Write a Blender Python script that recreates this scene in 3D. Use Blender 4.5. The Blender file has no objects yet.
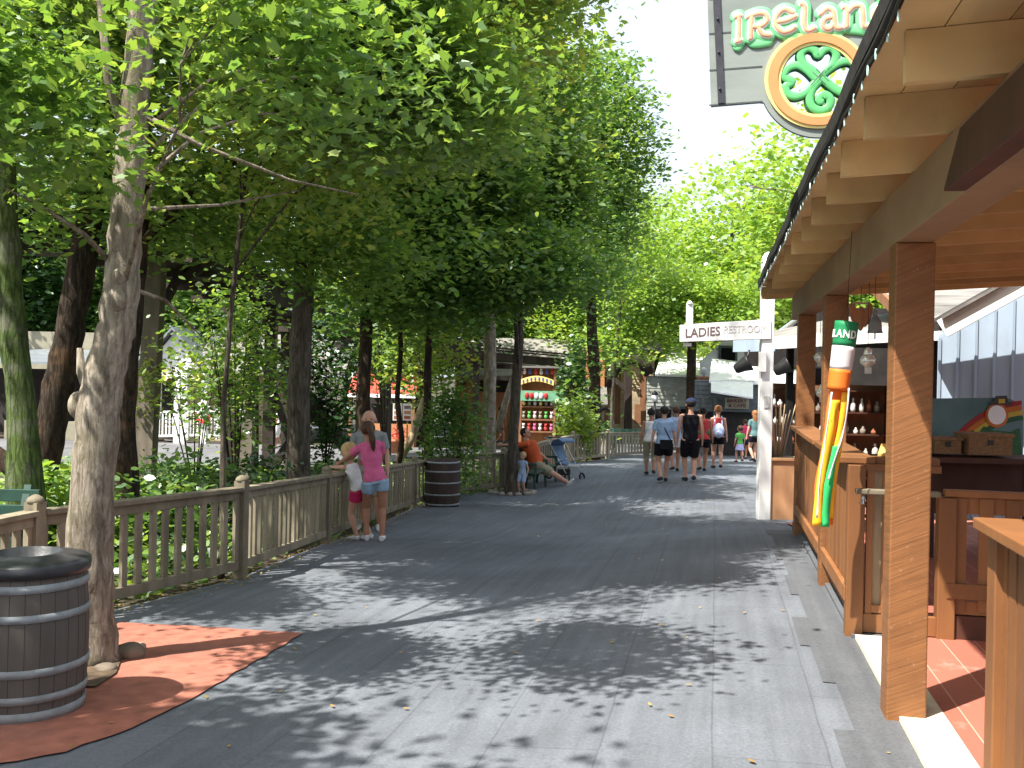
import bpy, bmesh, math, random
import numpy as np
from mathutils import Vector, Matrix
random.seed(7)
rng = np.random.default_rng(11)
sc = bpy.context.scene
C = sc.collection
PI = math.pi

# ---------------------------------------------------------------- camera maths
F = 1000.0
HC = 371.7                      # image row of the horizon at the picture's centre column
ROLL = math.radians(1.2)
EYE = 1.7
cr, sr = math.cos(ROLL), math.sin(ROLL)

def ray(px, py):
    dx = (px - 512.0) / F; dy = (HC - py) / F
    return dx * cr - dy * sr, dx * sr + dy * cr        # X/Y, Z/Y

def P(px, py, D):
    X, Z = ray(px, py)
    return Vector((X * D, D, EYE + Z * D))

def proj(x, y, z):
    X = x / y; Z = (z - EYE) / y
    return 512 + F * (X * cr + Z * sr), HC - F * (-X * sr + Z * cr)

LY = [-50, 0, 4, 5.3, 9.4, 12.3, 14.4, 20, 28, 38, 60, 100, 400]
LZ = [0, -.02, -.10, -.14, -.29, -.47, -.67, -.95, -1.0, -1.37, -1.8, -2.0, -2.0]
RY = [-50, 0, 11, 14, 18, 25, 31, 38, 60, 100, 400]
RZ = [0, 0, -.03, -.3, -.52, -.66, -1.0, -1.3, -1.8, -2.0, -2.0]

def gz(x, y):
    l = float(np.interp(y, LY, LZ)); r = float(np.interp(y, RY, RZ))
    xr = 1.0 + .2 * min(y, 14)
    t = min(1, max(0, (x - (xr - 3.6)) / 3.4)); t = t * t * (3 - 2 * t)
    return l + (r - l) * t

def G(px, py, off=0.0):
    X, Z = ray(px, py)
    lo, hi = 1.0, 400.0
    for _ in range(60):
        m = (lo + hi) / 2
        if EYE + Z * m > gz(X * m, m) + off: lo = m
        else: hi = m
    return Vector((X * lo, lo, EYE + Z * lo))

# pavilion frame: u runs along the street, v to the right of it
A_ = math.atan(.2043)
SA, CA = math.sin(A_), math.cos(A_)
def UV(u, v, z): return Vector((u * SA + v * CA, u * CA - v * SA, z))
def RV(px, py, v):
    X, Z = ray(px, py); t = v / (X * CA - SA)
    return t * (X * SA + CA), EYE + Z * t              # u, z
def RU(px, py, u):
    X, Z = ray(px, py); t = u / (X * SA + CA)
    return t * (X * CA - SA), EYE + Z * t              # v, z

# ---------------------------------------------------------------- materials
MATS = {}
def nodes_of(name):
    m = bpy.data.materials.new(name); m.use_nodes = True
    nt = m.node_tree; b = nt.nodes['Principled BSDF']
    return m, nt, b

def mat(name, col, rough=.8, var=.18, scale=6.0, bump=.15, stretch=(1, 1, 1), metal=0.0, col2=None, spec=.3, detail=6, stain=0.0, stain_col=(.03, .025, .02), emit=None, coat=0.0):
    if name in MATS: return MATS[name]
    m, nt, b = nodes_of(name); N = nt.nodes; L = nt.links
    tc = N.new('ShaderNodeTexCoord'); mp = N.new('ShaderNodeMapping'); mp.inputs['Scale'].default_value = stretch
    L.new(tc.outputs['Object'], mp.inputs['Vector'])
    no = N.new('ShaderNodeTexNoise'); no.inputs['Scale'].default_value = scale; no.inputs['Detail'].default_value = detail
    L.new(mp.outputs[0], no.inputs['Vector'])
    rp = N.new('ShaderNodeValToRGB')
    c2 = col2 or tuple(min(1, c * (1 + var)) for c in col)
    c1 = tuple(c * (1 - var) for c in col)
    rp.color_ramp.elements[0].position = .3; rp.color_ramp.elements[0].color = (*c1, 1)
    rp.color_ramp.elements[1].position = .7; rp.color_ramp.elements[1].color = (*c2, 1)
    L.new(no.outputs['Fac'], rp.inputs['Fac'])
    out = rp.outputs['Color']
    if stain > 0:
        n2 = N.new('ShaderNodeTexNoise'); n2.inputs['Scale'].default_value = 1.7; n2.inputs['Detail'].default_value = 8; n2.inputs['Roughness'].default_value = .7
        L.new(tc.outputs['Object'], n2.inputs['Vector'])
        r2 = N.new('ShaderNodeValToRGB'); r2.color_ramp.elements[0].position = .5; r2.color_ramp.elements[1].position = .72
        r2.color_ramp.elements[0].color = (0, 0, 0, 1); r2.color_ramp.elements[1].color = (stain, stain, stain, 1)
        L.new(n2.outputs['Fac'], r2.inputs['Fac'])
        mx = N.new('ShaderNodeMixRGB'); L.new(r2.outputs['Color'], mx.inputs['Fac']); L.new(out, mx.inputs['Color1']); mx.inputs['Color2'].default_value = (*stain_col, 1)
        out = mx.outputs['Color']
    if name in ('fence_wood', 'brown_paint', 'tan_paint', 'tan_ceiling', 'roof_shake', 'weathered_wood', 'bamboo'):      # boards differ from one another
        oi = N.new('ShaderNodeObjectInfo'); mr = N.new('ShaderNodeMapRange'); mr.inputs['To Min'].default_value = .78; mr.inputs['To Max'].default_value = 1.16; L.new(oi.outputs['Random'], mr.inputs['Value'])
        mo = N.new('ShaderNodeMixRGB'); mo.blend_type = 'MULTIPLY'; mo.inputs['Fac'].default_value = 1; L.new(out, mo.inputs['Color1']); L.new(mr.outputs[0], mo.inputs['Color2']); out = mo.outputs['Color']
    L.new(out, b.inputs['Base Color'])
    b.inputs['Roughness'].default_value = rough; b.inputs['Metallic'].default_value = metal
    b.inputs['Specular IOR Level'].default_value = spec
    b.inputs['Coat Weight'].default_value = coat
    if bump > 0:
        bp = N.new('ShaderNodeBump'); bp.inputs['Strength'].default_value = min(1, bump * 2); bp.inputs['Distance'].default_value = .01
        L.new(no.outputs['Fac'], bp.inputs['Height']); L.new(bp.outputs[0], b.inputs['Normal'])
    if emit:
        b.inputs['Emission Color'].default_value = (*emit[:3], 1); b.inputs['Emission Strength'].default_value = emit[3]
    MATS[name] = m
    return m

def leaf_mat(name, cols, trans=.45):
    m = bpy.data.materials.new(name); m.use_nodes = True
    nt = m.node_tree; N = nt.nodes; L = nt.links; N.clear()
    out = N.new('ShaderNodeOutputMaterial')
    geo = N.new('ShaderNodeNewGeometry'); rp = N.new('ShaderNodeValToRGB')
    els = rp.color_ramp.elements
    while len(els) < len(cols): els.new(.5)
    for i, c in enumerate(cols):
        els[i].position = i / (len(cols) - 1); els[i].color = (*c, 1)
    tc = N.new('ShaderNodeTexCoord'); no = N.new('ShaderNodeTexNoise'); no.inputs['Scale'].default_value = .8; no.inputs['Detail'].default_value = 2
    L.new(tc.outputs['Object'], no.inputs['Vector'])
    ma = N.new('ShaderNodeMath'); ma.operation = 'MULTIPLY_ADD'; ma.inputs[1].default_value = 1.6; ma.inputs[2].default_value = -.55
    L.new(no.outputs['Fac'], ma.inputs[0])
    ad = N.new('ShaderNodeMath'); ad.operation = 'MULTIPLY_ADD'; ad.inputs[1].default_value = .6
    L.new(geo.outputs['Random Per Island'], ad.inputs[0])
    hm = N.new('ShaderNodeMath'); hm.operation = 'MULTIPLY'; hm.inputs[1].default_value = .7
    L.new(ma.outputs[0], hm.inputs[0]); L.new(hm.outputs[0], ad.inputs[2])
    L.new(ad.outputs[0], rp.inputs['Fac'])
    d = N.new('ShaderNodeBsdfDiffuse'); t = N.new('ShaderNodeBsdfTranslucent'); g = N.new('ShaderNodeBsdfGlossy')
    g.inputs['Roughness'].default_value = .42; g.inputs['Color'].default_value = (.8, .85, .9, 1)
    tcx = N.new('ShaderNodeMixRGB'); tcx.blend_type = 'MULTIPLY'; tcx.inputs['Fac'].default_value = 1; tcx.inputs['Color2'].default_value = (1.7, 1.55, .8, 1)
    L.new(rp.outputs['Color'], tcx.inputs['Color1'])
    L.new(rp.outputs['Color'], d.inputs['Color']); L.new(tcx.outputs['Color'], t.inputs['Color'])
    m1 = N.new('ShaderNodeMixShader'); m1.inputs['Fac'].default_value = trans
    L.new(d.outputs[0], m1.inputs[1]); L.new(t.outputs[0], m1.inputs[2])
    m2 = N.new('ShaderNodeMixShader'); m2.inputs['Fac'].default_value = .07
    L.new(m1.outputs[0], m2.inputs[1]); L.new(g.outputs[0], m2.inputs[2])
    L.new(m2.outputs[0], out.inputs['Surface'])
    MATS[name] = m
    return m

def M(n): return MATS[n]

def sawn_mat(name, col, rough=.55):
    m, nt, b = nodes_of(name); N = nt.nodes; L = nt.links
    tc = N.new('ShaderNodeTexCoord'); mp = N.new('ShaderNodeMapping'); mp.inputs['Rotation'].default_value = (math.radians(10), math.radians(22), 0); L.new(tc.outputs['Object'], mp.inputs['Vector'])
    ms = N.new('ShaderNodeMapping'); ms.inputs['Scale'].default_value = (.9, .9, 26); L.new(mp.outputs[0], ms.inputs['Vector'])
    wv = N.new('ShaderNodeTexNoise'); wv.inputs['Scale'].default_value = 3.2; wv.inputs['Detail'].default_value = 4; wv.inputs['Distortion'].default_value = .3
    L.new(ms.outputs[0], wv.inputs['Vector'])
    no = N.new('ShaderNodeTexNoise'); no.inputs['Scale'].default_value = 2.6; no.inputs['Detail'].default_value = 9; no.inputs['Roughness'].default_value = .65; L.new(tc.outputs['Object'], no.inputs['Vector'])
    rp = N.new('ShaderNodeValToRGB'); e = rp.color_ramp.elements; e[0].position = .3; e[0].color = (*[c * .78 for c in col], 1); e[1].position = .7; e[1].color = (*[c * 1.12 for c in col], 1); L.new(no.outputs['Fac'], rp.inputs['Fac'])
    n2 = N.new('ShaderNodeTexNoise'); n2.inputs['Scale'].default_value = 34; n2.inputs['Detail'].default_value = 5; L.new(tc.outputs['Object'], n2.inputs['Vector'])
    r2 = N.new('ShaderNodeMapRange'); r2.inputs['From Min'].default_value = .66; r2.inputs['From Max'].default_value = .74; r2.inputs['To Max'].default_value = .55; L.new(n2.outputs['Fac'], r2.inputs['Value'])
    mx = N.new('ShaderNodeMixRGB'); L.new(r2.outputs[0], mx.inputs['Fac']); L.new(rp.outputs['Color'], mx.inputs['Color1']); mx.inputs['Color2'].default_value = (.34, .22, .14, 1)
    wm = N.new('ShaderNodeMapRange'); wm.inputs['From Min'].default_value = .35; wm.inputs['From Max'].default_value = .62; wm.inputs['To Min'].default_value = .80; wm.inputs['To Max'].default_value = 1.06; L.new(wv.outputs['Fac'], wm.inputs['Value'])
    m3 = N.new('ShaderNodeMixRGB'); m3.blend_type = 'MULTIPLY'; m3.inputs['Fac'].default_value = 1; L.new(mx.outputs['Color'], m3.inputs['Color1']); L.new(wm.outputs[0], m3.inputs['Color2'])
    L.new(m3.outputs['Color'], b.inputs['Base Color']); b.inputs['Roughness'].default_value = rough; b.inputs['Specular IOR Level'].default_value = .4
    bp = N.new('ShaderNodeBump'); bp.inputs['Strength'].default_value = .6; bp.inputs['Distance'].default_value = .004; L.new(wv.outputs['Fac'], bp.inputs['Height']); L.new(bp.outputs[0], b.inputs['Normal'])
    MATS[name] = m
sawn_mat('brown_post', (.235, .098, .034))
def bark_mat(name, c1, c2, c3, sc=1.0, furrow=.7):
    m, nt, b = nodes_of(name); N = nt.nodes; L = nt.links
    tc = N.new('ShaderNodeTexCoord'); mp = N.new('ShaderNodeMapping'); mp.inputs['Scale'].default_value = (1, 1, .28); L.new(tc.outputs['Object'], mp.inputs['Vector'])
    a = N.new('ShaderNodeTexNoise'); a.inputs['Scale'].default_value = 16 * sc; a.inputs['Detail'].default_value = 10; a.inputs['Roughness'].default_value = .75; a.inputs['Distortion'].default_value = .6; L.new(mp.outputs[0], a.inputs['Vector'])
    v = N.new('ShaderNodeTexVoronoi'); v.feature = 'DISTANCE_TO_EDGE'; v.inputs['Scale'].default_value = 15 * sc
    mv = N.new('ShaderNodeMapping'); mv.inputs['Scale'].default_value = (1.6, 1.6, .16); L.new(tc.outputs['Object'], mv.inputs['Vector'])
    dv = N.new('ShaderNodeMixRGB'); dv.blend_type = 'ADD'; dv.inputs['Fac'].default_value = .12; L.new(mv.outputs[0], dv.inputs['Color1']); L.new(a.outputs['Color'], dv.inputs['Color2']); L.new(dv.outputs['Color'], v.inputs['Vector'])
    c = N.new('ShaderNodeTexNoise'); c.inputs['Scale'].default_value = 2.4; c.inputs['Detail'].default_value = 8; c.inputs['Roughness'].default_value = .7; L.new(tc.outputs['Object'], c.inputs['Vector'])
    rp = N.new('ShaderNodeValToRGB'); e = rp.color_ramp.elements; e[0].position = .36; e[0].color = (*c1, 1); e[1].position = .62; e[1].color = (*c2, 1); L.new(a.outputs['Fac'], rp.inputs['Fac'])
    r2 = N.new('ShaderNodeMapRange'); r2.inputs['From Min'].default_value = .5; r2.inputs['From Max'].default_value = .62; r2.inputs['To Max'].default_value = .75; L.new(c.outputs['Fac'], r2.inputs['Value'])
    mx = N.new('ShaderNodeMixRGB'); L.new(r2.outputs[0], mx.inputs['Fac']); L.new(rp.outputs['Color'], mx.inputs['Color1']); mx.inputs['Color2'].default_value = (*c3, 1)
    r3 = N.new('ShaderNodeMapRange'); r3.inputs['From Max'].default_value = .12; r3.inputs['To Min'].default_value = .5; L.new(v.outputs['Distance'], r3.inputs['Value'])
    m3 = N.new('ShaderNodeMixRGB'); m3.blend_type = 'MULTIPLY'; m3.inputs['Fac'].default_value = furrow; L.new(mx.outputs['Color'], m3.inputs['Color1']); L.new(r3.outputs[0], m3.inputs['Color2'])
    L.new(m3.outputs['Color'], b.inputs['Base Color']); b.inputs['Roughness'].default_value = .95; b.inputs['Specular IOR Level'].default_value = .15
    ad = N.new('ShaderNodeMath'); ad.operation = 'MULTIPLY_ADD'; ad.inputs[1].default_value = furrow; L.new(r3.outputs[0], ad.inputs[0]); L.new(a.outputs['Fac'], ad.inputs[2])
    bp = N.new('ShaderNodeBump'); bp.inputs['Strength'].default_value = 1; bp.inputs['Distance'].default_value = .022; L.new(ad.outputs[0], bp.inputs['Height']); L.new(bp.outputs[0], b.inputs['Normal'])
    MATS[name] = m
bark_mat('bark_pale', (.13, .10, .075), (.46, .40, .32), (.17, .15, .095), .9, .3)
bark_mat('bark_dark', (.022, .017, .013), (.075, .055, .04), (.12, .07, .04), .8)
bark_mat('bark_mid', (.05, .04, .03), (.17, .14, .11), (.10, .10, .07), .8)
bark_mat('bark_moss', (.05, .075, .022), (.12, .17, .05), (.17, .17, .13), .8)
mat('brown_paint', (.235, .098, .034), .55, .16, 5, .35, (1, 1, .25), stain=.25, stain_col=(.10, .04, .018), spec=.4)
mat('dark_brown_paint', (.075, .03, .018), .6, .2, 5, .2, (1, 1, .3))
mat('beam_paint', (.30, .19, .105), .65, .16, 4, .2, (1, .3, 1), stain=.4, stain_col=(.14, .08, .05))
mat('tan_paint', (.66, .45, .21), .65, .10, 4, .12, (1, .3, 1), stain=.28, stain_col=(.25, .14, .05))
mat('tan_ceiling', (.68, .46, .215), .65, .08, 3, .1, stain=.2, stain_col=(.25, .14, .05))
mat('shingle_dark', (.03, .028, .026), .9, .3, 12, .4)
mat('fence_wood', (.235, .20, .14), .85, .28, 7, .35, (1, 1, .3), stain=.5, stain_col=(.10, .09, .06))
mat('weathered_wood', (.15, .125, .10), .9, .35, 5, .5, (1, 1, .25), stain=.4)
mat('trestle_wood', (.045, .033, .028), .85, .35, 5, .5, (1, 1, .25))
mat('barrel_wood', (.10, .086, .074), .75, .18, 9, .35, (1, 1, .12), stain=.3, stain_col=(.13, .12, .11))
mat('barrel_dark', (.05, .034, .028), .8, .3, 9, .35, (1, 1, .12))
mat('hoop_metal', (.27, .295, .305), .75, .25, 14, .25, metal=.0, stain=.5, stain_col=(.12, .10, .09))
mat('lid_plastic', (.028, .03, .034), .38, .25, 20, .1, spec=.5, stain=.35, stain_col=(.07, .06, .05))
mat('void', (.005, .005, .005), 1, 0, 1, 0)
mat('wood_cut', (.30, .21, .13), .9, .2, 20, .3)
mat('white_paint', (.80, .80, .78), .5, .05, 4, .08, stain=.15, stain_col=(.55, .54, .5))
mat('white_roof', (.74, .75, .76), .4, .08, 3, .1, metal=.1)
mat('blue_siding', (.33, .41, .50), .75, .10, 5, .2, (1, 1, .2), stain=.3, stain_col=(.2, .25, .3))
mat('grey_siding', (.30, .315, .29), .85, .22, 6, .3, (.3, 1, 1), stain=.5, stain_col=(.10, .11, .09))
mat('grey_dark_siding', (.11, .125, .13), .85, .2, 6, .3, stain=.3)
mat('brown_siding', (.42, .33, .22), .85, .25, 6, .35, (.3, 1, 1), stain=.5, stain_col=(.07, .06, .045))
mat('orange_boards', (.45, .20, .085), .8, .2, 5, .2, (1, 1, .3), stain=.2)
mat('cedar', (.24, .115, .06), .8, .25, 5, .3, (1, 1, .25))
mat('roof_shake', (.19, .18, .165), .9, .3, 5, .5, (.3, 1, 1), stain=.35, stain_col=(.13, .12, .10))
mat('tin_roof', (.24, .27, .30), .4, .15, 3, .1, metal=.4)
mat('red_roof', (.42, .075, .05), .7, .2, 4, .2, stain=.25, stain_col=(.5, .3, .25))
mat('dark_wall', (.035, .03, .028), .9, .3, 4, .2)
mat('cream_wall', (.27, .25, .185), .85, .12, 4, .2, stain=.3, stain_col=(.25, .24, .18))
mat('green_paint', (.016, .055, .04), .5, .2, 8, .1, spec=.5)
mat('black_metal', (.012, .012, .013), .45, .2, 8, .05, spec=.5)
mat('patio_red', (.36, .125, .085), .8, .12, 4, .25, stain=.35, stain_col=(.45, .24, .19))
mat('concrete_pale', (.62, .56, .43), .9, .14, 9, .35, stain=.4, stain_col=(.36, .30, .20))
mat('red_clay_pad', (.33, .125, .085), .9, .22, 9, .4, stain=.7, stain_col=(.19, .095, .075), detail=10)
mat('dirt', (.10, .07, .045), .95, .4, 12, .6)
mat('rock_grey', (.16, .13, .10), .95, .3, 7, .8)
mat('rock_pale', (.30, .27, .22), .95, .3, 7, .8)
# cloth, skin, hair
for n_, c_ in dict(c_pink=(.62, .13, .27), c_grey=(.24, .25, .25), c_white=(.78, .78, .78), c_black=(.012, .012, .016), c_blue=(.30, .42, .60), c_denim=(.30, .42, .56), c_khaki=(.30, .27, .18), c_magenta=(.55, .03, .12), c_orange=(.55, .10, .035), c_red=(.50, .06, .06), c_lightblue=(.36, .46, .66), c_green=(.12, .42, .10), c_teal=(.11, .20, .20), c_dgrey=(.05, .05, .06), c_olive=(.12, .12, .07), c_lilac=(.42, .42, .68), c_brightpink=(.66, .05, .16), c_navy=(.02, .025, .06), c_bluebag=(.45, .52, .72)).items():
    mat(n_, c_, .9, .10, 14, .25, spec=.15)
mat('skin_fair', (.55, .30, .21), .55, .06, 10, .03, spec=.35)
mat('skin_tan', (.40, .19, .115), .55, .06, 10, .03, spec=.35)
mat('hair_brown', (.075, .035, .02), .6, .35, 30, .4, (1, 1, .2))
mat('hair_blond', (.48, .31, .14), .6, .3, 30, .4, (1, 1, .2))
mat('hair_dark', (.015, .011, .010), .55, .3, 30, .4, (1, 1, .2))
mat('hair_ginger', (.26, .11, .04), .6, .3, 30, .4, (1, 1, .2))
mat('hair_white', (.6, .55, .45), .6, .2, 30, .4, (1, 1, .2))
mat('shoe_white', (.75, .75, .74), .6, .08, 12, .1)
mat('shoe_dark', (.03, .03, .035), .6, .1, 12, .1)
mat('eye_dark', (.02, .015, .012), .3, 0, 1, 0)
mat('lip', (.35, .12, .10), .5, 0, 1, 0)
# sign colours
mat('sign_board', (.20, .225, .21), .75, .12, 5, .3, (.3, 1, 1), stain=.3, stain_col=(.22, .24, .22))
mat('sign_green', (.16, .50, .22), .5, .1, 5, .05)
mat('sign_leaf', (.10, .40, .14), .45, .12, 5, .05)
mat('sign_leaf_dark', (.03, .09, .06), .6, .1, 5, 0)
mat('sign_white', (.80, .80, .76), .5, .05, 5, 0)
mat('sign_peach', (.72, .36, .22), .5, .22, 4, 0, (1, 1, 3))
mat('sign_orange', (.66, .24, .09), .5, .1, 5, .05)
mat('sign_yellow', (.80, .62, .22), .5, .06, 5, 0)
mat('iron', (.05, .05, .06), .5, .2, 9, .1, metal=.5)
mat('seam', (.07, .08, .08), .9, .1, 5, 0)
mat('letter_dark', (.16, .10, .10), .6, .1, 5, 0)
mat('letter_pale', (.58, .55, .52), .6, .05, 5, 0)
mat('letter_maroon', (.13, .03, .025), .6, .1, 5, 0)
mat('w_green', (.012, .20, .075), .6, .12, 9, .1)
mat('w_white', (.62, .58, .60), .7, .06, 9, .1)
mat('w_orange', (.80, .17, .02), .6, .1, 9, .1)
mat('w_yellow', (.85, .42, .02), .6, .1, 9, .1)
mat('w_bright_green', (.03, .42, .12), .6, .1, 9, .1)
mat('glass_bulb', (.55, .75, .72), .1, 0, 1, 0, spec=.8)
mat('crystal', (.7, .72, .66), .12, .1, 6, 0, spec=.8, metal=.3)
mat('w_tail', (.85, .30, .03), .6, .15, 9, .1)
mat('terracotta', (.36, .16, .08), .8, .2, 9, .2)
mat('basket', (.26, .15, .075), .85, .35, 25, .6, (1, 1, 3))
mat('mural_sky', (.10, .20, .22), .6, .2, 2.2, 0, col2=(.16, .27, .28))
mat('m_red', (.36, .03, .03), .6, .1, 5, 0)
mat('m_orange', (.55, .16, .03), .6, .1, 5, 0)
mat('m_yellow', (.58, .42, .06), .6, .1, 5, 0)
mat('m_green', (.03, .12, .05), .6, .3, 9, 0)
mat('m_white', (.85, .86, .88), .3, .05, 5, 0)
mat('yellow_card', (.62, .38, .11), .6, .1, 9, .05)
mat('merch_a', (.22, .18, .15), .7, .5, 12, .1)
mat('merch_b', (.30, .10, .05), .7, .5, 12, .1)
mat('merch_c', (.45, .42, .38), .7, .3, 12, .1)
mat('bamboo', (.36, .27, .17), .7, .3, 8, .2, (1, 1, .2))
mat('planter_tan', (.45, .24, .12), .75, .15, 4, .2, (1, 1, .3))
mat('lamp_glow', (.9, .5, .15), .5, 0, 1, 0, emit=(1.0, .55, .15, 3.0))
mat('lamp_glass', (.6, .62, .62), .3, .05, 4, 0)
mat('tire', (.015, .015, .016), .8, .1, 9, .1)
mat('stroller_blue', (.16, .24, .36), .8, .1, 9, .1)
mat('tube_metal', (.45, .46, .48), .3, .05, 4, 0, metal=.9)
mat('booth_blue', (.06, .10, .35), .6, .1, 5, 0)
mat('booth_green', (.16, .36, .22), .6, .2, 5, .05)
mat('poster', (.55, .55, .52), .6, .2, 18, 0, col2=(.7, .7, .66))
mat('purple_grey', (.12, .11, .17), .6, .2, 5, .05)
mat('flower', (.7, .12, .08), .7, .3, 9, 0)

leaf_mat('leaf_maple', [(.06, .14, .032), (.12, .23, .048), (.20, .32, .065), (.36, .42, .10)], .55)
leaf_mat('leaf_yellow', [(.09, .18, .035), (.17, .28, .05), (.27, .36, .065), (.42, .35, .08)], .55)
leaf_mat('leaf_mid', [(.042, .12, .032), (.09, .195, .045), (.16, .27, .06), (.27, .36, .085)], .52)
leaf_mat('leaf_dark', [(.013, .045, .012), (.025, .075, .016), (.045, .11, .02), (.07, .14, .03)], .35)
leaf_mat('leaf_pale', [(.13, .25, .045), (.19, .33, .055), (.27, .40, .07), (.36, .46, .12)], .48)
leaf_mat('leaf_fallen', [(.28, .16, .05), (.42, .26, .07), (.35, .30, .08), (.25, .12, .05)], .2)
mat('leaf_red', (.32, .10, .06), .8, .3, 9, .1)

# ---------------------------------------------------------------- mesh helpers
class MB:
    def __init__(s): s.v = []; s.f = []; s.sm = []
    def add(s, vs, fs, smooth=False):
        o = len(s.v); s.v += [tuple(v) for v in vs]
        s.f += [tuple(i + o for i in f) for f in fs]; s.sm += [smooth] * len(fs)
        return s
    def box8(s, c):   # c: 8 corners bottom 4 ccw then top 4 ccw
        return s.add(c, [(3, 2, 1, 0), (4, 5, 6, 7), (0, 1, 5, 4), (1, 2, 6, 5), (2, 3, 7, 6), (3, 0, 4, 7)])
    def box(s, c, sz, ang=0, ax='Z', M_=None):
        hx, hy, hz = sz[0] / 2, sz[1] / 2, sz[2] / 2
        R = M_ if M_ is not None else Matrix.Rotation(ang, 3, ax)
        c = Vector(c)
        pts = [c + R @ Vector(p) for p in ((-hx, -hy, -hz), (hx, -hy, -hz), (hx, hy, -hz), (-hx, hy, -hz), (-hx, -hy, hz), (hx, -hy, hz), (hx, hy, hz), (-hx, hy, hz))]
        return s.box8(pts)
    def uvbox(s, u0, u1, v0, v1, z0, z1):
        return s.box8([UV(u0, v0, z0), UV(u0, v1, z0), UV(u1, v1, z0), UV(u1, v0, z0), UV(u0, v0, z1), UV(u0, v1, z1), UV(u1, v1, z1), UV(u1, v0, z1)])
    def bar(s, a, b, w, h, up=(0, 0, 1)):
        a = Vector(a); b = Vector(b); d = (b - a); L = d.length; d = d / L
        up = Vector(up)
        if abs(d.dot(up)) > .98: up = Vector((0, 1, 0))
        x = d.cross(up).normalized(); y = x.cross(d)
        R = Matrix((x, d, y)).transposed()
        return s.box((a + b) / 2, (w, L, h), M_=R)
    def tube(s, pts, rad, seg=8, ell=None, ref=None, caps=True, smooth=True):
        pts = [Vector(p) for p in pts]; n = len(pts)
        if not hasattr(rad, '__len__'): rad = [rad] * n
        vs = []; fs = []; prev = None
        for i, p in enumerate(pts):
            d = (pts[min(i + 1, n - 1)] - pts[max(i - 1, 0)])
            if d.length < 1e-9: d = Vector((0, 0, 1))
            d.normalize()
            if ref is not None: x = Vector(ref) - d * d.dot(Vector(ref))
            elif prev is not None: x = prev - d * d.dot(prev)
            else:
                x = d.cross(Vector((0, 0, 1)))
                if x.length < .05: x = d.cross(Vector((0, 1, 0)))
            if x.length < 1e-6: x = d.orthogonal()
            x.normalize(); prev = x; y = d.cross(x)
            ra, rb = (rad[i], rad[i]) if not hasattr(rad[i], '__len__') else rad[i]
            for k in range(seg):
                a = 2 * PI * k / seg
                vs.append(p + x * (ra * math.cos(a)) + y * (rb * math.sin(a)))
        for i in range(n - 1):
            for k in range(seg):
                k2 = (k + 1) % seg
                fs.append((i * seg + k, i * seg + k2, (i + 1) * seg + k2, (i + 1) * seg + k))
        s.add(vs, fs, smooth)
        if caps:
            o = len(s.v) - len(vs)
            s.f += [tuple(o + k for k in range(seg - 1, -1, -1)), tuple(o + (n - 1) * seg + k for k in range(seg))]; s.sm += [False, False]
        return s
    def lathe(s, c, prof, seg=24, M_=None, smooth=True):
        c = Vector(c); vs = []; fs = []; n = len(prof)
        for r, z in prof:
            for k in range(seg):
                a = 2 * PI * k / seg; p = Vector((r * math.cos(a), r * math.sin(a), z))
                vs.append(c + (M_ @ p if M_ is not None else p))
        for i in range(n - 1):
            for k in range(seg):
                k2 = (k + 1) % seg
                fs.append((i * seg + k, i * seg + k2, (i + 1) * seg + k2, (i + 1) * seg + k))
        s.add(vs, fs, smooth)
        o = len(s.v) - len(vs)
        s.f += [tuple(o + k for k in range(seg - 1, -1, -1)), tuple(o + (n - 1) * seg + k for k in range(seg))]; s.sm += [False, False]
        return s
    def ball(s, c, r, seg=12, rings=8, M_=None):
        if not hasattr(r, '__len__'): r = (r, r, r)
        c = Vector(c); prof = []
        vs = []; fs = []
        for i in range(1, rings):
            t = PI * i / rings
            for k in range(seg):
                a = 2 * PI * k / seg
                p = Vector((r[0] * math.sin(t) * math.cos(a), r[1] * math.sin(t) * math.sin(a), -r[2] * math.cos(t)))
                vs.append(c + (M_ @ p if M_ is not None else p))
        b = Vector((0, 0, -r[2])); t_ = Vector((0, 0, r[2]))
        vs.append(c + (M_ @ b if M_ is not None else b)); vs.append(c + (M_ @ t_ if M_ is not None else t_))
        nb = (rings - 1) * seg
        for i in range(rings - 2):
            for k in range(seg):
                k2 = (k + 1) % seg
                fs.append((i * seg + k, i * seg + k2, (i + 1) * seg + k2, (i + 1) * seg + k))
        for k in range(seg):
            k2 = (k + 1) % seg
            fs.append((nb, k2, k)); fs.append((nb + 1, (rings - 2) * seg + k, (rings - 2) * seg + k2))
        return s.add(vs, fs, True)
    def build(s, name, m, parent=None, bevel=0.0, origin=None):
        me = bpy.data.meshes.new(name)
        vs = s.v
        o = bpy.data.objects.new(name, me); C.objects.link(o)
        pl = Vector((0, 0, 0))
        if parent is not None: o.parent = parent; pl = Vector(parent.location)
        if origin is not None and parent is None: o.location = origin; pl = Vector(origin)
        if parent is not None and parent.rotation_euler.z: 
            pl = None
        if pl is not None: vs = [(v[0] - pl.x, v[1] - pl.y, v[2] - pl.z) for v in vs]
        me.from_pydata(vs, [], s.f)
        me.polygons.foreach_set('use_smooth', s.sm)
        if m is not None: me.materials.append(M(m) if isinstance(m, str) else m)
        me.update()
        if bevel > 0:
            b = o.modifiers.new('bevel', 'BEVEL'); b.width = bevel; b.segments = 2; b.limit_method = 'ANGLE'; b.angle_limit = math.radians(50)
        return o

def root_of(parent):
    return parent

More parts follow.
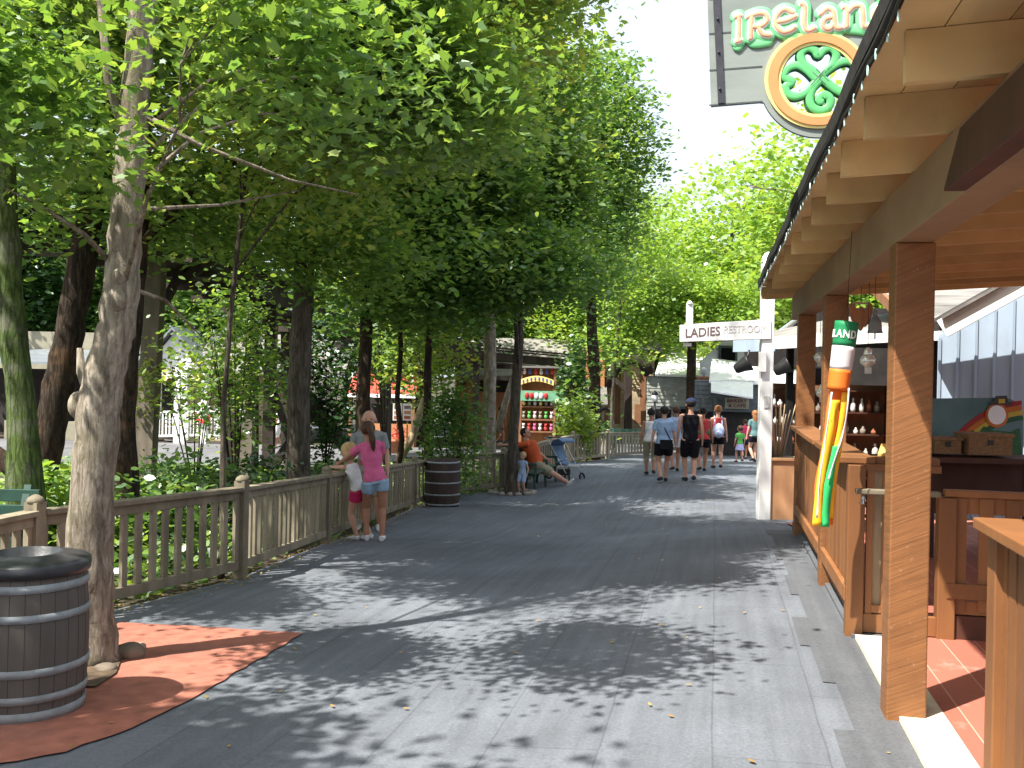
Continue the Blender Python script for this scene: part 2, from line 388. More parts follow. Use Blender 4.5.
def thing(name, label, cat, loc, group=None):
    o = bpy.data.objects.new(name, None); C.objects.link(o)
    o.location = Vector(loc); o.empty_display_size = .1
    o['label'] = label; o['category'] = cat
    if group: o['group'] = group
    return o
def tag(o, label, cat, group=None):
    o['label'] = label; o['category'] = cat
    if group: o['group'] = group
    return o
def struct(o, kind='structure'):
    o['kind'] = kind; return o

# parts are built in world coordinates; child of child must sit at the same origin
def sub(mb, name, m, parent, bevel=0.0):
    """a sub-part: same coordinate origin as its parent part (whose own location is zero under its thing)"""
    me = bpy.data.meshes.new(name); o = bpy.data.objects.new(name, me); C.objects.link(o); o.parent = parent
    off = Vector(parent.location) + (Vector(parent.parent.location) if parent.parent else Vector())
    me.from_pydata([(v[0] - off.x, v[1] - off.y, v[2] - off.z) for v in mb.v], [], mb.f)
    me.polygons.foreach_set('use_smooth', mb.sm); me.materials.append(M(m)); me.update()
    if bevel > 0:
        b = o.modifiers.new('bevel', 'BEVEL'); b.width = bevel; b.segments = 2; b.limit_method = 'ANGLE'
    return o

def dup(root, loc, rotz=0.0, scale=None, label=None):
    r = root.copy(); C.objects.link(r); r.location = Vector(loc); r.rotation_euler = (0, 0, rotz)
    if scale: r.scale = scale if hasattr(scale, '__len__') else (scale,) * 3
    if label: r['label'] = label
    for ch in list(root.children):
        c = ch.copy(); C.objects.link(c); c.parent = r
        for g in list(ch.children):
            d = g.copy(); C.objects.link(d); d.parent = c
    return r

def curve_mesh(splines, depth, cyclic=True):
    """filled 2-D outline(s) given thickness; returns (verts, faces) in local x, y, z"""
    cu = bpy.data.curves.new('tmp', 'CURVE'); cu.dimensions = '2D'; cu.fill_mode = 'BOTH'; cu.extrude = depth / 2
    for sp in splines:
        s_ = cu.splines.new('POLY'); s_.points.add(len(sp) - 1)
        for i, (x, y) in enumerate(sp): s_.points[i].co = (x, y, 0, 1)
        s_.use_cyclic_u = True
    o = bpy.data.objects.new('tmp', cu); C.objects.link(o)
    dg = bpy.context.evaluated_depsgraph_get(); dg.update()
    me = o.evaluated_get(dg).to_mesh()
    vs = [tuple(v.co) for v in me.vertices]; fs = [tuple(p.vertices) for p in me.polygons]
    o.evaluated_get(dg).to_mesh_clear()
    bpy.data.objects.remove(o); bpy.data.curves.remove(cu)
    return vs, fs

def text_mesh(txt, size, depth=.004, spacing=1.0, bold=0.0):
    cu = bpy.data.curves.new('tmp', 'FONT'); cu.body = txt; cu.size = size; cu.extrude = depth / 2; cu.align_x = 'LEFT'; cu.space_character = spacing; cu.offset = bold
    cu.resolution_u = 3
    o = bpy.data.objects.new('tmp', cu); C.objects.link(o)
    dg = bpy.context.evaluated_depsgraph_get(); dg.update()
    me = o.evaluated_get(dg).to_mesh()
    vs = [tuple(v.co) for v in me.vertices]; fs = [tuple(p.vertices) for p in me.polygons]
    o.evaluated_get(dg).to_mesh_clear()
    bpy.data.objects.remove(o); bpy.data.curves.remove(cu)
    return vs, fs

def lerp(a, b, t): return a + (b - a) * t
# ---------------------------------------------------------------- world, sun, camera
ELEV = math.radians(57)
SX, SY = -.78, -.625
w = bpy.data.worlds.new('World'); sc.world = w; w.use_nodes = True
nt = w.node_tree; bg = nt.nodes['Background']
sky = nt.nodes.new('ShaderNodeTexSky'); sky.sky_type = 'NISHITA'; sky.sun_disc = False
sky.sun_elevation = ELEV; sky.sun_rotation = math.atan2(SX, SY)
sky.air_density = 1.0; sky.dust_density = 5.0; sky.ozone_density = 1.0
hz = nt.nodes.new('ShaderNodeMixRGB'); hz.inputs['Fac'].default_value = .72      # thin bright summer haze over the blue
hz.inputs['Color2'].default_value = (3.0, 3.25, 3.6, 1); nt.links.new(sky.outputs[0], hz.inputs['Color1'])
nt.links.new(hz.outputs[0], bg.inputs['Color']); bg.inputs['Strength'].default_value = .15
sd = bpy.data.lights.new('sun', 'SUN'); sd.energy = 4.6; sd.angle = math.radians(.6); sd.color = (1.0, .955, .87)
so = bpy.data.objects.new('sun', sd); C.objects.link(so)
sdir = Vector((SX * math.cos(ELEV), SY * math.cos(ELEV), math.sin(ELEV))).normalized()
so.rotation_euler = sdir.to_track_quat('Z', 'Y').to_euler(); so.location = (-10, -10, 20)
vs_ = sc.view_settings; vs_.view_transform = 'Standard'; vs_.look = 'None'; vs_.exposure = 1.38; vs_.gamma = 1; vs_.use_curve_mapping = False

cd = bpy.data.cameras.new('camera'); cam = bpy.data.objects.new('camera', cd); C.objects.link(cam); sc.camera = cam
cd.sensor_width = 36; cd.lens = 36 * F / 1024; cd.clip_end = 2000; cd.clip_start = .05
cd.shift_y = -(384 - HC) / 1024
R_ = Matrix(((cr, -sr, 0), (0, 0, -1), (sr, cr, 0)))     # columns: right, up, back
R_ = Matrix(((cr, -sr, 0), (0, 0, -1), (sr, cr, 0)))
cam.matrix_world = Matrix.Translation((0, 0, EYE)) @ R_.to_4x4()
sc.cycles.max_bounces = 6; sc.cycles.diffuse_bounces = 3; sc.cycles.transmission_bounces = 4; sc.cycles.transparent_max_bounces = 6
sc.cycles.use_adaptive_sampling = True

# ---------------------------------------------------------------- ground
def ground_mat():
    m, nt, b = nodes_of('soil'); N = nt.nodes; L = nt.links
    tc = N.new('ShaderNodeTexCoord')
    n1 = N.new('ShaderNodeTexNoise'); n1.inputs['Scale'].default_value = .6; n1.inputs['Detail'].default_value = 8
    n2 = N.new('ShaderNodeTexNoise'); n2.inputs['Scale'].default_value = 14; n2.inputs['Detail'].default_value = 6
    L.new(tc.outputs['Object'], n1.inputs['Vector']); L.new(tc.outputs['Object'], n2.inputs['Vector'])
    r = N.new('ShaderNodeValToRGB'); e = r.color_ramp.elements
    e[0].position = .35; e[0].color = (.045, .032, .02, 1); e[1].position = .65; e[1].color = (.05, .075, .02, 1)
    e.new(.5).color = (.07, .05, .03, 1)
    L.new(n1.outputs['Fac'], r.inputs['Fac'])
    mx = N.new('ShaderNodeMixRGB'); mx.blend_type = 'MULTIPLY'; mx.inputs['Fac'].default_value = .6
    L.new(r.outputs['Color'], mx.inputs['Color1']); L.new(n2.outputs['Color'], mx.inputs['Color2']); L.new(mx.outputs['Color'], b.inputs['Base Color'])
    b.inputs['Roughness'].default_value = .95
    bp = N.new('ShaderNodeBump'); bp.inputs['Strength'].default_value = .8; bp.inputs['Distance'].default_value = .03
    L.new(n2.outputs['Fac'], bp.inputs['Height']); L.new(bp.outputs[0], b.inputs['Normal'])
    MATS['soil'] = m
ground_mat()

def asphalt_mat(name, base, tiles=True, tint=(1, 1, 1)):
    m, nt, b = nodes_of(name); N = nt.nodes; L = nt.links
    tc = N.new('ShaderNodeTexCoord')
    mp = N.new('ShaderNodeMapping'); mp.inputs['Rotation'].default_value = (0, 0, -(PI / 2 - A_)); L.new(tc.outputs['Object'], mp.inputs['Vector'])
    # long rolled strips of surfacing running down the street, with joints
    br = N.new('ShaderNodeTexBrick'); br.offset = .37; br.inputs['Scale'].default_value = 1
    br.inputs['Brick Width'].default_value = 1.55; br.inputs['Row Height'].default_value = .52; br.inputs['Mortar Size'].default_value = .006; br.inputs['Mortar Smooth'].default_value = .3
    br.inputs['Color1'].default_value = (*[c * 1.06 for c in base], 1); br.inputs['Color2'].default_value = (*[c * .95 for c in base], 1); br.inputs['Mortar'].default_value = (*[c * .78 for c in base], 1)
    nd = N.new('ShaderNodeTexNoise'); nd.inputs['Scale'].default_value = 1.3; nd.inputs['Detail'].default_value = 3
    L.new(mp.outputs[0], nd.inputs['Vector'])
    va = N.new('ShaderNodeMixRGB'); va.blend_type = 'ADD'; va.inputs['Fac'].default_value = .035
    L.new(mp.outputs[0], va.inputs['Color1']); L.new(nd.outputs['Color'], va.inputs['Color2']); L.new(va.outputs['Color'], br.inputs['Vector'])
    n1 = N.new('ShaderNodeTexNoise'); n1.inputs['Scale'].default_value = .45; n1.inputs['Detail'].default_value = 9; n1.inputs['Roughness'].default_value = .62
    n2 = N.new('ShaderNodeTexNoise'); n2.inputs['Scale'].default_value = 60; n2.inputs['Detail'].default_value = 4
    ms = N.new('ShaderNodeMapping'); ms.inputs['Scale'].default_value = (.25, 5, 1); L.new(mp.outputs[0], ms.inputs['Vector'])
    n3 = N.new('ShaderNodeTexNoise'); n3.inputs['Scale'].default_value = 2.2; n3.inputs['Detail'].default_value = 6
    L.new(tc.outputs['Object'], n1.inputs['Vector']); L.new(tc.outputs['Object'], n2.inputs['Vector']); L.new(ms.outputs[0], n3.inputs['Vector'])
    def mul(a, bb, lo, hi, f=1):
        r = N.new('ShaderNodeMapRange'); r.inputs['From Min'].default_value = .3; r.inputs['From Max'].default_value = .7; r.inputs['To Min'].default_value = lo; r.inputs['To Max'].default_value = hi
        L.new(bb, r.inputs['Value'])
        x = N.new('ShaderNodeMixRGB'); x.blend_type = 'MULTIPLY'; x.inputs['Fac'].default_value = f
        L.new(a, x.inputs['Color1']); L.new(r.outputs[0], x.inputs['Color2']); return x.outputs['Color']
    if tiles: c = br.outputs['Color']
    else:
        rgb = N.new('ShaderNodeRGB'); rgb.outputs[0].default_value = (*base, 1); c = rgb.outputs[0]
    c = mul(c, n1.outputs['Fac'], .72, 1.28); c = mul(c, n2.outputs['Fac'], .85, 1.15); c = mul(c, n3.outputs['Fac'], .86, 1.14)
    # paler worn flecks
    vo = N.new('ShaderNodeTexVoronoi'); vo.inputs['Scale'].default_value = 9; L.new(tc.outputs['Object'], vo.inputs['Vector'])
    rr = N.new('ShaderNodeMapRange'); rr.inputs['From Min'].default_value = .03; rr.inputs['From Max'].default_value = .07; rr.inputs['To Min'].default_value = .5; rr.inputs['To Max'].default_value = 0
    L.new(vo.outputs['Distance'], rr.inputs['Value'])
    fx = N.new('ShaderNodeMixRGB'); L.new(rr.outputs[0], fx.inputs['Fac']); L.new(c, fx.inputs['Color1']); fx.inputs['Color2'].default_value = (.24, .22, .19, 1)
    L.new(fx.outputs['Color'], b.inputs['Base Color'])
    b.inputs['Roughness'].default_value = .82; b.inputs['Specular IOR Level'].default_value = .3
    bp = N.new('ShaderNodeBump'); bp.inputs['Strength'].default_value = .5; bp.inputs['Distance'].default_value = .006
    L.new(n2.outputs['Fac'], bp.inputs['Height']); L.new(bp.outputs[0], b.inputs['Normal'])
    MATS[name] = m
asphalt_mat('asphalt', (.128, .140, .160))
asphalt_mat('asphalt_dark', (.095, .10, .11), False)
asphalt_mat('asphalt_far', (.13, .13, .135), False)

def sheet(name, rows, m, off, kind='structure'):
    """rows: list of lists of (x, y); draped on the terrain"""
    vs = []; n = len(rows[0])
    for r in rows: vs += [(x, y, gz(x, y) + off) for x, y in r]
    fs = [(i * n + k, i * n + k + 1, (i + 1) * n + k + 1, (i + 1) * n + k) for i in range(len(rows) - 1) for k in range(n - 1)]
    mb = MB().add(vs, fs, True); o = mb.build(name, m); return struct(o, kind)
ys = list(np.arange(-6, 62, .5)) + [64, 70, 80, 100, 140, 200, 300, 420]
xs = [-400, -200, -100, -60] + list(np.arange(-40, 40.1, .5)) + [60, 100, 200, 400]
ys = [-300, -100, -40, -20] + ys
sheet('ground', [[(x, y) for x in xs] for y in ys], 'soil', -.045)

# fence line on the left, from the posts' heads in the photograph
FH = .95
FP = [G(-110, 522, FH), G(35.5, 497, FH), G(242, 477, FH), G(327, 467, FH), G(414.6, 457, FH), G(456, 450.5, FH), G(504, 448, FH), G(550, 436, FH), G(573, 431.7, FH), G(607.7, 429.6, FH), Vector((P(657, 430, 36.5).x, 36.5, 0))]
FP = [Vector((p.x, p.y, gz(p.x, p.y))) for p in FP]
FP0 = FP[0] + (FP[0] - FP[1]) * 2.2; FP0.z = gz(FP0.x, FP0.y)
fy = [p.y for p in FP[:10]]; fx_ = [p.x for p in FP[:10]]
def fence_x(y): return float(np.interp(y, [-6] + fy + [60], [-9.5] + fx_ + [fx_[-1] + 1]))
VP0 = RV(889, 718, 1)  # unused helper
v3 = (G(889, 718).x * CA - G(889, 718).y * SA)          # v of the posts' street face
def right_x(y): return (v3 + SA * (y / CA)) / CA if y < 13 else (v3 + SA * (13 / CA)) / CA + (y - 13) * .55
rows = []
for y in list(np.arange(-5, 60.1, .5)):
    a = fence_x(y) - .02; b = right_x(y) + .02 if y < 13 else min(right_x(y), 30)
    if y > 40: a = 2 - (y - 40) * .8
    rows.append([(lerp(a, b, t), y) for t in np.linspace(0, 1, 25)])
sheet('road', rows, 'asphalt', 0)
# smoother dark strip against the pavilion
rows = [[((v3 + SA * (u)) / 1, 0)] for u in [0]]
def uv_sheet(name, poly, m, off, cell=.5):
    bm = bmesh.new(); vv = [bm.verts.new((p[0], p[1], 0)) for p in poly]; bm.faces.new(vv)
    bmesh.ops.triangulate(bm, faces=bm.faces[:])
    for _ in range(3): bmesh.ops.subdivide_edges(bm, edges=[e for e in bm.edges if e.calc_length() > cell], cuts=1, use_grid_fill=False)
    bmesh.ops.triangulate(bm, faces=bm.faces[:])
    for v in bm.verts: v.co.z = gz(v.co.x, v.co.y) + off
    for f in bm.faces:
        if f.normal.z < 0: f.normal_flip()
    me = bpy.data.meshes.new(name); bm.to_mesh(me); bm.free(); o = bpy.data.objects.new(name, me); C.objects.link(o)
    me.materials.append(M(m)); return struct(o)
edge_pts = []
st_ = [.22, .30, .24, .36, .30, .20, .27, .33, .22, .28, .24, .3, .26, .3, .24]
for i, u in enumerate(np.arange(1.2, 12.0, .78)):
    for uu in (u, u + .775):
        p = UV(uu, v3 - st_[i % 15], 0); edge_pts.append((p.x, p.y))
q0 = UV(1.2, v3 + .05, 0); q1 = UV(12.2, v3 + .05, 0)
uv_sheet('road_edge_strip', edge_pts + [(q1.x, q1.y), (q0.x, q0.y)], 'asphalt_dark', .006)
# asphalt apron beside the fence (left), a different pour
ap = [(112, 622), (250, 628), (300, 633), (345, 618), (400, 560), (440, 520), (420, 505)]
pad = [(-260, 640), (0, 612), (60, 616), (110, 623), (190, 627), (250, 631), (304, 634), (258, 661), (215, 686), (168, 713), (120, 735), (66, 753), (20, 762), (-200, 800)]
pd_ = []
for i_, p_ in enumerate(pad):
    a_ = G(*p_); b_ = G(*pad[(i_ + 1) % len(pad)]); k_ = max(1, int((b_ - a_).length / .09))
    for j_ in range(k_):
        q_ = a_.lerp(b_, j_ / k_); pd_.append((q_.x + random.uniform(-.013, .013), q_.y + random.uniform(-.013, .013)))
uv_sheet('brick_pad', pd_, 'red_clay_pad', .010)
# patio
def patio_mat():
    m, nt, b = nodes_of('patio_slabs'); N = nt.nodes; L = nt.links
    tc = N.new('ShaderNodeTexCoord'); mp = N.new('ShaderNodeMapping'); mp.inputs['Rotation'].default_value = (0, 0, -(PI / 2 - A_)); L.new(tc.outputs['Object'], mp.inputs['Vector'])
    br = N.new('ShaderNodeTexBrick'); br.inputs['Scale'].default_value = 1; br.inputs['Brick Width'].default_value = 30; br.inputs['Row Height'].default_value = .21; br.inputs['Mortar Size'].default_value = .004
    br.inputs['Color1'].default_value = (.36, .115, .075, 1); br.inputs['Color2'].default_value = (.33, .10, .065, 1); br.inputs['Mortar'].default_value = (.50, .27, .20, 1)
    L.new(mp.outputs[0], br.inputs['Vector'])
    n = N.new('ShaderNodeTexNoise'); n.inputs['Scale'].default_value = 3.5; n.inputs['Detail'].default_value = 9; n.inputs['Roughness'].default_value = .7; L.new(tc.outputs['Object'], n.inputs['Vector'])
    r = N.new('ShaderNodeMapRange'); r.inputs['From Min'].default_value = .56; r.inputs['From Max'].default_value = .66; r.inputs['To Max'].default_value = .5; L.new(n.outputs['Fac'], r.inputs['Value'])
    x = N.new('ShaderNodeMixRGB'); L.new(r.outputs[0], x.inputs['Fac']); L.new(br.outputs['Color'], x.inputs['Color1']); x.inputs['Color2'].default_value = (.50, .30, .24, 1)
    L.new(x.outputs['Color'], b.inputs['Base Color']); b.inputs['Roughness'].default_value = .8; MATS['patio_slabs'] = m
patio_mat()
mb = MB().uvbox(-2, 12.6, v3 + .27, 9.5, -.3, .012); struct(mb.build('patio_floor', 'patio_slabs'))
mb = MB().uvbox(-2, 6.92, v3 + .04, v3 + .27, -.3, .016); struct(mb.build('patio_kerb', 'concrete_pale'))
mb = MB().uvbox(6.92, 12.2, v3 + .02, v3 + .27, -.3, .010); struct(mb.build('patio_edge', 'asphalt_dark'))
p_ = [UV(12.6, v3 + .1, 0), UV(12.6, 9, 0), UV(19, 9, 0), UV(17.5, 2.4, 0), UV(13.6, .95, 0)]
uv_sheet('porch_pavement', [(p.x, p.y) for p in p_], 'patio_slabs', .012)
# path across the gully (left)
rows = [[(x, y) for x in np.linspace(-34, fence_x(y) - 1.2 if y > 33 else -3.5, 30)] for y in np.arange(27.0, 40.1, .5)]
sheet('far_path', rows, 'asphalt_far', .0)

# ---------------------------------------------------------------- fences
def fence(name, pts, label, group, m='fence_wood', h=.885, step=.155, bw=.062, posts=True, cap=True, first=True):
    t = thing(name, label, 'fence', pts[0], group)
    for i, p in enumerate(pts):
        if i == 0 and not first: continue
        z = gz(p.x, p.y); d = (pts[min(i + 1, len(pts) - 1)] - pts[max(i - 1, 0)]); a = math.atan2(d.y, d.x)
        mb = MB().box((p.x, p.y, z + (h + .03) / 2 - .05), (.105, .105, h + .13), a)
        mb.lathe((p.x, p.y, z + h + .045), [(.060, -.02), (.060, .0), (.048, .018), (.02, .036), (.004, .04)], 12)
        mb.build('post', m, t)
    for i in range(len(pts) - 1):
        a, b = pts[i], pts[i + 1]
        za = gz(a.x, a.y); zb = gz(b.x, b.y)
        A = Vector((a.x, a.y, za)); B = Vector((b.x, b.y, zb)); d = (B - A).normalized(); L = (B - A).length
        A2 = A + d * .053; B2 = B - d * .053
        up = Vector((0, 0, 1))
        mb = MB(); mb.bar(A2 + up * (h - .045), B2 + up * (h - .045), .125, .038); mb.bar(A2 + up * (h - .105), B2 + up * (h - .105), .045, .075)
        mb.build('top_rail', m, t, bevel=.006)
        MB().bar(A2 + up * .13, B2 + up * .13, .05, .085).build('bottom_rail', m, t, bevel=.004)
        n = max(2, int(L / step)); ang = math.atan2(d.y, d.x)
        for k in range(n):
            q = A + (B - A) * ((k + .5) / n); j = random.uniform(-.006, .006)
            MB().box((q.x + j, q.y, q.z + (h - .14 + .175) / 2), (bw, .032, h - .14 - .175), ang + random.uniform(-.03, .03)).build('baluster', m, t)
    return t
fence('path_fence', [FP0] + FP[:4], 'weathered wooden baluster fence beside the red clay pad and leaning family', 'wooden fences along the gully')
fence('path_fence', FP[3:7], 'weathered wooden baluster fence section behind the middle dark barrel', 'wooden fences along the gully', step=.2, first=False)
fence('path_fence', FP[6:], 'sunlit wooden fence climbing behind the stroller to the far bench', 'wooden fences along the gully', step=.26, bw=.13, first=False)

# ---------------------------------------------------------------- barrels
def barrel(loc, r, h, hoops, m, label, lid=False, group='wooden barrels used as litter bins', bulge=.05):
    t = thing('barrel', label, 'barrel', loc, group); c = Vector(loc)
    pr = lambda f: r * (1 - bulge * (2 * f - 1) ** 2 * 1.3)
    mb = MB(); seg = 26
    # staves: slight facets with gaps
    prof = [(pr(f) * 1.0, h * f) for f in np.linspace(0, 1, 13)]
    mb.lathe(c, prof, 52); st = mb.build('staves', m, t)
    gv = MB()
    for k in range(seg):
        a = 2 * PI * k / seg + .05
        gv.tube([c + Vector((pr(f) * 1.0 * math.cos(a), pr(f) * math.sin(a), h * f)) for f in np.linspace(.01, .99, 9)], .0014, 4, smooth=False)
    sub(gv, 'stave_seams', 'barrel_dark', st)
    for f, wd in hoops:
        mb = MB(); e = wd / 2 / h
        mb.lathe(c, [(pr(f - e) + .002, h * f - wd / 2), (pr(f - e) + .007, h * f - wd / 2), (pr(f + e) + .007, h * f + wd / 2), (pr(f + e) + .002, h * f + wd / 2)], 48)
        mb.build('hoop', 'hoop_metal', t)
    if lid:
        mb = MB(); R = pr(1) + .022
        mb.lathe(c, [(R - .02, h - .03), (R, h - .028), (R + .004, h + .0), (R + .002, h + .030), (R - .012, h + .040), (R - .05, h + .046), (.175, h + .066), (.160, h + .066), (.150, h + .0)], 48)
        L_ = mb.build('lid', 'lid_plastic', t)
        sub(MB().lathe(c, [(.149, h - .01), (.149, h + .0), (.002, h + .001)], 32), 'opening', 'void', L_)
    else:
        MB().lathe(c, [(pr(1) - .025, h - .004), (pr(1) - .03, h + .002), (.02, h + .004)], 32).build('head', m, t)
    return t
bl = P(40, 0, 5.30); bl = Vector((bl.x, 5.30, gz(bl.x, 5.30) + .012))
barrel(bl, .305, .755, [(.895, .040), (.70, .038), (.335, .040), (.155, .040), (.035, .055)], 'barrel_wood', 'big grey wooden barrel bin with black holed lid beside the pale tree trunk', True)
b2 = G(441, 507); barrel((b2.x, b2.y + .25, gz(b2.x, b2.y + .25)), .345, .90, [(.95, .035), (.76, .03), (.52, .03), (.27, .03), (.06, .035)], 'barrel_dark', 'dark wooden barrel with metal hoops standing against the middle fence')
b3 = G(173, 441.5); barrel((b3.x, b3.y, gz(b3.x, b3.y)), .33, .86, [(.93, .03), (.72, .03), (.3, .03), (.08, .03)], 'barrel_dark', 'dark barrel in front of the white porch railing across the gully')

# ---------------------------------------------------------------- foliage
MAPLE = np.array([(0, 0), (.34, .04), (.62, .02), (.5, .3), (.98, .52), (.62, .62), (.42, .72), (.0, 1.1), (-.42, .72), (-.62, .62), (-.98, .52), (-.5, .3), (-.62, .02), (-.34, .04)]) * .62
OVAL = np.array([(0, 0), (.3, .3), (.28, .7), (0, 1.1), (-.28, .7), (-.3, .3)])
DIAM = np.array([(0, 0), (.42, .5), (0, 1.0), (-.42, .5)])

def rot_rows(n, tilt):
    az = rng.uniform(0, 2 * PI, n); nx = rng.normal(0, tilt, n); ny = rng.normal(0, tilt, n)
    nz = np.ones(n); nrm = np.stack([nx, ny, nz], 1); nrm /= np.linalg.norm(nrm, axis=1)[:, None]
    d = np.stack([np.cos(az), np.sin(az), np.zeros(n)], 1)
    d -= nrm * (d * nrm).sum(1)[:, None]; d /= np.linalg.norm(d, axis=1)[:, None]
    return np.cross(d, nrm), d, nrm

def leaf_mesh(name, pos, size, shape, m, parent=None, tilt=.55, origin=(0, 0, 0)):
    n = len(pos); k = len(shape)
    X, Y, Nn = rot_rows(n, tilt)
    s_ = size * rng.uniform(.45, 1.4, n)
    curl = rng.uniform(-.25, .12, n)
    P_ = pos[:, None, :] + s_[:, None, None] * (shape[None, :, 0, None] * X[:, None, :] + (shape[None, :, 1, None] - .4) * Y[:, None, :] + (curl[:, None, None] * (shape[None, :, 0:1] ** 2 + (shape[None, :, 1:2] - .3) ** 2)) * Nn[:, None, :])
    co = (P_.reshape(-1, 3) - np.array(origin)).astype(np.float32)
    me = bpy.data.meshes.new(name)
    me.vertices.add(n * k); me.vertices.foreach_set('co', co.ravel())
    me.loops.add(n * k); me.loops.foreach_set('vertex_index', np.arange(n * k, dtype=np.int32))
    me.polygons.add(n); me.polygons.foreach_set('loop_start', np.arange(n, dtype=np.int32) * k)
    me.update(calc_edges=True); me.materials.append(M(m))
    o = bpy.data.objects.new(name, me); C.objects.link(o)
    if parent is not None: o.parent = parent
    return o

# how much of the light the trees let through, by where their shadow falls on the ground
_gr = rng.random((64, 64))
def vnoise(x, y):
    xi = math.floor(x); yi = math.floor(y); fx = x - xi; fy = y - yi
    fx = fx * fx * (3 - 2 * fx); fy = fy * fy * (3 - 2 * fy)
    g = lambda a, b: _gr[a % 64, b % 64]
    return lerp(lerp(g(xi, yi), g(xi + 1, yi), fx), lerp(g(xi, yi + 1), g(xi + 1, yi + 1), fx), fy)
def gap_noise(x, y):
    n = .6 * vnoise(x * .9 + 3, y * .9 + 8) + .4 * vnoise(x * 2.1 + 20, y * 2.1)
    return min(1, max(0, (n - .5) * 1.9 + .5))
def shade_prob(px, py):
    if py < 440 or px < -60 or px > 1100 or py > 840: return .9
    if px > 800 + (py - 480) * .35: return .0
    if py > 612 and 100 < px < 330 and py < 712: return .0
    if py > 690: return .70 if px < 430 else (.40 if px < 560 else (.16 if px < 700 else .03))
    if py > 640: return .40 if px < 560 else (.46 if px < 770 else .0)
    if py > 600: return .36 if px < 520 else (.10 if px < 640 else .0)
    if py > 575: return .45 if px < 640 else (.25 if px < 780 else .0)
    if py > 540: return .55 if px < 380 else (.80 if px < 760 else .2)
    if py > 520: return .6 if px < 380 else (.95 if px < 800 else .4)
    if py > 500: return .42 if px < 700 else .5
    if py > 478: return .8
    return .3
COT = 1 / math.tan(ELEV)
def allowed(x, y, z, soft=1.0):
    t = z + .3; gx = x - SX * COT * t; gy = y - SY * COT * t
    if gy < .8: return True
    px, py = proj(gx, gy, gz(gx, gy))
    return gap_noise(gx, gy) < shade_prob(px, py) * soft + .0

def crown_points(ells, n, filt=True, gapth=.34):
    if not filt: gapth = .30
    out = []; vols = [e[3] * e[4] * e[5] * (e[6] if len(e) > 6 else 1) for e in ells]; tot = sum(vols); tries = 0
    while len(out) < n and tries < n * 8:
        tries += 1
        e = ells[int(rng.choice(len(ells), p=[v / tot for v in vols]))]
        p = rng.normal(size=3); p /= np.linalg.norm(p); p *= rng.random() ** (1 / 2.3)
        q = np.array([e[0] + p[0] * e[3], e[1] + p[1] * e[4], e[2] + p[2] * e[5]])
        # lumpy outline with gaps
        if vnoise(q[0] * .8 + q[2] * .5 + 50, q[1] * .8 + q[2] * .9) < gapth: continue
        if filt and not allowed(*q): continue
        out.append(q)
    return np.array(out)

def tree(label, trunk, ells, nclu, per, spread, leaf, lmat, bark, shape=DIAM, name='tree', cat='tree', group=None, filt=True, limbs=22, tilt=.55, limb_r=.045, seg=12, extra=None, tag_group=None):
    """trunk: [(x, y, z, r)]"""
    base = Vector(trunk[0][:3]); t = thing(name, label, cat, base, group)
    tp = [Vector(p[:3]) for p in trunk]; tr = [p[3] for p in trunk]
    # resample with a little waviness
    pts = []; rr = []
    for i in range(len(tp) - 1):
        for s_ in range(4):
            f = s_ / 4; pts.append(tp[i].lerp(tp[i + 1], f) + Vector((random.uniform(-1, 1), random.uniform(-1, 1), 0)) * tr[i] * .07); rr.append(lerp(tr[i], tr[i + 1], f) * random.uniform(.95, 1.06))
    pts.append(tp[-1]); rr.append(tr[-1])
    mb = MB().tube(pts, rr, seg); tk = mb.build('trunk', bark, t)
    cl = crown_points(ells, nclu, filt)
    # limbs
    mbl = MB(); k = 0
    idx = rng.permutation(len(cl))
    zt = [p.z for p in pts]
    for i in idx[:limbs]:
        c = Vector(cl[i]); zz = c.z - (c - Vector((tp[-1].x, tp[-1].y, c.z))).length * .55
        j = min(range(len(pts)), key=lambda a: abs(pts[a].z - zz))
        if pts[j].z < base.z + 1.9: j = min(range(len(pts)), key=lambda a: abs(pts[a].z - (base.z + 2.0 + random.random())))
        s0 = pts[j]; L = (c - s0).length
        if L > 4.6: continue
        mid = s0.lerp(c, .5) + Vector((random.uniform(-.2, .2), random.uniform(-.2, .2), .10 * L))
        r0 = min(rr[j] * .6, limb_r * (.5 + L * .25))
        q = [s0, s0.lerp(mid, .5) + Vector((0, 0, .05 * L)), mid, mid.lerp(c, .5) + Vector((random.uniform(-.1, .1), random.uniform(-.1, .1), 0)), c]
        mbl.tube(q, [r0, r0 * .75, r0 * .5, r0 * .3, r0 * .12], 6)
        for _ in range(3):     # twigs to neighbouring clusters
            b0 = q[random.choice((2, 3))]; dd = np.linalg.norm(cl - np.array(b0), axis=1); jn = int(np.argsort(dd)[random.randint(0, min(5, len(cl) - 1))])
            e = Vector(cl[jn]); 
            if (e - b0).length < 2.2: mbl.tube([b0, b0.lerp(e, .5) + Vector((0, 0, .06)), e], [r0 * .3, r0 * .2, .004], 5)
    if extra: extra(mbl)
    if mbl.v: mbl.build('limbs', bark, t)
    if len(cl):
        cs = np.repeat(cl, per, axis=0); n = len(cs)
        off = rng.normal(size=(n, 3)) * np.array([spread, spread, spread * .42])
        rad = np.hypot(off[:, 0], off[:, 1]); off[:, 2] -= rad * .22
        leaf_mesh('crown', cs + off, leaf, shape, lmat, t, tilt, origin=tuple(base))
    return t

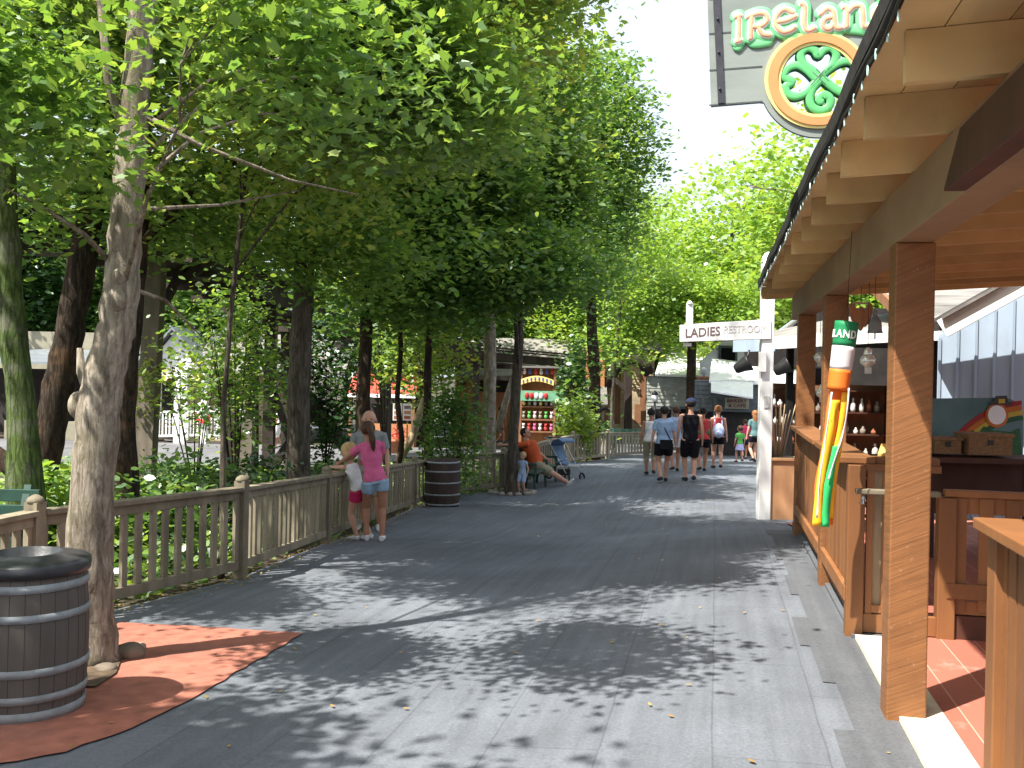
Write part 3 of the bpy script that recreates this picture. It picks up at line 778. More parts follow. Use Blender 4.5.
def trunk_px(pts, D, base_off=0, top=None):
    """pts: [(px, py, r)] from ground up at distance D"""
    o = []
    x0 = P(pts[0][0], pts[0][1], D)
    o.append((x0.x, D, gz(x0.x, D) - .05, pts[0][2] * 1.25))
    for i, (a, b, r) in enumerate(pts):
        q = P(a, b, D)
        if q.z > o[-1][2] + .15: o.append((q.x, D, q.z, r))
    if top:
        l = o[-1]; o.append((l[0] + top[0], D + top[1], l[2] + top[2], top[3]))
    return o
# ---------------------------------------------------------------- trees
def knobs(mbl):
    D = 6.25
    q = P(77, 405, D); mbl.ball(q + Vector((.01, -.02, 0)), (.055, .06, .085)); 
    a = P(92, 395, D); mbl.tube([a, P(81, 372, D), P(80, 348, D)], [.05, .03, .02], 8)
    mbl.ball(P(125, 278, D) + Vector((0, -.1, 0)), (.05, .04, .05)); mbl.ball(P(118, 300, D) + Vector((.03, -.1, 0)), (.06, .04, .08))
    mbl.tube([P(110, 262, D), P(85, 235, D - .3), P(40, 205, D - .6), P(5, 188, D - .8)], [.02, .014, .009, .004], 6)
    mbl.tube([P(120, 285, D), P(165, 300, D + .2), P(200, 335, D + .4)], [.02, .012, .005], 6)
    mbl.tube([P(132, 160, D), P(108, 80, D - .1), P(98, -20, D - .2)], [.035, .025, .02], 6)
    mbl.tube([P(134, 110, D), P(200, 145, D), P(290, 180, D + .3), P(360, 195, D + .6)], [.022, .015, .009, .004], 6)
    mbl.tube([P(128, 210, D), P(220, 205, D + 1), P(300, 190, D + 2)], [.018, .011, .005], 6)
mainA = trunk_px([(89, 600, .15), (89, 550, .135), (96, 451, .132), (99, 400, .132), (110, 350, .115), (117, 323, .112), (123, 266, .105), (127, 209, .098), (132, 150, .092), (135, 100, .088), (141, 27, .082), (150, -80, .07), (160, -220, .055)], 6.25, top=(.2, .2, 2.4, .02))
b0 = G(87, 660)
mainA[0] = (mainA[0][0], 6.25, mainA[0][2], .20)
tree('large pale-barked maple with knobby trunk behind the grey barrel bin', mainA,
     [(-2.6, 6.4, 6.6, 3.0, 2.6, 3.0, .35), (-1.4, 7.4, 5.4, 2.3, 1.9, 2.0), (-3.6, 6.6, 4.6, 1.6, 1.6, 1.6), (-1.8, 6.0, 4.2, 1.6, 1.2, .9), (-3.0, 5.5, 2.95, .9, .6, .4), (-.9, 7.4, 4.0, 1.6, 1.2, .8), (-2.0, 5.1, 3.5, 1.8, .8, .7), (-.7, 5.9, 4.1, 1.4, .8, .6), (-3.4, 5.3, 3.6, 1.0, .8, .7)], 2000, 46, .25, .070, 'leaf_maple', 'bark_pale', MAPLE, name='maple_tree', limbs=26, limb_r=.014, extra=knobs)
tree('slim yellow-green maple arching over the near fence', trunk_px([(222, 540, .03), (224, 400, .026), (232, 300, .024), (245, 180, .02), (258, 60, .018)], 9.6, top=(.3, 0, 2.2, .012)),
     [(-1.6, 9.2, 6.0, 2.3, 2.0, 2.2, .5), (-.6, 8.4, 5.4, 1.6, 1.4, 1.2), (-2.2, 9.4, 4.0, 1.6, 1.2, .9), (-1.0, 8.2, 4.4, 1.6, 1.0, .7)], 1200, 38, .27, .080, 'leaf_yellow', 'bark_mid', MAPLE, name='maple_tree', limbs=22)
tree('tall tree with mossy green trunk at the very edge of the gully', trunk_px([(30, 560, .17), (20, 400, .135), (10, 300, .125), (4, 200, .12), (0, 50, .10), (0, -120, .08)], 10, top=(0, 0, 3.4, .02)),
     [(-5.4, 10.2, 7.4, 2.8, 2.6, 3.2, .5), (-4.2, 9.4, 4.6, 1.5, 1.2, 1.0)], 1000, 28, .32, .10, 'leaf_mid', 'bark_moss', OVAL, limbs=20)
tree('dark leaning tree trunk behind the mossy trunk', trunk_px([(40, 480, .21), (50, 430, .2), (62, 370, .19), (72, 320, .18), (84, 250, .17), (95, 190, .15), (112, 80, .12), (125, -60, .09)], 13, top=(0, 0, 3, .03)),
     [(-5.4, 13.4, 8.0, 3.0, 2.6, 3.4, .5), (-7.5, 13, 5.5, 1.9, 1.8, 1.6), (-6.0, 13.5, 4.2, 2.4, 1.5, 1.0)], 900, 28, .38, .12, 'leaf_mid', 'bark_dark', OVAL, limbs=16)
tree('dark straight trunk just behind the pale maple', trunk_px([(128, 500, .14), (124, 430, .13), (128, 360, .12), (135, 290, .11), (142, 200, .10), (146, 60, .08)], 12, top=(0, 0, 3.5, .02)),
     [(-3.9, 12.4, 7.4, 2.7, 2.3, 3.0, .5), (-2.4, 12.0, 5.2, 2.0, 1.6, 1.3), (-4.0, 12.4, 3.9, 1.7, 1.2, .7)], 1000, 34, .35, .105, 'leaf_maple', 'bark_dark', OVAL, limbs=18)
tree('tall grey-brown trunk rising behind the blond girl', trunk_px([(298, 495, .20), (298, 440, .19), (299, 380, .18), (303, 300, .17), (306, 230, .16), (312, 120, .13), (318, 0, .10)], 16, top=(0, 0, 4, .03)),
     [(-3.2, 16, 8.6, 3.0, 2.6, 3.4, .5), (-1.6, 15.2, 6.0, 2.0, 1.8, 1.5), (-2.6, 15.4, 4.0, 2.4, 1.4, .9), (-1.9, 15.6, 3.3, 1.3, 1.0, .5)], 1150, 32, .4, .125, 'leaf_maple', 'bark_mid', OVAL, limbs=16)
tree('straight dark trunk rising behind the bald man', trunk_px([(366, 470, .15), (363, 400, .14), (366, 340, .13), (368, 280, .12), (372, 180, .10), (376, 60, .08)], 20, top=(0, 0, 4, .02)),
     [(-2.8, 20, 9.4, 2.9, 2.6, 3.6, .5), (-2.0, 19.4, 5.8, 2.2, 1.8, 1.2), (-2.2, 19.4, 4.0, 2.4, 1.4, .8), (-2.4, 19.6, 3.0, 1.8, .9, .5)], 1050, 28, .42, .135, 'leaf_mid', 'bark_dark', OVAL, limbs=14)
tree('thin crooked sapling with dark stem left of the round dark barrel', trunk_px([(398, 470, .07), (402, 440, .06), (397, 400, .055), (401, 350, .05), (398, 290, .045), (404, 200, .04)], 21, top=(0, 0, 2.5, .012)),
     [(-2.0, 21, 7.0, 1.8, 1.6, 2.2)], 340, 28, .4, .13, 'leaf_yellow', 'bark_dark', OVAL, limbs=8)
tree('slim straight tree above the dark holly brush', trunk_px([(430, 470, .10), (427, 420, .09), (428, 360, .08), (432, 300, .075), (435, 200, .065), (438, 80, .05)], 21.5, top=(0, 0, 4, .015)),
     [(-1.7, 21.5, 9.0, 2.0, 2.0, 3.4, .5), (-1.8, 21.5, 3.5, 1.9, 1.0, .8)], 620, 28, .4, .13, 'leaf_maple', 'bark_dark', OVAL, limbs=10)
bt = G(512, 494)
tree('tree with stones round its foot beside the toddler', trunk_px([(512, 480, .14), (513, 440, .115), (516, 390, .11), (519, 340, .105), (516, 260, .10), (520, 140, .085), (528, 20, .07)], bt.y, top=(.2, 0, 3, .02)),
     [(-.1, bt.y, 8.4, 2.1, 2.3, 3.4, .5), (-.6, bt.y - .4, 5.6, 2.3, 1.9, 1.7), (.8, bt.y - .2, 5.4, 1.2, 1.3, 1.4), (.0, 20, 4.0, 2.4, 1.6, .8), (-.5, 20, 3.3, 1.1, .9, .4)], 1500, 32, .38, .125, 'leaf_mid', 'bark_mid', OVAL, limbs=22)
tree('furrowed grey trunk behind the bench beside the toddler tree', trunk_px([(488, 470, .20), (489, 420, .17), (490, 360, .16), (489, 300, .14), (488, 200, .11), (488, 90, .08)], 25, top=(0, 0, 4, .02)),
     [(-.7, 25, 9.4, 3.0, 2.6, 4.0, .5), (-1.2, 24.5, 4.6, 2.6, 1.4, 1.0)], 1000, 28, .45, .16, 'leaf_yellow', 'bark_pale', OVAL, limbs=12)
tree('ivy-wrapped tree beside the brown mill wall', trunk_px([(594, 430, .2), (595, 380, .19), (592, 330, .17), (590, 240, .13), (590, 120, .10)], 33, top=(0, 0, 3, .03)),
     [(2.6, 33, 9.2, 2.0, 2.4, 3.6), (2.7, 32.8, 2.2, .55, .5, 2.6), (2.3, 32, 5.6, 1.7, 1.5, 1.6)], 800, 28, .4, .16, 'leaf_mid', 'bark_dark', OVAL, limbs=10, filt=False)
tree('loose pale-leaved tree with bare twigs at the canopy edge', trunk_px([(612, 400, .06), (618, 330, .055), (626, 250, .05), (630, 180, .04)], 40, top=(.1, 0, 2, .02)),
     [(4.0, 40, 8.6, 2.0, 2.0, 3.4), (4.5, 40, 5.2, 1.5, 1.5, 1.6)], 300, 26, .36, .14, 'leaf_pale', 'bark_mid', DIAM, limbs=16, filt=False)
tree('bright green tree with a dark trunk behind the crowd', trunk_px([(691, 420, .24), (691, 380, .2), (692, 345, .18), (694, 310, .12), (692, 285, .04)], 42),
     [(7.2, 42, 5.0, 2.8, 2.4, 1.5), (9.0, 41.5, 4.0, 1.5, 1.3, .7), (5.4, 41, 3.7, 1.7, 1.4, .8), (4.3, 40.5, 2.9, 1.3, 1.0, .9)], 620, 26, .42, .17, 'leaf_pale', 'bark_dark', DIAM, limbs=14, filt=False)
# shade trees whose crowns hang over the camera's left
tree('broad maple standing beside the camera at the near end of the path', [(-6.0, 2.2, -.1, .2), (-5.9, 2.2, 2.0, .16), (-5.6, 2.1, 4.0, .11), (-5.3, 1.9, 6.5, .05), (-5.2, 1.8, 7.6, .02)],
     [(-3.9, 2.0, 5.0, 1.9, 1.4, 1.3), (-5.6, 1.2, 6.0, 1.8, 1.8, 1.8)], 620, 28, .33, .10, 'leaf_maple', 'bark_mid', OVAL, name='maple_tree', limbs=20)
tree('tall maple of the high canopy over the near fence', [(-6.8, 7.2, -.3, .2), (-6.7, 7.2, 3, .17), (-6.3, 7.3, 7, .12), (-6.0, 7.3, 12.5, .03)],
     [(-5.8, 7.2, 10.2, 3.2, 3.2, 2.8), (-3.2, 8.4, 9.6, 2.4, 2.8, 2.2), (-4.4, 10.5, 11.2, 3.2, 3.0, 2.6)], 330, 28, .36, .115, 'leaf_maple', 'bark_mid', OVAL, name='maple_tree', limbs=24)

# shrubs and small growth in the gully
def shrub(label, x, y, rx, ry, h, n, leaf, lm, z0=0, shape=OVAL, group=None):
    z = gz(x, y); t = thing('shrub', label, 'shrub', (x, y, z), group)
    mb = MB()
    for k in range(7):
        a = random.uniform(0, 6.3); r = random.uniform(.3, .9)
        mb.tube([(x, y, z - .03), (x + math.cos(a) * rx * r * .5, y + math.sin(a) * ry * r * .5, z + h * .45), (x + math.cos(a) * rx * r, y + math.sin(a) * ry * r, z + h * .85)], [.018, .012, .004], 5)
    mb.build('stems', 'bark_dark', t)
    c = []
    while len(c) < max(6, n // 22):
        p = rng.normal(size=3); p /= np.linalg.norm(p); p *= rng.random() ** .4
        c.append((x + p[0] * rx, y + p[1] * ry, z + z0 + (h - z0) * (.5 + p[2] * .5)))
    c = np.array(c); cs = np.repeat(c, 22, axis=0)
    leaf_mesh('leaves', cs + rng.normal(size=cs.shape) * np.array([rx, ry, h * .5]) * .16, leaf, shape, lm, t, .6, origin=(x, y, z))
    return t
sh = lambda lab, px, py, D, *a, **k: shrub(lab, P(px, py, D).x, D, *a, **k)
sh('bright sunlit shrub behind the fence between mossy and pale trunks', 62, 0, 10.5, .55, .5, .95, 1500, .10, 'leaf_pale')
sh('low leafy shrub behind the fence right of the pale maple', 150, 0, 10.5, .8, .6, .85, 1500, .09, 'leaf_mid')
sh('green shrub in the gully under the tall timber post', 190, 0, 14, 1.2, .8, 1.15, 1700, .10, 'leaf_mid')
sh('dark shrub in the gully below the X-braced timbers', 262, 0, 15, .8, .8, 1.1, 1200, .10, 'leaf_dark')
sh('airy sapling with light sprays in front of the X-braced timbers', 246, 0, 17.5, 1.15, .9, 4.1, 3000, .10, 'leaf_maple', z0=1.2)
sh('light green understory sapling right of the porch house', 205, 0, 20, 1.3, .9, 3.2, 1500, .10, 'leaf_yellow', z0=1.4)
sh('dense dark ivy bush on the timbers left of the bald man', 335, 0, 25, 1.0, .8, 4.2, 3200, .13, 'leaf_dark')
sh('low dark shrub behind the fence at the blond girl', 340, 0, 17, 1.0, .7, .9, 1100, .10, 'leaf_dark')
sh('holly brush with sunlit leaves behind the dark barrel', 463, 0, 20.5, .75, .6, 2.4, 2600, .10, 'leaf_mid')
sh('yellow-green shrub behind the fence beside the ivy-wrapped tree', 586, 0, 31, .62, .7, 2.2, 1600, .14, 'leaf_yellow')
sh('dark green shrub between prize booth and ivy-wrapped tree', 582, 0, 34, .62, .7, 4.0, 1900, .15, 'leaf_dark')
sh('small shrub beside the planter at the mill wall', 612, 0, 43, .7, .6, 1.1, 500, .13, 'leaf_dark')
sh('airy light green sapling behind the fence above the dark barrel', 436, 0, 24.5, 1.2, .8, 4.3, 2000, .12, 'leaf_yellow', z0=1.7)
sh('airy green sapling behind the slim crooked sapling', 395, 0, 25.5, 1.0, .8, 4.0, 1400, .12, 'leaf_maple', z0=2.1)
# ground cover
n = 26000
yy = rng.uniform(3.5, 27, n) ** 1.0; tt = rng.random(n)
xx = np.array([fence_x(a) - .12 for a in yy]) - tt * (6 + yy * .32)
keep = np.array([vnoise(a * .7, b * .7) + .25 * rng.random() > .32 for a, b in zip(xx, yy)])
xx, yy = xx[keep], yy[keep]
zz = np.array([gz(a, b) for a, b in zip(xx, yy)]) + rng.random(len(xx)) ** 1.6 * np.array([.10 + .42 * max(0, vnoise(a * .9 + 9, b * .9) - .2) for a, b in zip(xx, yy)])
g_ = leaf_mesh('undergrowth', np.stack([xx, yy, zz], 1), .105, OVAL, 'leaf_mid', None, .6); struct(g_, 'stuff')
n = 14000
yy = rng.uniform(4, 26, n); xx = np.array([fence_x(a) - .10 for a in yy]) - rng.random(n) * (3 + yy * .25)
keep = np.array([vnoise(a * .5 + 30, b * .5 + 9) > .45 for a, b in zip(xx, yy)]); xx, yy = xx[keep], yy[keep]
zz = np.array([gz(a, b) for a, b in zip(xx, yy)]) + rng.random(len(xx)) * .42
g_ = leaf_mesh('ground_ivy', np.stack([xx, yy, zz], 1), .085, OVAL, 'leaf_pale', None, .6); struct(g_, 'stuff')
# fallen leaves on the path and at its edge
pp = []
for _ in range(120):
    y = 3.8 + 16 * random.random() ** 1.5; x = random.uniform(fence_x(y) + .05, right_x(y) - .1); pp.append((x, y, gz(x, y) + .014))
for _ in range(900):
    y = random.uniform(5.5, 22); x = fence_x(y) + abs(random.gauss(0, .16)) - .05; pp.append((x, y, gz(x, y) + .012 + random.random() * .02))
g_ = leaf_mesh('fallen_leaves', np.array(pp), .032, OVAL, 'leaf_fallen', None, .15); struct(g_, 'stuff')
# stones
def rock(label, c, r, m='rock_grey', group=None, cat='stone'):
    bm = bmesh.new(); bmesh.ops.create_icosphere(bm, subdivisions=3, radius=1)
    s0 = random.random() * 50
    for v in bm.verts:
        n_ = .82 + .36 * vnoise(v.co.x * 1.3 + s0, v.co.y * 1.3 + v.co.z + s0); v.co = Vector((v.co.x * r[0], v.co.y * r[1], v.co.z * r[2])) * n_
    me = bpy.data.meshes.new('stone'); bm.to_mesh(me); bm.free(); me.polygons.foreach_set('use_smooth', [True] * len(me.polygons))
    o = bpy.data.objects.new('stone', me); C.objects.link(o); o.location = c; me.materials.append(M(m)); return tag(o, label, cat, group)
q = G(128, 660); rock('brown rounded rock at the foot of the pale maple on the red pad', (q.x, q.y + .05, q.z + .035), (.105, .08, .065))
q = G(141, 650); rock('small pale stone beside the brown rock at the pale maple', (q.x, q.y, q.z + .02), (.035, .03, .028), 'rock_pale')
q = G(106, 672); rock('dark flat stone in the soil pocket at the pale maple', (q.x, q.y, q.z + .02), (.07, .06, .04))
for k in range(15):
    a = k / 15 * 2 * PI; x = bt.x + math.cos(a) * (.42 + .08 * random.random()); y = bt.y + math.sin(a) * .42 + .1
    rock('one of the rounded stones ringing the tree beside the toddler', (x, y, gz(x, y) + .03), (.06 + .04 * random.random(), .06, .05), 'rock_pale', 'stones round the foot of the toddler tree')
uv_sheet('tree_pocket', [tuple(G(*p)[:2]) for p in [(60, 668), (100, 640), (122, 660), (116, 676), (96, 690), (70, 690)]], 'dirt', .022)

# ---------------------------------------------------------------- background trees (three kinds, copied)
def proto(label, x, y, h, r, lm, nclu, leaf, per=26, low=.25, shape=DIAM):
    z = gz(x, y)
    return tree(label, [(x, y, z - .1, .26), (x + .1, y, z + h * .3, .2), (x - .1, y, z + h * .6, .13), (x, y, z + h * .78, .03)],
                [(x, y, z + h * .62, r, r, h * .38), (x + r * .4, y, z + h * .4, r * .7, r * .7, h * .2), (x - r * .5, y - .3, z + h * .45, r * .7, r * .7, h * .22), (x, y, z + h * (low + .12), r * .8, r * .8, h * .16)],
                int(nclu * 1.7), per, .6, leaf, lm, 'bark_mid', shape, group='trees filling the background', filt=False, limbs=18, limb_r=.06)
pA = proto('tall dark background tree beyond the porch house', -14, 47, 14, 4.2, 'leaf_mid', 420, .26)
pB = proto('yellow-green background tree beyond the red-roofed stand', -6, 52, 13, 3.8, 'leaf_yellow', 380, .26)
pC = proto('airy sunlit pale tree rising behind the crowd', 8.6, 56, 13.2, 3.9, 'leaf_pale', 300, .25)
pD = proto('deep green background tree far left beyond the tin-roofed shed', -24, 46, 14, 4.4, 'leaf_dark', 420, .26)
bgt = [(pD, -31, 50, 1.1, 'far left'), (pA, -19.5, 50, 1.05, ''), (pD, -9.5, 58, 1.15, ''), (pA, -2.0, 62, 1.15, ''), (pA, 1.2, 55, .95, ''), (pB, 3.0, 53, .8, ''), (pC, 5.3, 50, 1.0, ''), (pB, 7.6, 64, 1.05, ''), (pC, 12.6, 58, 1.22, ''),
       (pC, 15.8, 54, 1.2, ''), (pB, 11.0, 47, .62, ''), (pC, 13.6, 42, 1.22, ''), (pC, 18.0, 46, .8, ''), (pA, 20.5, 56, .9, ''), (pB, 24, 50, .9, ''), (pA, 29, 52, 1.0, ''), (pD, -39, 58, 1.2, ''), (pA, -27, 60, 1.25, ''), (pD, -4, 44, .9, ''), (pD, -45, 44, 1.1, ''), (pA, 36, 58, 1.1, ''), (pC, 9.9, 68, 1.3, ''), (pB, 17, 66, 1.1, '')]
bl_ = ['deep green tree at the far left edge of the woods', 'broad mid-green tree behind the porch house gable', 'tall deep green tree behind the timber trestle', 'tall mid-green tree above the prize booth', 'mid-green tree directly behind the prize booth', 'short yellow-green tree left of the mill building', 'pale tree behind the mill building roof', 'yellowish tree showing between the pale trees above the crowd', 'pale tree behind the restroom sign', 'tall pale tree just left of the pavilion eave', 'low yellow-green tree under the restroom sign', 'pale tree whose top shows below the hanging shamrock sign', 'pale tree seen through the pavilion posts', 'mid-green tree behind the shingled shop roof', 'yellow-green tree behind the blue-grey shop', 'mid-green tree far behind the blue-grey shop', 'outermost deep green tree of the left woods', 'tall mid-green tree behind the tin-roofed shed', 'deep green tree behind the red-roofed stand', 'deep green tree beyond the left picture edge', 'mid-green tree beyond the right picture edge', 'farthest pale tree on the skyline above the crowd', 'farthest yellowish tree left of the pavilion eave']
for i, (p, x, y, s_, _) in enumerate(bgt):
    dup(p, (x, y, gz(x, y) - .1), random.uniform(0, 6.28), (s_, s_, s_ * random.uniform(.96, 1.04)), bl_[i])
# ---------------------------------------------------------------- pavilion
VP_ = .87; PW = .19
pav = thing('pavilion', 'brown timber patio pavilion with tan rafters under a dark shingle eave', 'pavilion', UV(6, 2, 0))
for u in (5.30, 8.62, 11.35):
    p = UV(u, VP_, 0); z0 = min(gz(p.x, p.y), 0) - .06
    MB().uvbox(u, u + PW, VP_, VP_ + PW, z0, 2.39).build('post', 'brown_post', pav, bevel=.008)
for u in (5.30, 11.35):
    MB().uvbox(u, u + PW, 5.3, 5.3 + PW, .012, 2.66).build('post', 'brown_paint', pav, bevel=.008)
MB().uvbox(-1.0, 12.45, VP_ + .004, VP_ + PW - .01, 2.391, 2.665).build('beam', 'beam_paint', pav, bevel=.006)
MB().uvbox(-1.0, 12.45, 5.304, 5.48, 2.661, 2.93).build('beam', 'beam_paint', pav, bevel=.006)
lb = MB(); lb.box8([UV(-1, .79, 2.385), UV(-1, VP_, 2.385), UV(3.86, VP_, 2.385), UV(3.86, .79, 2.385), UV(-1, .79, 2.56), UV(-1, VP_, 2.56), UV(3.62, VP_, 2.56), UV(3.62, .79, 2.56)]); lb.build('lap_beam', 'dark_brown_paint', pav, bevel=.006)
zr = lambda v: 2.652 + .06 * (v - .56)
for k in range(-5, 13):
    u = 3.38 + .77 * k
    if u < -.8: continue
    j = random.uniform(-.015, .015)
    MB().box8([UV(u, .56 + j, zr(.56)), UV(u, 5.9, zr(5.9)), UV(u + .045, 5.9, zr(5.9)), UV(u + .045, .56 + j, zr(.56)), UV(u, .56 + j, zr(.56) + .165), UV(u, 5.9, zr(5.9) + .165), UV(u + .045, 5.9, zr(5.9) + .165), UV(u + .045, .56 + j, zr(.56) + .165)]).build('rafter', 'tan_paint', pav)
v = .50
while v < 5.9:
    cuts = sorted([-1.2, 12.75] + [random.uniform(0, 12) for _ in range(3)])
    mb = MB()
    for a, b in zip(cuts[:-1], cuts[1:]):
        a += .002; b -= .002
        if b - a < .1: continue
        v1 = v + .186; za = zr(v) + .167; zb = zr(v1) + .167
        mb.box8([UV(a, v, za), UV(a, v1, zb), UV(b, v1, zb), UV(b, v, za), UV(a, v, za + .02), UV(a, v1, zb + .02), UV(b, v1, zb + .02), UV(b, v, za + .02)])
    mb.build('roof_board', 'tan_ceiling', pav); v += .191
def wav(u): return .005 * math.sin(u * 1.7) + .004 * math.sin(u * 4.1 + 1)
mb = MB(); vs = []; us = list(np.arange(-1.25, 12.85, .12))
for u in us:
    w_ = wav(u)
    vs += [UV(u, .487 + w_, zr(.47) + .189), UV(u, 6.0, zr(6) + .189), UV(u, 6.0, zr(6) + .24), UV(u, .478 + w_, zr(.47) + .245)]
fs = []
for i in range(len(us) - 1):
    for k in range(4): fs.append((i * 4 + k, i * 4 + (k + 1) % 4, i * 4 + 4 + (k + 1) % 4, i * 4 + 4 + k))
fs += [(3, 2, 1, 0), tuple(len(vs) - 4 + k for k in range(4))]
MB().add(vs, fs).build('shingles', 'shingle_dark', pav)
mb = MB(); mb.tube([UV(u, .500 + wav(u) * .5, zr(.5) + .165 + .006 * math.sin(u * 5)) for u in us], .019, 6); mb.build('eave_trim', 'shingle_dark', pav)
MB().box8([UV(12.70, .52, 2.66), UV(12.70, 5.9, 2.98), UV(12.745, 5.9, 2.98), UV(12.745, .52, 2.66), UV(12.70, .52, 2.81), UV(12.70, 5.9, 3.13), UV(12.745, 5.9, 3.13), UV(12.745, .52, 2.81)]).build('end_fascia', 'tan_paint', pav)
# string of small clear lights under the eave
sl = thing('string_lights', 'string of tiny clear bulbs along the pavilion eave', 'string lights', UV(6, .5, 2.75))
cb = MB().tube([UV(u, .492 + wav(u) * .5, 2.775 + .012 * math.sin(u * 9)) for u in np.arange(1.2, 12.8, .06)], .005, 5); cb.build('cable', 'black_metal', sl)
for k in range(64):
    u = 1.3 + k * .178; c = UV(u, .495 + wav(u) * .5 + random.uniform(-.006, .006), 2.762)
    MB().tube([c + Vector((0, 0, .018)), c, c - Vector((0, 0, .016)), c - Vector((0, 0, .02))], [.003, .0045, .0045, .002], 7).build('bulb', 'glass_bulb', sl)

# ---------------------------------------------------------------- patio railings
def board_rail(name, label, a, b, out, ztop, cap=.24, posts=(True, True), n_gap=.115, bw=.088, m='brown_paint', group=None, z0=.10, trim=True, capm='brown_paint'):
    """a, b in (u, v); out = (du, dv) towards the outer face"""
    A = UV(*a, 0); B = UV(*b, 0); d = (B - A).normalized(); o = (UV(a[0] + out[0], a[1] + out[1], 0) - A).normalized(); L = (B - A).length
    t = thing(name, label, 'railing', A, group); up = Vector((0, 0, 1))
    c = (A + B) / 2; ang = math.atan2(d.y, d.x)
    MB().box((c.x, c.y, ztop - .022), (L + .03, cap, .044), ang).build('cap', capm, t, bevel=.006)
    MB().box(c + up * (ztop - .10) - o * .02, (L - .02, .05, .11), ang).build('top_rail', m, t, bevel=.003)
    MB().box(c + up * (z0 + .045) - o * .02, (L - .02, .06, .09), ang).build('bottom_rail', m, t, bevel=.003)
    if trim: MB().box(c + up * (z0 + .16) + o * .045, (L, .035, .10), ang).build('kick_board', m, t, bevel=.004)
    for ok, q in zip(posts, (A, B)):
        if ok: MB().box((q.x, q.y, (ztop - .05) / 2 - .03), (.11, .11, ztop + .01), ang).build('post', m, t, bevel=.006)
    n = max(2, int(L / n_gap))
    for k in range(n):
        q = A + d * (L * (k + .5) / n)
        MB().box(q + up * ((z0 + .03 + ztop - .05) / 2) + o * .014, (bw, .022, ztop - .05 - z0 - .03), ang).build('board', m, t)
    return t
board_rail('patio_railing', 'brown board railing between the two middle pavilion posts and the entrance corner', (7.02, .93), (8.60, .93), (0, -1), 1.178, posts=(True, False))
board_rail('patio_railing', 'brown board railing between the two farthest pavilion posts', (8.83, .93), (11.33, .93), (0, -1), 1.178, posts=(False, False))
board_rail('patio_railing', 'brown board railing with sloping cap on the near side of the patio entrance', (-.6, 1.10), (4.12, 1.10), (0, -1), 1.178, posts=(True, True), trim=False)
t = board_rail('slat_screen', 'low brown slat screen inside the patio behind the entrance post', (7.02, 1.50), (7.02, 5.2), (-1, 0), .985, cap=.09, n_gap=.155, bw=.085, z0=.17)
MB().uvbox(6.99, 7.05, 1.56, 5.2, .013, .165).build('skirt', 'dark_brown_paint', t)
# gate stub beside the corner post
t = thing('gate_panel', 'narrow brown gate stile panel beside the railing corner post', 'gate', UV(7.02, 1.1, 0))
MB().uvbox(7.0, 7.04, 1.0, 1.04, .12, 1.12).build('stile', 'brown_paint', t); MB().uvbox(7.0, 7.04, 1.10, 1.16, .12, 1.12).build('stile', 'brown_paint', t)
MB().uvbox(6.99, 7.05, .99, 1.46, .02, .14).build('rail', 'brown_paint', t); MB().uvbox(6.995, 7.045, 1.04, 1.10, .15, .20).build('rail', 'brown_paint', t)
MB().uvbox(7.02, 7.03, 1.04, 1.10, .2, 1.1).build('infill', 'bamboo', t); MB().uvbox(6.99, 7.05, .98, 1.46, 1.09, 1.135).build('rail', 'brown_paint', t)
t = thing('handrail', 'short pale wooden handrail on the railing corner post', 'handrail', UV(6.9, 1.1, .95))
MB().uvbox(6.78, 6.84, .90, 1.42, .955, .99).build('rail', 'fence_wood', t, bevel=.008)
MB().tube([UV(6.81, .95, .955), UV(6.81, .95, .90), UV(6.93, .95, .88)], .012, 7).build('bracket', 'tube_metal', t)
t = MB().box(UV(7.05, 1.22, 1.222), (.26, .24, .012), A_ * -1 + .2, 'Z'); 
pp_ = [UV(7.12, 1.08, 1.182), UV(7.12, 1.40, 1.182), UV(7.24, 1.40, 1.245), UV(7.24, 1.12, 1.245)]
mb = MB(); mb.box8(pp_ + [p + Vector((0, 0, .014)) for p in pp_]); o = mb.build('menu_board', 'yellow_card'); tag(o, 'tilted tan menu card lying on the railing corner', 'menu card')
MB().uvbox(7.04, 7.16, .99, 1.46, 1.136, 1.18).build('shelf_cap', 'brown_paint', bpy.data.objects['gate_panel'])

# ---------------------------------------------------------------- hanging sign with lettering and shamrock
US = 6.3
def Z7(zx, zy, du=0.0):
    v, z = RU(680 + zx * .2213, zy * .2213, US); return UV(US + du, v, z)
UD = (UV(1, 0, 0) - UV(0, 0, 0))
sg = thing('hanging_sign', 'big grey plank sign reading IRELAND above an open green shamrock ring', 'sign', Z7(625, 200))
def flat_shape(name, splines, m, du0, du1, parent, issub=None):
    """outline in picture-crop units -> slab in the sign's plane between du0 and du1 (toward the viewer is negative)"""
    vs, fs = curve_mesh([[(x / 100, -y / 100) for x, y in sp] for sp in splines], 1.0)
    vv = [Z7(x * 100, -y * 100, (du0 if z < 0 else du1)) for x, y, z in vs]
    mb = MB().add(vv, fs)
    return sub(mb, name, m, issub) if issub is not None else mb.build(name, m, parent)
cx, cy = 622, 362
arc = lambda r, a0, a1, n=40, k=1.0: [(cx + r * math.cos(math.radians(a0 + (a1 - a0) * i / n)), cy + r * k * math.sin(math.radians(a0 + (a1 - a0) * i / n))) for i in range(n + 1)]
hole = arc(166, 0, 360, 48, .935)[:-1]
outline = [(118, -190), (140, 479), (361, 461)] + arc(264, 157, 20, 30, .98) + [(900, 425), (1120, 405), (1120, -260)]
bd = flat_shape('board', [outline, hole], 'sign_board', .0, .035, sg)
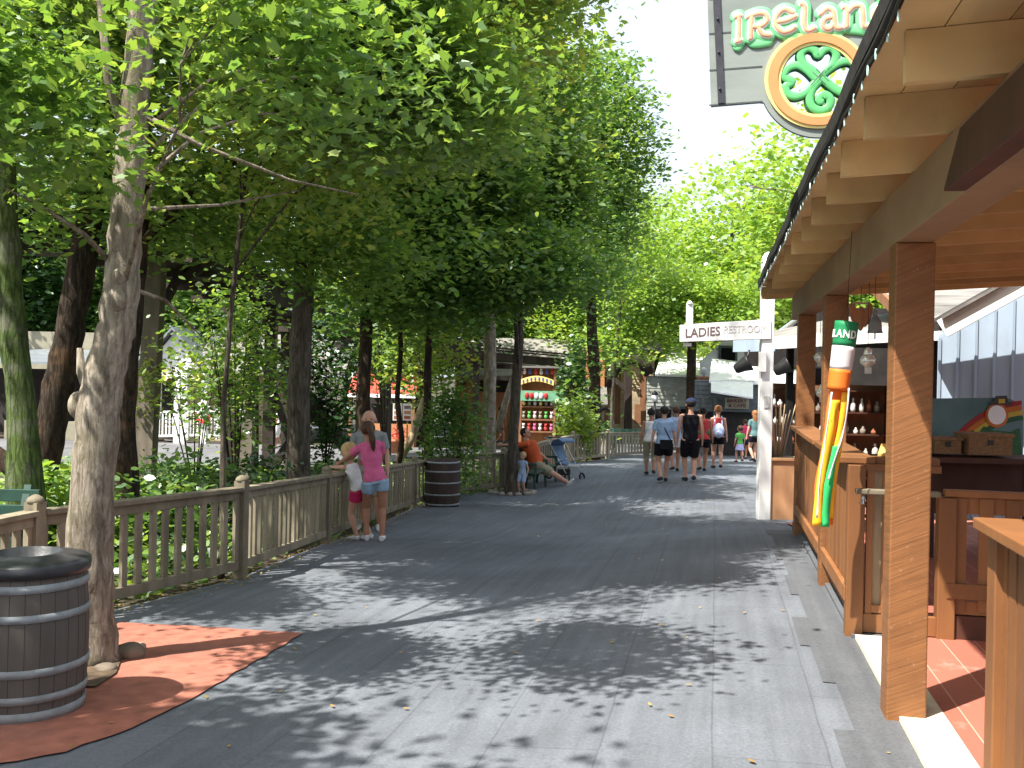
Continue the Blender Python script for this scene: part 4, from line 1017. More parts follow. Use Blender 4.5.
for zy in (-10, 147, 312, 470):
    mb = MB(); x0, x1 = 132, 372 if zy > 200 else 1118
    if zy in (147, -10): x0, x1 = 132, 1118
    mb.bar(Z7(x0, zy + 6, -.001), Z7(x1, zy + 6 - (x1 - x0) * .075, -.001), .003, .009); sub(mb, 'plank_seam', 'seam', bd)
flat_shape('ring_rim', [arc(240, 0, 360, 64, .92)[:-1], arc(167, 0, 360, 64, .935)[:-1]], 'sign_yellow', -.014, -.002, sg)
flat_shape('ring_band', [arc(225, 0, 360, 64, .92)[:-1], arc(182, 0, 360, 64, .935)[:-1]], 'sign_orange', -.024, -.015, sg)
# iron strap and bolts
mb = MB(); mb.bar(Z7(160, -190, -.006), Z7(186, 470, -.006), .012, .010)
st = flat_shape('strap', [[(140, -190), (172, 470), (202, 466), (174, -190)]], 'iron', -.012, -.001, sg)
for zy in (90, 240, 405): sub(MB().ball(Z7(168 + zy * .03, zy, -.016), .009, 8, 6), 'bolt', 'iron', st)
def cat(pts, n=5):
    pts = [Vector((p[0], p[1], 0)) for p in pts]; out = []
    for i in range(len(pts) - 1):
        p0 = pts[max(i - 1, 0)]; p1 = pts[i]; p2 = pts[i + 1]; p3 = pts[min(i + 2, len(pts) - 1)]
        for k in range(n):
            t = k / n; out.append(.5 * ((2 * p1) + (p2 - p0) * t + (2 * p0 - 5 * p1 + 4 * p2 - p3) * t * t + (3 * p1 - p0 - 3 * p2 + p3) * t ** 3))
    out.append(pts[-1]); return [(p.x, p.y) for p in out]
SC_ = .2213 / 1000 * US * 1.02      # metres per crop unit at the sign
def stroke(mb, pts, r, du, dep, seg=10, smooth=True):
    pts = cat(pts) if smooth else pts
    q = [Z7(x, y, du) for x, y in pts]; R = r * SC_
    d0 = (q[0] - q[1]).normalized(); d1 = (q[-1] - q[-2]).normalized()
    q = [q[0] + d0 * R * .8, q[0] + d0 * R * .45] + q + [q[-1] + d1 * R * .45, q[-1] + d1 * R * .8]
    rr = [R * .25, R * .8] + [R] * (len(q) - 4) + [R * .8, R * .25]
    vs = []; fs = []; n = len(q)
    for i, p in enumerate(q):
        d = (q[min(i + 1, n - 1)] - q[max(i - 1, 0)]).normalized(); nn = d.cross(UD).normalized()
        for k in range(seg):
            a = 2 * PI * k / seg; ca = math.cos(a); sa = math.sin(a)
            vs.append(p + nn * (rr[i] * ca) + UD * (dep * sa * (rr[i] / R) ** .5))
    for i in range(n - 1):
        for k in range(seg):
            k2 = (k + 1) % seg; fs.append((i * seg + k, i * seg + k2, (i + 1) * seg + k2, (i + 1) * seg + k))
    fs += [tuple(range(seg - 1, -1, -1)), tuple((n - 1) * seg + k for k in range(seg))]
    mb.add(vs, fs, True)
LET = dict(
 I=[[(266, 80), (264, 190)], [(252, 82), (272, 76)], [(256, 192), (272, 186)]],
 R=[[(322, 80), (318, 178)], [(306, 82), (350, 66), (384, 70), (392, 98), (366, 122), (332, 126)], [(352, 126), (372, 158), (404, 164)]],
 E=[[(508, 62), (470, 48), (436, 76), (432, 118), (462, 148), (498, 142), (516, 128)], [(438, 104), (480, 96), (520, 78)]],
 L=[[(548, 22), (562, 40), (560, 110), (576, 142), (606, 132)]],
 A=[[(634, 68), (664, 44), (690, 58), (696, 100), (704, 128), (724, 130)], [(688, 82), (654, 92), (646, 122), (670, 136), (692, 118)]],
 N=[[(738, 38), (752, 48), (750, 126)], [(754, 62), (784, 34), (816, 34), (824, 66), (828, 118), (848, 124)]],
 D=[[(905, -22), (925, 10), (942, 50), (940, 92), (908, 116), (880, 96), (876, 62), (900, 38), (930, 40)]])
gb = MB()
for k in LET:
    for s_ in LET[k]: stroke(gb, s_, 31, -.010, .010)
# drop part of the backing below the word
for s_ in [[(262, 150), (262, 215)], [(318, 150), (330, 195), (400, 188)], [(470, 160), (520, 162)], [(570, 140), (610, 158)], [(660, 140), (720, 150)], [(752, 130), (840, 140)], [(880, 120), (925, 125)]]:
    stroke(gb, s_, 24, -.006, .010)
g1 = gb.build('lettering_backing', 'sign_green', sg)
for k in LET:
    wb = MB()
    for s_ in LET[k]: stroke(wb, s_, 15.5, -.018, .008)
    lw = wb.build('letter', 'sign_white', sg)
    pb = MB()
    for s_ in LET[k]: stroke(pb, s_, 10, -.024, .005)
    sub(pb, 'letter_face', 'sign_peach', lw)
# shamrock of looped bands
SHM = [[(636, 352), (596, 318), (556, 288), (546, 244), (576, 218), (608, 228), (626, 252), (650, 226), (684, 218), (706, 246), (694, 288), (660, 322), (628, 352)],
       [(612, 356), (572, 316), (530, 296), (486, 310), (470, 346), (506, 372), (478, 392), (486, 424), (526, 436), (572, 416), (612, 374), (636, 350)],
       [(632, 350), (676, 312), (722, 284), (766, 278), (800, 300), (806, 330), (778, 350), (800, 376), (780, 410), (736, 420), (690, 396), (640, 352)],
       [(640, 356), (600, 400), (586, 448), (600, 486), (640, 500), (674, 480), (678, 446), (650, 428), (628, 446), (636, 462)],
       [(664, 232), (700, 262)]]
mb = MB(); md = MB()
for s_ in SHM[:4]:
    stroke(mb, s_, 18, -.004, .008); stroke(md, [(x - 5, y + 5) for x, y in s_], 19, .014, .010)
sh_ = mb.build('shamrock', 'sign_leaf', sg); sub(md, 'shamrock_edge', 'sign_leaf_dark', sh_)
mb = MB(); stroke(mb, [(598, 326), (655, 380)], 1.4, -.012, .002); stroke(mb, [(614, 312), (672, 368)], 1.4, -.012, .002); stroke(mb, [(590, 385), (650, 318)], 1.4, -.012, .002); sub(mb, 'knot_line', 'sign_board', sh_)
# arm that carries it
ztop = 4.42
MB().uvbox(US - .01, US + .05, -.25, 2.35, ztop - .09, ztop).build('arm', 'dark_brown_paint', sg)
MB().uvbox(US - .04, US + .08, 2.2, 2.34, zr(2.2) + .24, ztop - .09).build('arm_post', 'dark_brown_paint', sg)
for vv in (.0, 1.15): MB().tube([UV(US + .02, vv, 4.12), UV(US + .02, vv, ztop - .09)], .008, 6).build('hanger', 'iron', sg)

# ---------------------------------------------------------------- windsock
D = 6.35; top = P(847, 322, D); bot = P(838, 390, D)
wt = thing('windsock', 'green white and orange windsock lettered IRELAND hanging by the middle pavilion post', 'windsock', top)
R0 = .074; ax = (bot - top)
def seg_tube(f0, f1, m, name):
    mb = MB(); n = 7
    pts = [top + ax * lerp(f0, f1, i / (n - 1)) for i in range(n)]
    mb.tube(pts, [R0 * (1 - .10 * lerp(f0, f1, i / (n - 1))) for i in range(n)], 20, caps=True)
    return mb.build(name, m, wt)
g0 = seg_tube(0, .36, 'w_green', 'band'); seg_tube(.36, .70, 'w_white', 'band'); seg_tube(.70, 1.0, 'w_orange', 'band')
vs, fs = text_mesh('IRELAND', .056, .003, 1.12, .0012)
axn = ax.normalized(); e1 = Vector((1, 0, 0)) - axn * axn.x; e1.normalize(); e2 = axn.cross(e1)
if e2.y > 0: e2 = -e2          # e2 points toward the viewer's side
xm = max(v[0] for v in vs); vv = []
for x, y, z in vs:
    th = (x - xm * .80) / R0; rr_ = R0 * .985 + .001 + (z + .0015)
    c = top + ax * .24 - axn * y * 1.25
    vv.append(c + e1 * (rr_ * math.sin(th)) + e2 * (rr_ * math.cos(th)))
sub(MB().add(vv, fs), 'lettering', 'sign_white', g0)
MB().tube([top + Vector((-.05, 0, 0)), top + Vector((.0, 0, .10)), top + Vector((.05, 0, 0))], .002, 4).build('string', 'black_metal', wt)
MB().tube([top + Vector((0, 0, .10)), Vector((top.x + .02, top.y, 2.64))], .002, 4).build('string', 'black_metal', wt)
rib = [((840, 386), (833, 430), (826, 480), (824, 525), 19, 'w_orange', .02), ((836, 400), (829, 440), (821, 485), (818, 526), 10, 'w_yellow', -.035), ((846, 392), (841, 430), (834, 470), (829, 518), 8, 'w_yellow', -.035), ((837, 446), (832, 466), (828, 490), (825, 527), 8, 'w_bright_green', -.06), ((849, 388), (846, 420), (838, 450), (828, 480), 1.6, 'w_white', -.08), ((832, 392), (827, 430), (821, 470), (817, 518), 1.8, 'w_white', -.08)]
for a, b, c, d_, wd, m, dd in rib:
    cp = cat([a, b, c, d_], 6); L3 = []; n = len(cp)
    for i, (x, y) in enumerate(cp):
        ww = wd * (.9 + .10 * math.sin(i * .6 + wd)) * (1 + .2 * i / n)
        q0 = P(x - ww / 2, y, D + dd + .007 * math.sin(i * .8)); q1 = P(x + ww / 2, y, D + dd - .007 * math.sin(i * .8)); L3.append((q0, q1))
    vs = []; 
    for q0, q1 in L3: vs += [q0, q1, q1 + Vector((0, .004, 0)), q0 + Vector((0, .004, 0))]
    fs = []
    for i in range(n - 1):
        for k in range(4): fs.append((i * 4 + k, i * 4 + (k + 1) % 4, i * 4 + 4 + (k + 1) % 4, i * 4 + 4 + k))
    fs += [(3, 2, 1, 0), tuple(len(vs) - 4 + k for k in range(4))]
    MB().add(vs, fs, True).build('streamer', m, wt)

# ---------------------------------------------------------------- restroom sign on its white post
D = 14.15; pb_ = P(765, 519, D)
rs = thing('restroom_sign', 'white signpost with a board reading LADIES RESTROOM', 'sign', (pb_.x, D, pb_.z))
px_ = pb_.x - .03
MB().box((px_, D, (pb_.z - .1 + 3.32) / 2), (.17, .17, 3.32 - pb_.z + .1)).build('post', 'white_paint', rs, bevel=.01)
MB().lathe((px_, D, 3.32), [(.10, 0), (.10, .02), (.075, .03), (.085, .08), (.05, .13), (.01, .15)], 14).build('finial', 'white_paint', rs)
q = [P(680, 342, D - .11), P(771, 339, D - .11), P(771, 319, D - .11), P(680, 325, D - .11)]
mb = MB(); off = Vector((0, .045, 0)); mb.box8([q[0], q[1], q[1] + off, q[0] + off, q[3], q[2], q[2] + off, q[3] + off]); bo = mb.build('board', 'white_paint', rs, bevel=.006)
def face_text(txt, a, b, h, m, parent, bold=.0, sub_=True, dy=-.004, sp=1.0):
    """text whose baseline runs from point a to point b"""
    vs, fs = text_mesh(txt, 1.0, .02, sp, bold); x0 = min(v[0] for v in vs); x1 = max(v[0] for v in vs); y1 = max(v[1] for v in vs)
    d = (b - a); nrm = Vector((d.y, -d.x, 0)).normalized()
    if nrm.y > 0: nrm = -nrm
    vv = [a + d * ((v[0] - x0) / (x1 - x0)) + Vector((0, 0, 1)) * (v[1] / y1 * h) + nrm * (.002 + (.003 if v[2] > 0 else 0)) for v in vs]
    mb = MB().add(vv, fs)
    return sub(mb, 'lettering', m, parent) if sub_ else mb.build('lettering', m, parent)
face_text('LADIES', P(685.5, 337.5, D - .11), P(720, 335, D - .11), .125, 'letter_dark', bo, .012)
face_text('RESTROOM', P(724, 333, D - .11), P(766, 332, D - .11), .10, 'letter_pale', bo)
q = P(690, 322, D - .08); MB().box((q.x, D - .08 + .05, q.z + .09), (.09, .05, .36)).build('picket', 'white_paint', rs); MB().lathe((q.x, D - .03, q.z + .25), [(.045, 0), (.045, .02), (.02, .05), (.004, .055)], 12).build('picket_head', 'white_paint', rs)
q = P(688, 344.5, D - .08); MB().box((q.x, D - .03, q.z), (.11, .05, .05)).build('picket_foot', 'white_paint', rs)
q = P(762.5, 362, D - .12); MB().box((q.x, D - .11, q.z), (.10, .06, .28)).build('notice_box', 'white_paint', rs, bevel=.004)
q = P(767, 402, D - .1); MB().box((q.x, D - .092, q.z), (.08, .012, .16)).build('notice', 'poster', rs)

# ---------------------------------------------------------------- shop with porch right of the street
def slab_poly(mb, pts, z0, z1):
    n = len(pts); vs = [(p[0], p[1], z0) for p in pts] + [(p[0], p[1], z1) for p in pts]
    fs = [tuple(range(n - 1, -1, -1)), tuple(n + k for k in range(n))] + [(k, (k + 1) % n, n + (k + 1) % n, n + k) for k in range(n)]
    return mb.add(vs, fs)
A1 = P(735, 350, 20.5); A2 = P(777, 346, 19.2); A3 = P(901, 338, 14.2); A4 = P(943, 334, 13.4)
zf = 2.34
shop = thing('gift_shop', 'blue-grey boarded shop with white porch fascia and weathered shake roof', 'shop', (A3.x, A3.y, gz(A3.x, A3.y)))
def wallpanel(mb, a, b, z0, z1, th=.06):
    a = Vector((a[0], a[1], 0)); b = Vector((b[0], b[1], 0)); d = (b - a).normalized(); n = Vector((-d.y, d.x, 0)) * th
    mb.box8([a + Vector((0, 0, z0)), b + Vector((0, 0, z0)), b + n + Vector((0, 0, z0)), a + n + Vector((0, 0, z0)), a + Vector((0, 0, z1)), b + Vector((0, 0, z1)), b + n + Vector((0, 0, z1)), a + n + Vector((0, 0, z1))])
mb = MB(); wallpanel(mb, A2, A3, zf - .10, zf + .13, -.05); mb.build('fascia', 'white_paint', shop)
mb = MB(); wallpanel(mb, A3, A4, zf - .10, zf + .13, -.05); mb.build('fascia', 'white_paint', shop)
mb = MB(); wallpanel(mb, A1, A2, zf - .14, zf + .12, -.05); mb.build('fascia', 'blue_siding', shop)  # tree shade on this end of the fascia is put into its blue-grey
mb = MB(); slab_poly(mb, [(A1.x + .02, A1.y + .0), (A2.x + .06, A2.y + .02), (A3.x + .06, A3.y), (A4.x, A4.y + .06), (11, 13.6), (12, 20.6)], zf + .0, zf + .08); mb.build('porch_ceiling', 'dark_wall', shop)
mb = MB(); a = [A1, A2, A3, A4]; r0 = [Vector((p.x, p.y, zf + .135)) for p in a]; r1 = [Vector((6.6, 20.3, zf + .6)), Vector((7.0, 19.2, zf + .6)), Vector((7.2, 15.2, zf + .6)), Vector((7.4, 14.4, zf + .6))]
for i in range(3): mb.add([r0[i], r0[i + 1], r1[i + 1], r1[i], r0[i] - Vector((0, 0, .03)), r0[i + 1] - Vector((0, 0, .03)), r1[i + 1] - Vector((0, 0, .03)), r1[i] - Vector((0, 0, .03))], [(0, 1, 2, 3), (7, 6, 5, 4), (0, 4, 5, 1), (1, 5, 6, 2), (2, 6, 7, 3), (3, 7, 4, 0)])
mb.build('porch_roof', 'roof_shake', shop)
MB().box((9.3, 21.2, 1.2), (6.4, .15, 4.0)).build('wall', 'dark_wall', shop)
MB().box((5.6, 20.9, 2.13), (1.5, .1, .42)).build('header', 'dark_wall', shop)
# clad gable wall facing the street beyond the patio
wa = P(938, 400, 13.3); wb = P(1060, 400, 12.75)
zl = P(943, 335, 13.3).z; zr_ = P(1060, 264, 12.8).z
mb = MB(); n = 9
for k in range(n):      # vertical boards with battens
    x0 = lerp(wa.x, wb.x + .6, k / n); x1 = lerp(wa.x, wb.x + .6, (k + 1) / n); y0 = lerp(wa.y, wb.y, k / n); y1 = lerp(wa.y, wb.y, (k + 1) / n)
    za = lerp(zl, zr_ + .25, k / n); zb = lerp(zl, zr_ + .25, (k + 1) / n)
    mb.box8([(x0 + .004, y0, -.1), (x1 - .004, y1, -.1), (x1 - .004, y1 + .03, -.1), (x0 + .004, y0 + .03, -.1), (x0 + .004, y0, za), (x1 - .004, y1, zb), (x1 - .004, y1 + .03, zb), (x0 + .004, y0 + .03, za)])
w_ = mb.build('siding', 'blue_siding', shop)
mb = MB()
for k in range(n + 1):
    x0 = lerp(wa.x, wb.x + .6, k / n); y0 = lerp(wa.y, wb.y, k / n); za = lerp(zl, zr_ + .25, k / n); mb.box((x0, y0 - .014, za / 2 - .06), (.035, .026, za + .05))
sub(mb, 'battens', 'blue_siding', w_)
MB().box((8.5, 14.3, 1.0), (5.0, .1, 2.6)).build('back_wall', 'dark_wall', shop)
ra = P(942, 329, 12.6); rb = P(1075, 255, 11.9)
MB().bar(ra, rb, .05, .24).build('rake_board', 'white_paint', shop, bevel=.006)
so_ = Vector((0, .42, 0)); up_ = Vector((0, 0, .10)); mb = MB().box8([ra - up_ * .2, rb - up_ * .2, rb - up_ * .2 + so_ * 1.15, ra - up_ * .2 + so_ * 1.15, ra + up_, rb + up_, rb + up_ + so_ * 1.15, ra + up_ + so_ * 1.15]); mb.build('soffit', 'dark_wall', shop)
MB().bar(P(942, 318, 12.55), P(1075, 244, 11.85), .09, .035).build('rake_cap', 'roof_shake', shop)
# shake roof behind the rake: overlapping courses
for k in range(9):
    y0 = 14.0 + k * .55; z0 = 2.42 + k * .19; 
    a = Vector((5.55 + k * .06, y0, z0)); b = Vector((12, y0 - .6, z0)); 
    mb = MB(); mb.box8([a, b, b + Vector((0, .60, .205)), a + Vector((0, .60, .205)), a + Vector((0, 0, .035)), b + Vector((0, 0, .035)), b + Vector((0, .60, .235)), a + Vector((0, .60, .235))]); mb.build('roof_course', 'roof_shake', shop)
MB().bar((5.52, 14.0, 2.5), (6.05, 19, 4.2), .06, .16).build('roof_verge', 'cedar', shop)
# porch posts, rail and goods behind the pavilion
for x, y in ((A3.x + .15, A3.y + .1), (A2.x + .2, A2.y - .2), (5.25, 16.7)): MB().box((x, y, (gz(x, y) + zf) / 2), (.12, .12, zf - gz(x, y))).build('porch_post', 'black_metal', shop)
br_ = thing('black_railing', 'black rail fence in front of the gift shop porch', 'railing', (4.6, 13.2, gz(4.6, 13.2)))
a = P(838, 457, 12.8); b = P(905, 455, 12.2)
MB().bar(a, b, .05, .05).build('top_rail', 'black_metal', br_); MB().bar(a - Vector((0, 0, .75)), b - Vector((0, 0, .75)), .04, .04).build('bottom_rail', 'black_metal', br_)
for k in range(9):
    q = a.lerp(b, k / 8); MB().box((q.x, q.y, q.z - .42), (.022, .022, .84)).build('baluster', 'black_metal', br_)
def shelf(name, label, x, y, w, z0, rows, mats, seed, dpt=.3):
    random.seed(seed); z = gz(x, y); t = thing(name, label, 'shelf unit', (x, y, z))
    H = rows * .36 + .1
    MB().box((x, y + dpt / 2, z + z0 + H / 2), (w, .02, H)).build('back_panel', 'cedar', t)
    for s in (-1, 1): MB().box((x + s * w / 2, y, z + z0 / 2 + H / 2), (.03, dpt, H + z0)).build('side_panel', 'dark_brown_paint', t)
    for r in range(rows + 1): MB().box((x, y, z + z0 + r * .36), (w - .04, dpt - .02, .025)).build('shelf', 'dark_brown_paint', t)
    goods = []
    for r in range(rows):
        xx = x - w / 2 + .1; zz = z + z0 + r * .36 + .013
        while xx < x + w / 2 - .08:
            hh = random.uniform(.1, .25); rr = random.uniform(.03, .055); goods.append((xx, y - .04, zz, rr, hh, random.choice(mats))); xx += rr * 2 + random.uniform(.03, .09)
    return t, goods
GL = 'small figurine or bottle on a gift shop shelf behind the pavilion'
allg = []
for args in ((P(858, 0, 17).x, 17.0, 1.5, .5, 4, 3), (P(806, 0, 20).x, 20.0, 1.4, .6, 4, 5), (P(886, 0, 16).x, 16.6, .8, .5, 4, 9)):
    t, g = shelf('display_shelf', ['tall display shelf of small goods seen left of the main pavilion post', 'display shelf of small goods between white signpost and far pavilion post', 'narrow display shelf of goods beside the main pavilion post'][len(allg) and (1 if len(allg) < 60 and args[1] == 20.0 else 2)], args[0], args[1], args[2], args[3], args[4], ['merch_a', 'merch_b', 'merch_c', 'crystal', 'w_white'], args[5]); allg += g
for x, y, z, r, h, m in allg:
    mb = MB().lathe((x, y, z), [(r * .8, 0), (r, h * .2), (r * .95, h * .55), (r * .4, h * .72), (r * .55, h * .86), (r * .2, h)], 10); tag(mb.build('figurine', m), GL, 'figurine', 'small goods on the gift shop shelves')
random.seed(21)
# floodlights under the fascia
def flood(px, py, D, label):
    c = P(px, py, D); t = thing('floodlight', label, 'floodlight', c)
    R = Matrix.Rotation(math.radians(60), 3, 'Y') @ Matrix.Rotation(math.radians(15), 3, 'X')
    MB().lathe(c, [(.07, -.16), (.10, -.12), (.12, 0), (.17, .14), (.175, .16), (.15, .155)], 16, R).build('housing', 'black_metal', t)
    MB().tube([c, c + Vector((.12, .05, .2)), c + Vector((.15, .05, .32))], .02, 6).build('bracket', 'black_metal', t)
flood(742, 366, 19.6, 'black floodlight under the shade-coloured fascia left of the white signpost')
flood(782, 368, 18.8, 'black floodlight under the white fascia between signpost and far post')
# planter with bamboo
pl_ = P(787, 514, 13.6); x0, y0 = pl_.x + .04, 14.3; zz = gz(x0, y0)
t = thing('planter_box', 'tan wooden planter box beside the white signpost', 'planter', (x0, y0, zz))
MB().box((x0 + .02, y0, zz + .42), (.40, .40, .84)).build('box', 'planter_tan', t, bevel=.006); MB().box((x0 + .02, y0, zz + .86), (.46, .46, .04)).build('rim', 'planter_tan', t, bevel=.004)
MB().box((x0 + .02, y0, zz + .884), (.38, .38, .006)).build('soil', 'soil', t)
t = thing('bamboo_bundle', 'sheaf of dry bamboo canes standing in the tan planter', 'canes', (x0, y0, zz + .88))
for k in range(14):
    a = random.uniform(-.14, .14); b = random.uniform(-.12, .12)
    MB().tube([(x0 + a * .6, y0 + b * .6, zz + .885), (x0 + a * 1.4, y0 + b * 1.2, zz + 1.35), (x0 + a * 2.0, y0 + b * 1.5, zz + random.uniform(1.4, 1.7))], [.011, .009, .006], 6).build('cane', 'bamboo', t)
# hanging ornaments
def chime(label, px, py0, py1, D, kind):
    a = P(px, py0, D); b = P(px, py1, D); t = thing('wind_chime' if kind else 'crystal_ornament', label, 'wind chime' if kind else 'ornament', a)
    MB().tube([Vector((a.x, a.y, zr(2) + .01)), a], .0025, 4).build('string', 'black_metal', t); h = a.z - b.z
    if kind == 1:
        for s in (-1, 0, 1):
            c = Vector((a.x + s * .055, a.y, a.z - h * .55 + .03 * abs(s))); R = Matrix.Rotation(s * .25, 3, 'Y')
            MB().ball(c, (.035, .008, h * .42), 10, 8, R).build('chime_plate', 'terracotta', t)
        MB().box(a - Vector((0, 0, .01)), (.16, .02, .015)).build('bar', 'bamboo', t)
    elif kind == 2:
        MB().lathe(b, [(.062, 0), (.055, .03), (.05, h * .45), (.025, h * .7), (.012, h * .8), (.02, h * .9), (.006, h)], 14).build('bell', 'hoop_metal', t)
        MB().tube([b, b - Vector((0, 0, .05))], .006, 5).build('clapper', 'iron', t)
    else:
        MB().ball(a - Vector((0, 0, h * .25)), (.035, .03, h * .25), 8, 6).build('drop', 'crystal', t)
        MB().lathe(a - Vector((0, 0, h * .78)), [(.02, 0), (.06, .03), (.065, .07), (.035, .10), (.02, .11)], 8).build('dish', 'crystal', t)
        MB().box(b + Vector((0, 0, .02)), (.045, .03, .05)).build('tag', 'poster', t)
chime('terracotta wind chime of leaf plates hanging right of the middle post', 861, 302, 332, 8.2, 1)
chime('grey bell wind chime hanging beside the main pavilion post', 875, 310, 333, 8.2, 2)
chime('clear crystal ornament hanging above the railing corner', 868, 347, 373, 8.0, 0)
chime('small clear ornament hanging between the two farther pavilion posts', 820, 352, 366, 10.2, 0)
chime('lowest clear ornament hanging between the two farther pavilion posts', 822, 384, 402, 10.3, 0)

# rainbow board, baskets and table inside the patio
D = 10.6
mu = thing('photo_board', 'painted rainbow photo board with a round face hole under a black hat', 'photo board', P(980, 470, D))
def PXp(x, y, d=0): return P(x, y, D + d)
def px_shape(name, splines, m, d0, d1, parent, s=False):
    vs, fs = curve_mesh([[(x / 10, -y / 10) for x, y in sp] for sp in splines], 1.0)
    mb = MB().add([PXp(x * 10, -y * 10, d1 if z < 0 else d0) for x, y, z in vs], fs)
    return sub(mb, name, m, parent) if s else mb.build(name, m, parent)
def rrect(x0, y0, x1, y1, r):
    o = []
    for cx_, cy_, a0 in ((x1 - r, y0 + r, -90), (x0 + r, y0 + r, 180)):
        o += [(cx_ + r * math.cos(math.radians(a0 + (90 if cx_ > 990 else 90) * i / 8)), cy_ + r * math.sin(math.radians(a0 + 90 * i / 8))) for i in range(9)]
    return o
prof = [(922, 500), (922, 400), (926, 398.5), (1004, 397.5), (1011, 399), (1017, 403), (1021, 410), (1023, 420), (1023, 500)]
holec = [(997 + 9.3 * math.cos(a), 415 + 9.8 * math.sin(a)) for a in np.linspace(0, 2 * PI, 25)[:-1]]
mb_ = px_shape('panel', [prof, holec], 'mural_sky', 0, .04, mu)
ccx, ccy = 1030, 497
for k, m in enumerate(('m_red', 'm_orange', 'm_yellow', 'm_green')):
    r1 = 97 - k * 5; r0 = r1 - 4.7
    def arcp(r, a0, a1, n=14): return [(ccx + r * math.cos(math.radians(a0 + (a1 - a0) * i / n)), ccy - r * math.sin(math.radians(a0 + (a1 - a0) * i / n))) for i in range(n + 1)]
    px_shape('rainbow_band', [arcp(r1, 95, 155) + arcp(r0, 155, 95)], m, -.006 - k * .001, -.001, mb_, True)
px_shape('mirror', [[(997 + 9.1 * math.cos(a), 415 + 9.6 * math.sin(a)) for a in np.linspace(0, 2 * PI, 25)[:-1]]], 'm_white', -.022, -.020, mu)
px_shape('frame_ring', [[(997 + 11.5 * math.cos(a), 415.5 + 12 * math.sin(a)) for a in np.linspace(0, 2 * PI, 25)[:-1]], holec], 'm_orange', -.018, -.009, mb_, True)
px_shape('painted_hat', [[(990, 404.5), (990, 402.5), (994, 402), (995.5, 396), (1007, 395.5), (1008.5, 402), (1012, 402.5), (1011.5, 405)]], 'black_metal', -.03, -.011, mb_, True)
px_shape('hat_buckle', [[(998.5, 403.4), (998.5, 399), (1005, 398.8), (1005, 403.2)]], 'm_yellow', -.036, -.031, mb_, True)
px_shape('painted_shrub', [[(966, 455), (968, 438), (972, 430), (978, 434), (984, 426), (990, 430), (1012, 432), (1020, 428), (1022, 455)]], 'm_green', -.013, -.011, mb_, True)
a = P(930, 464, 9.7); 
tb = thing('display_table', 'dark display table carrying two wicker boxes inside the patio', 'table', (a.x, 9.7, .012))
zt = P(985, 459, 9.7).z; xa = P(925, 0, 9.7).x; xb = P(1060, 0, 9.7).x
MB().box(((xa + xb) / 2, 9.75, zt), (xb - xa, .6, .05)).build('table_top', 'dark_brown_paint', tb)
MB().box(((xa + xb) / 2, 10.0, zt - .30), (xb - xa - .1, .03, .55)).build('apron', 'dark_brown_paint', tb)
for x in (xa + .06, xb - .06):
    for y in (9.5, 10.0): MB().box((x, y, zt / 2), (.07, .07, zt - .05)).build('leg', 'dark_brown_paint', tb)
def wbox(label, px0, px1, py, D):
    x0 = P(px0, 0, D).x; x1 = P(px1, 0, D).x; h = P(px0, py, D).z - (zt + .026); t = thing('wicker_box', label, 'box', ((x0 + x1) / 2, D, zt + .026)); c = Vector(((x0 + x1) / 2, D + .15, zt + .026 + h / 2))
    MB().box(c, (x1 - x0, .3, h - .04)).build('body', 'basket', t, bevel=.006); MB().box(c + Vector((0, 0, h / 2 - .01)), (x1 - x0 + .03, .33, .03)).build('lid', 'basket', t, bevel=.006)
    MB().box(c + Vector((0, -.155, .03)), (.05, .012, .05)).build('clasp', 'black_metal', t)
wbox('smaller wicker box on the display table left of the face hole', 944, 971, 438, 9.6)
wbox('larger wicker box on the display table under the face hole', 978, 1022, 434, 9.55)
# ---------------------------------------------------------------- timber flume trestle through the trees
ft = thing('flume_trestle', 'dark timber flume trough on tall braced trestle legs among the trees', 'trestle', P(152, 470, 20.5))
path = [P(-60, 228, 16.5), P(40, 236, 18), P(160, 246, 20.5), P(262, 300, 27), P(390, 343, 36), P(480, 356, 42), P(600, 366, 47), P(655, 370, 50)]
for i in range(len(path) - 1):
    a, b = path[i], path[i + 1]; d = (b - a); dn = Vector((d.x, d.y, 0)).normalized(); s_ = Vector((-dn.y, dn.x, 0))
    hs_ = .62 if i < 3 else .30
    for sgn in (-1, 1):
        MB().bar(a + s_ * .65 * sgn, b + s_ * .65 * sgn, .09, hs_).build('trough_side', 'trestle_wood', ft)
        MB().bar(a + s_ * .8 * sgn + Vector((0, 0, .35)), b + s_ * .8 * sgn + Vector((0, 0, .35)), .25, .06).build('walkway_plank', 'trestle_wood', ft)
    MB().bar(a - Vector((0, 0, .28)), b - Vector((0, 0, .28)), 1.25, .07).build('trough_floor', 'trestle_wood', ft)
    n = max(1, int(d.length / 1.6))
    for k in range(n):
        q = a + d * ((k + .5) / n); MB().bar(q - s_ * .95 - Vector((0, 0, .40)), q + s_ * .95 - Vector((0, 0, .40)), .14, .16).build('cross_bearer', 'trestle_wood', ft)
def leg(px, pyt, pyb, D, w=.24, m='trestle_wood', lean=0):
    b = P(px - lean, pyb, D); t = P(px, pyt, D); b.z = min(b.z, gz(b.x, b.y) + .02) if pyb > 470 else gz(b.x, D) - .05
    MB().bar(b, t, w, w, (0, 1, 0)).build('leg', m, ft); return b, t
def brace(a, b, D, w=.16): MB().bar(P(*a, D), P(*b, D), w, w).build('brace', 'trestle_wood', ft)
leg(157, 245, 474, 20.5, .34, 'weathered_wood', 12)
leg(252, 296, 478, 24, .26); leg(272, 300, 478, 26, .28, 'trestle_wood', 4); leg(286, 332, 478, 28, .24); leg(248, 420, 480, 19, .22, 'weathered_wood', 2)
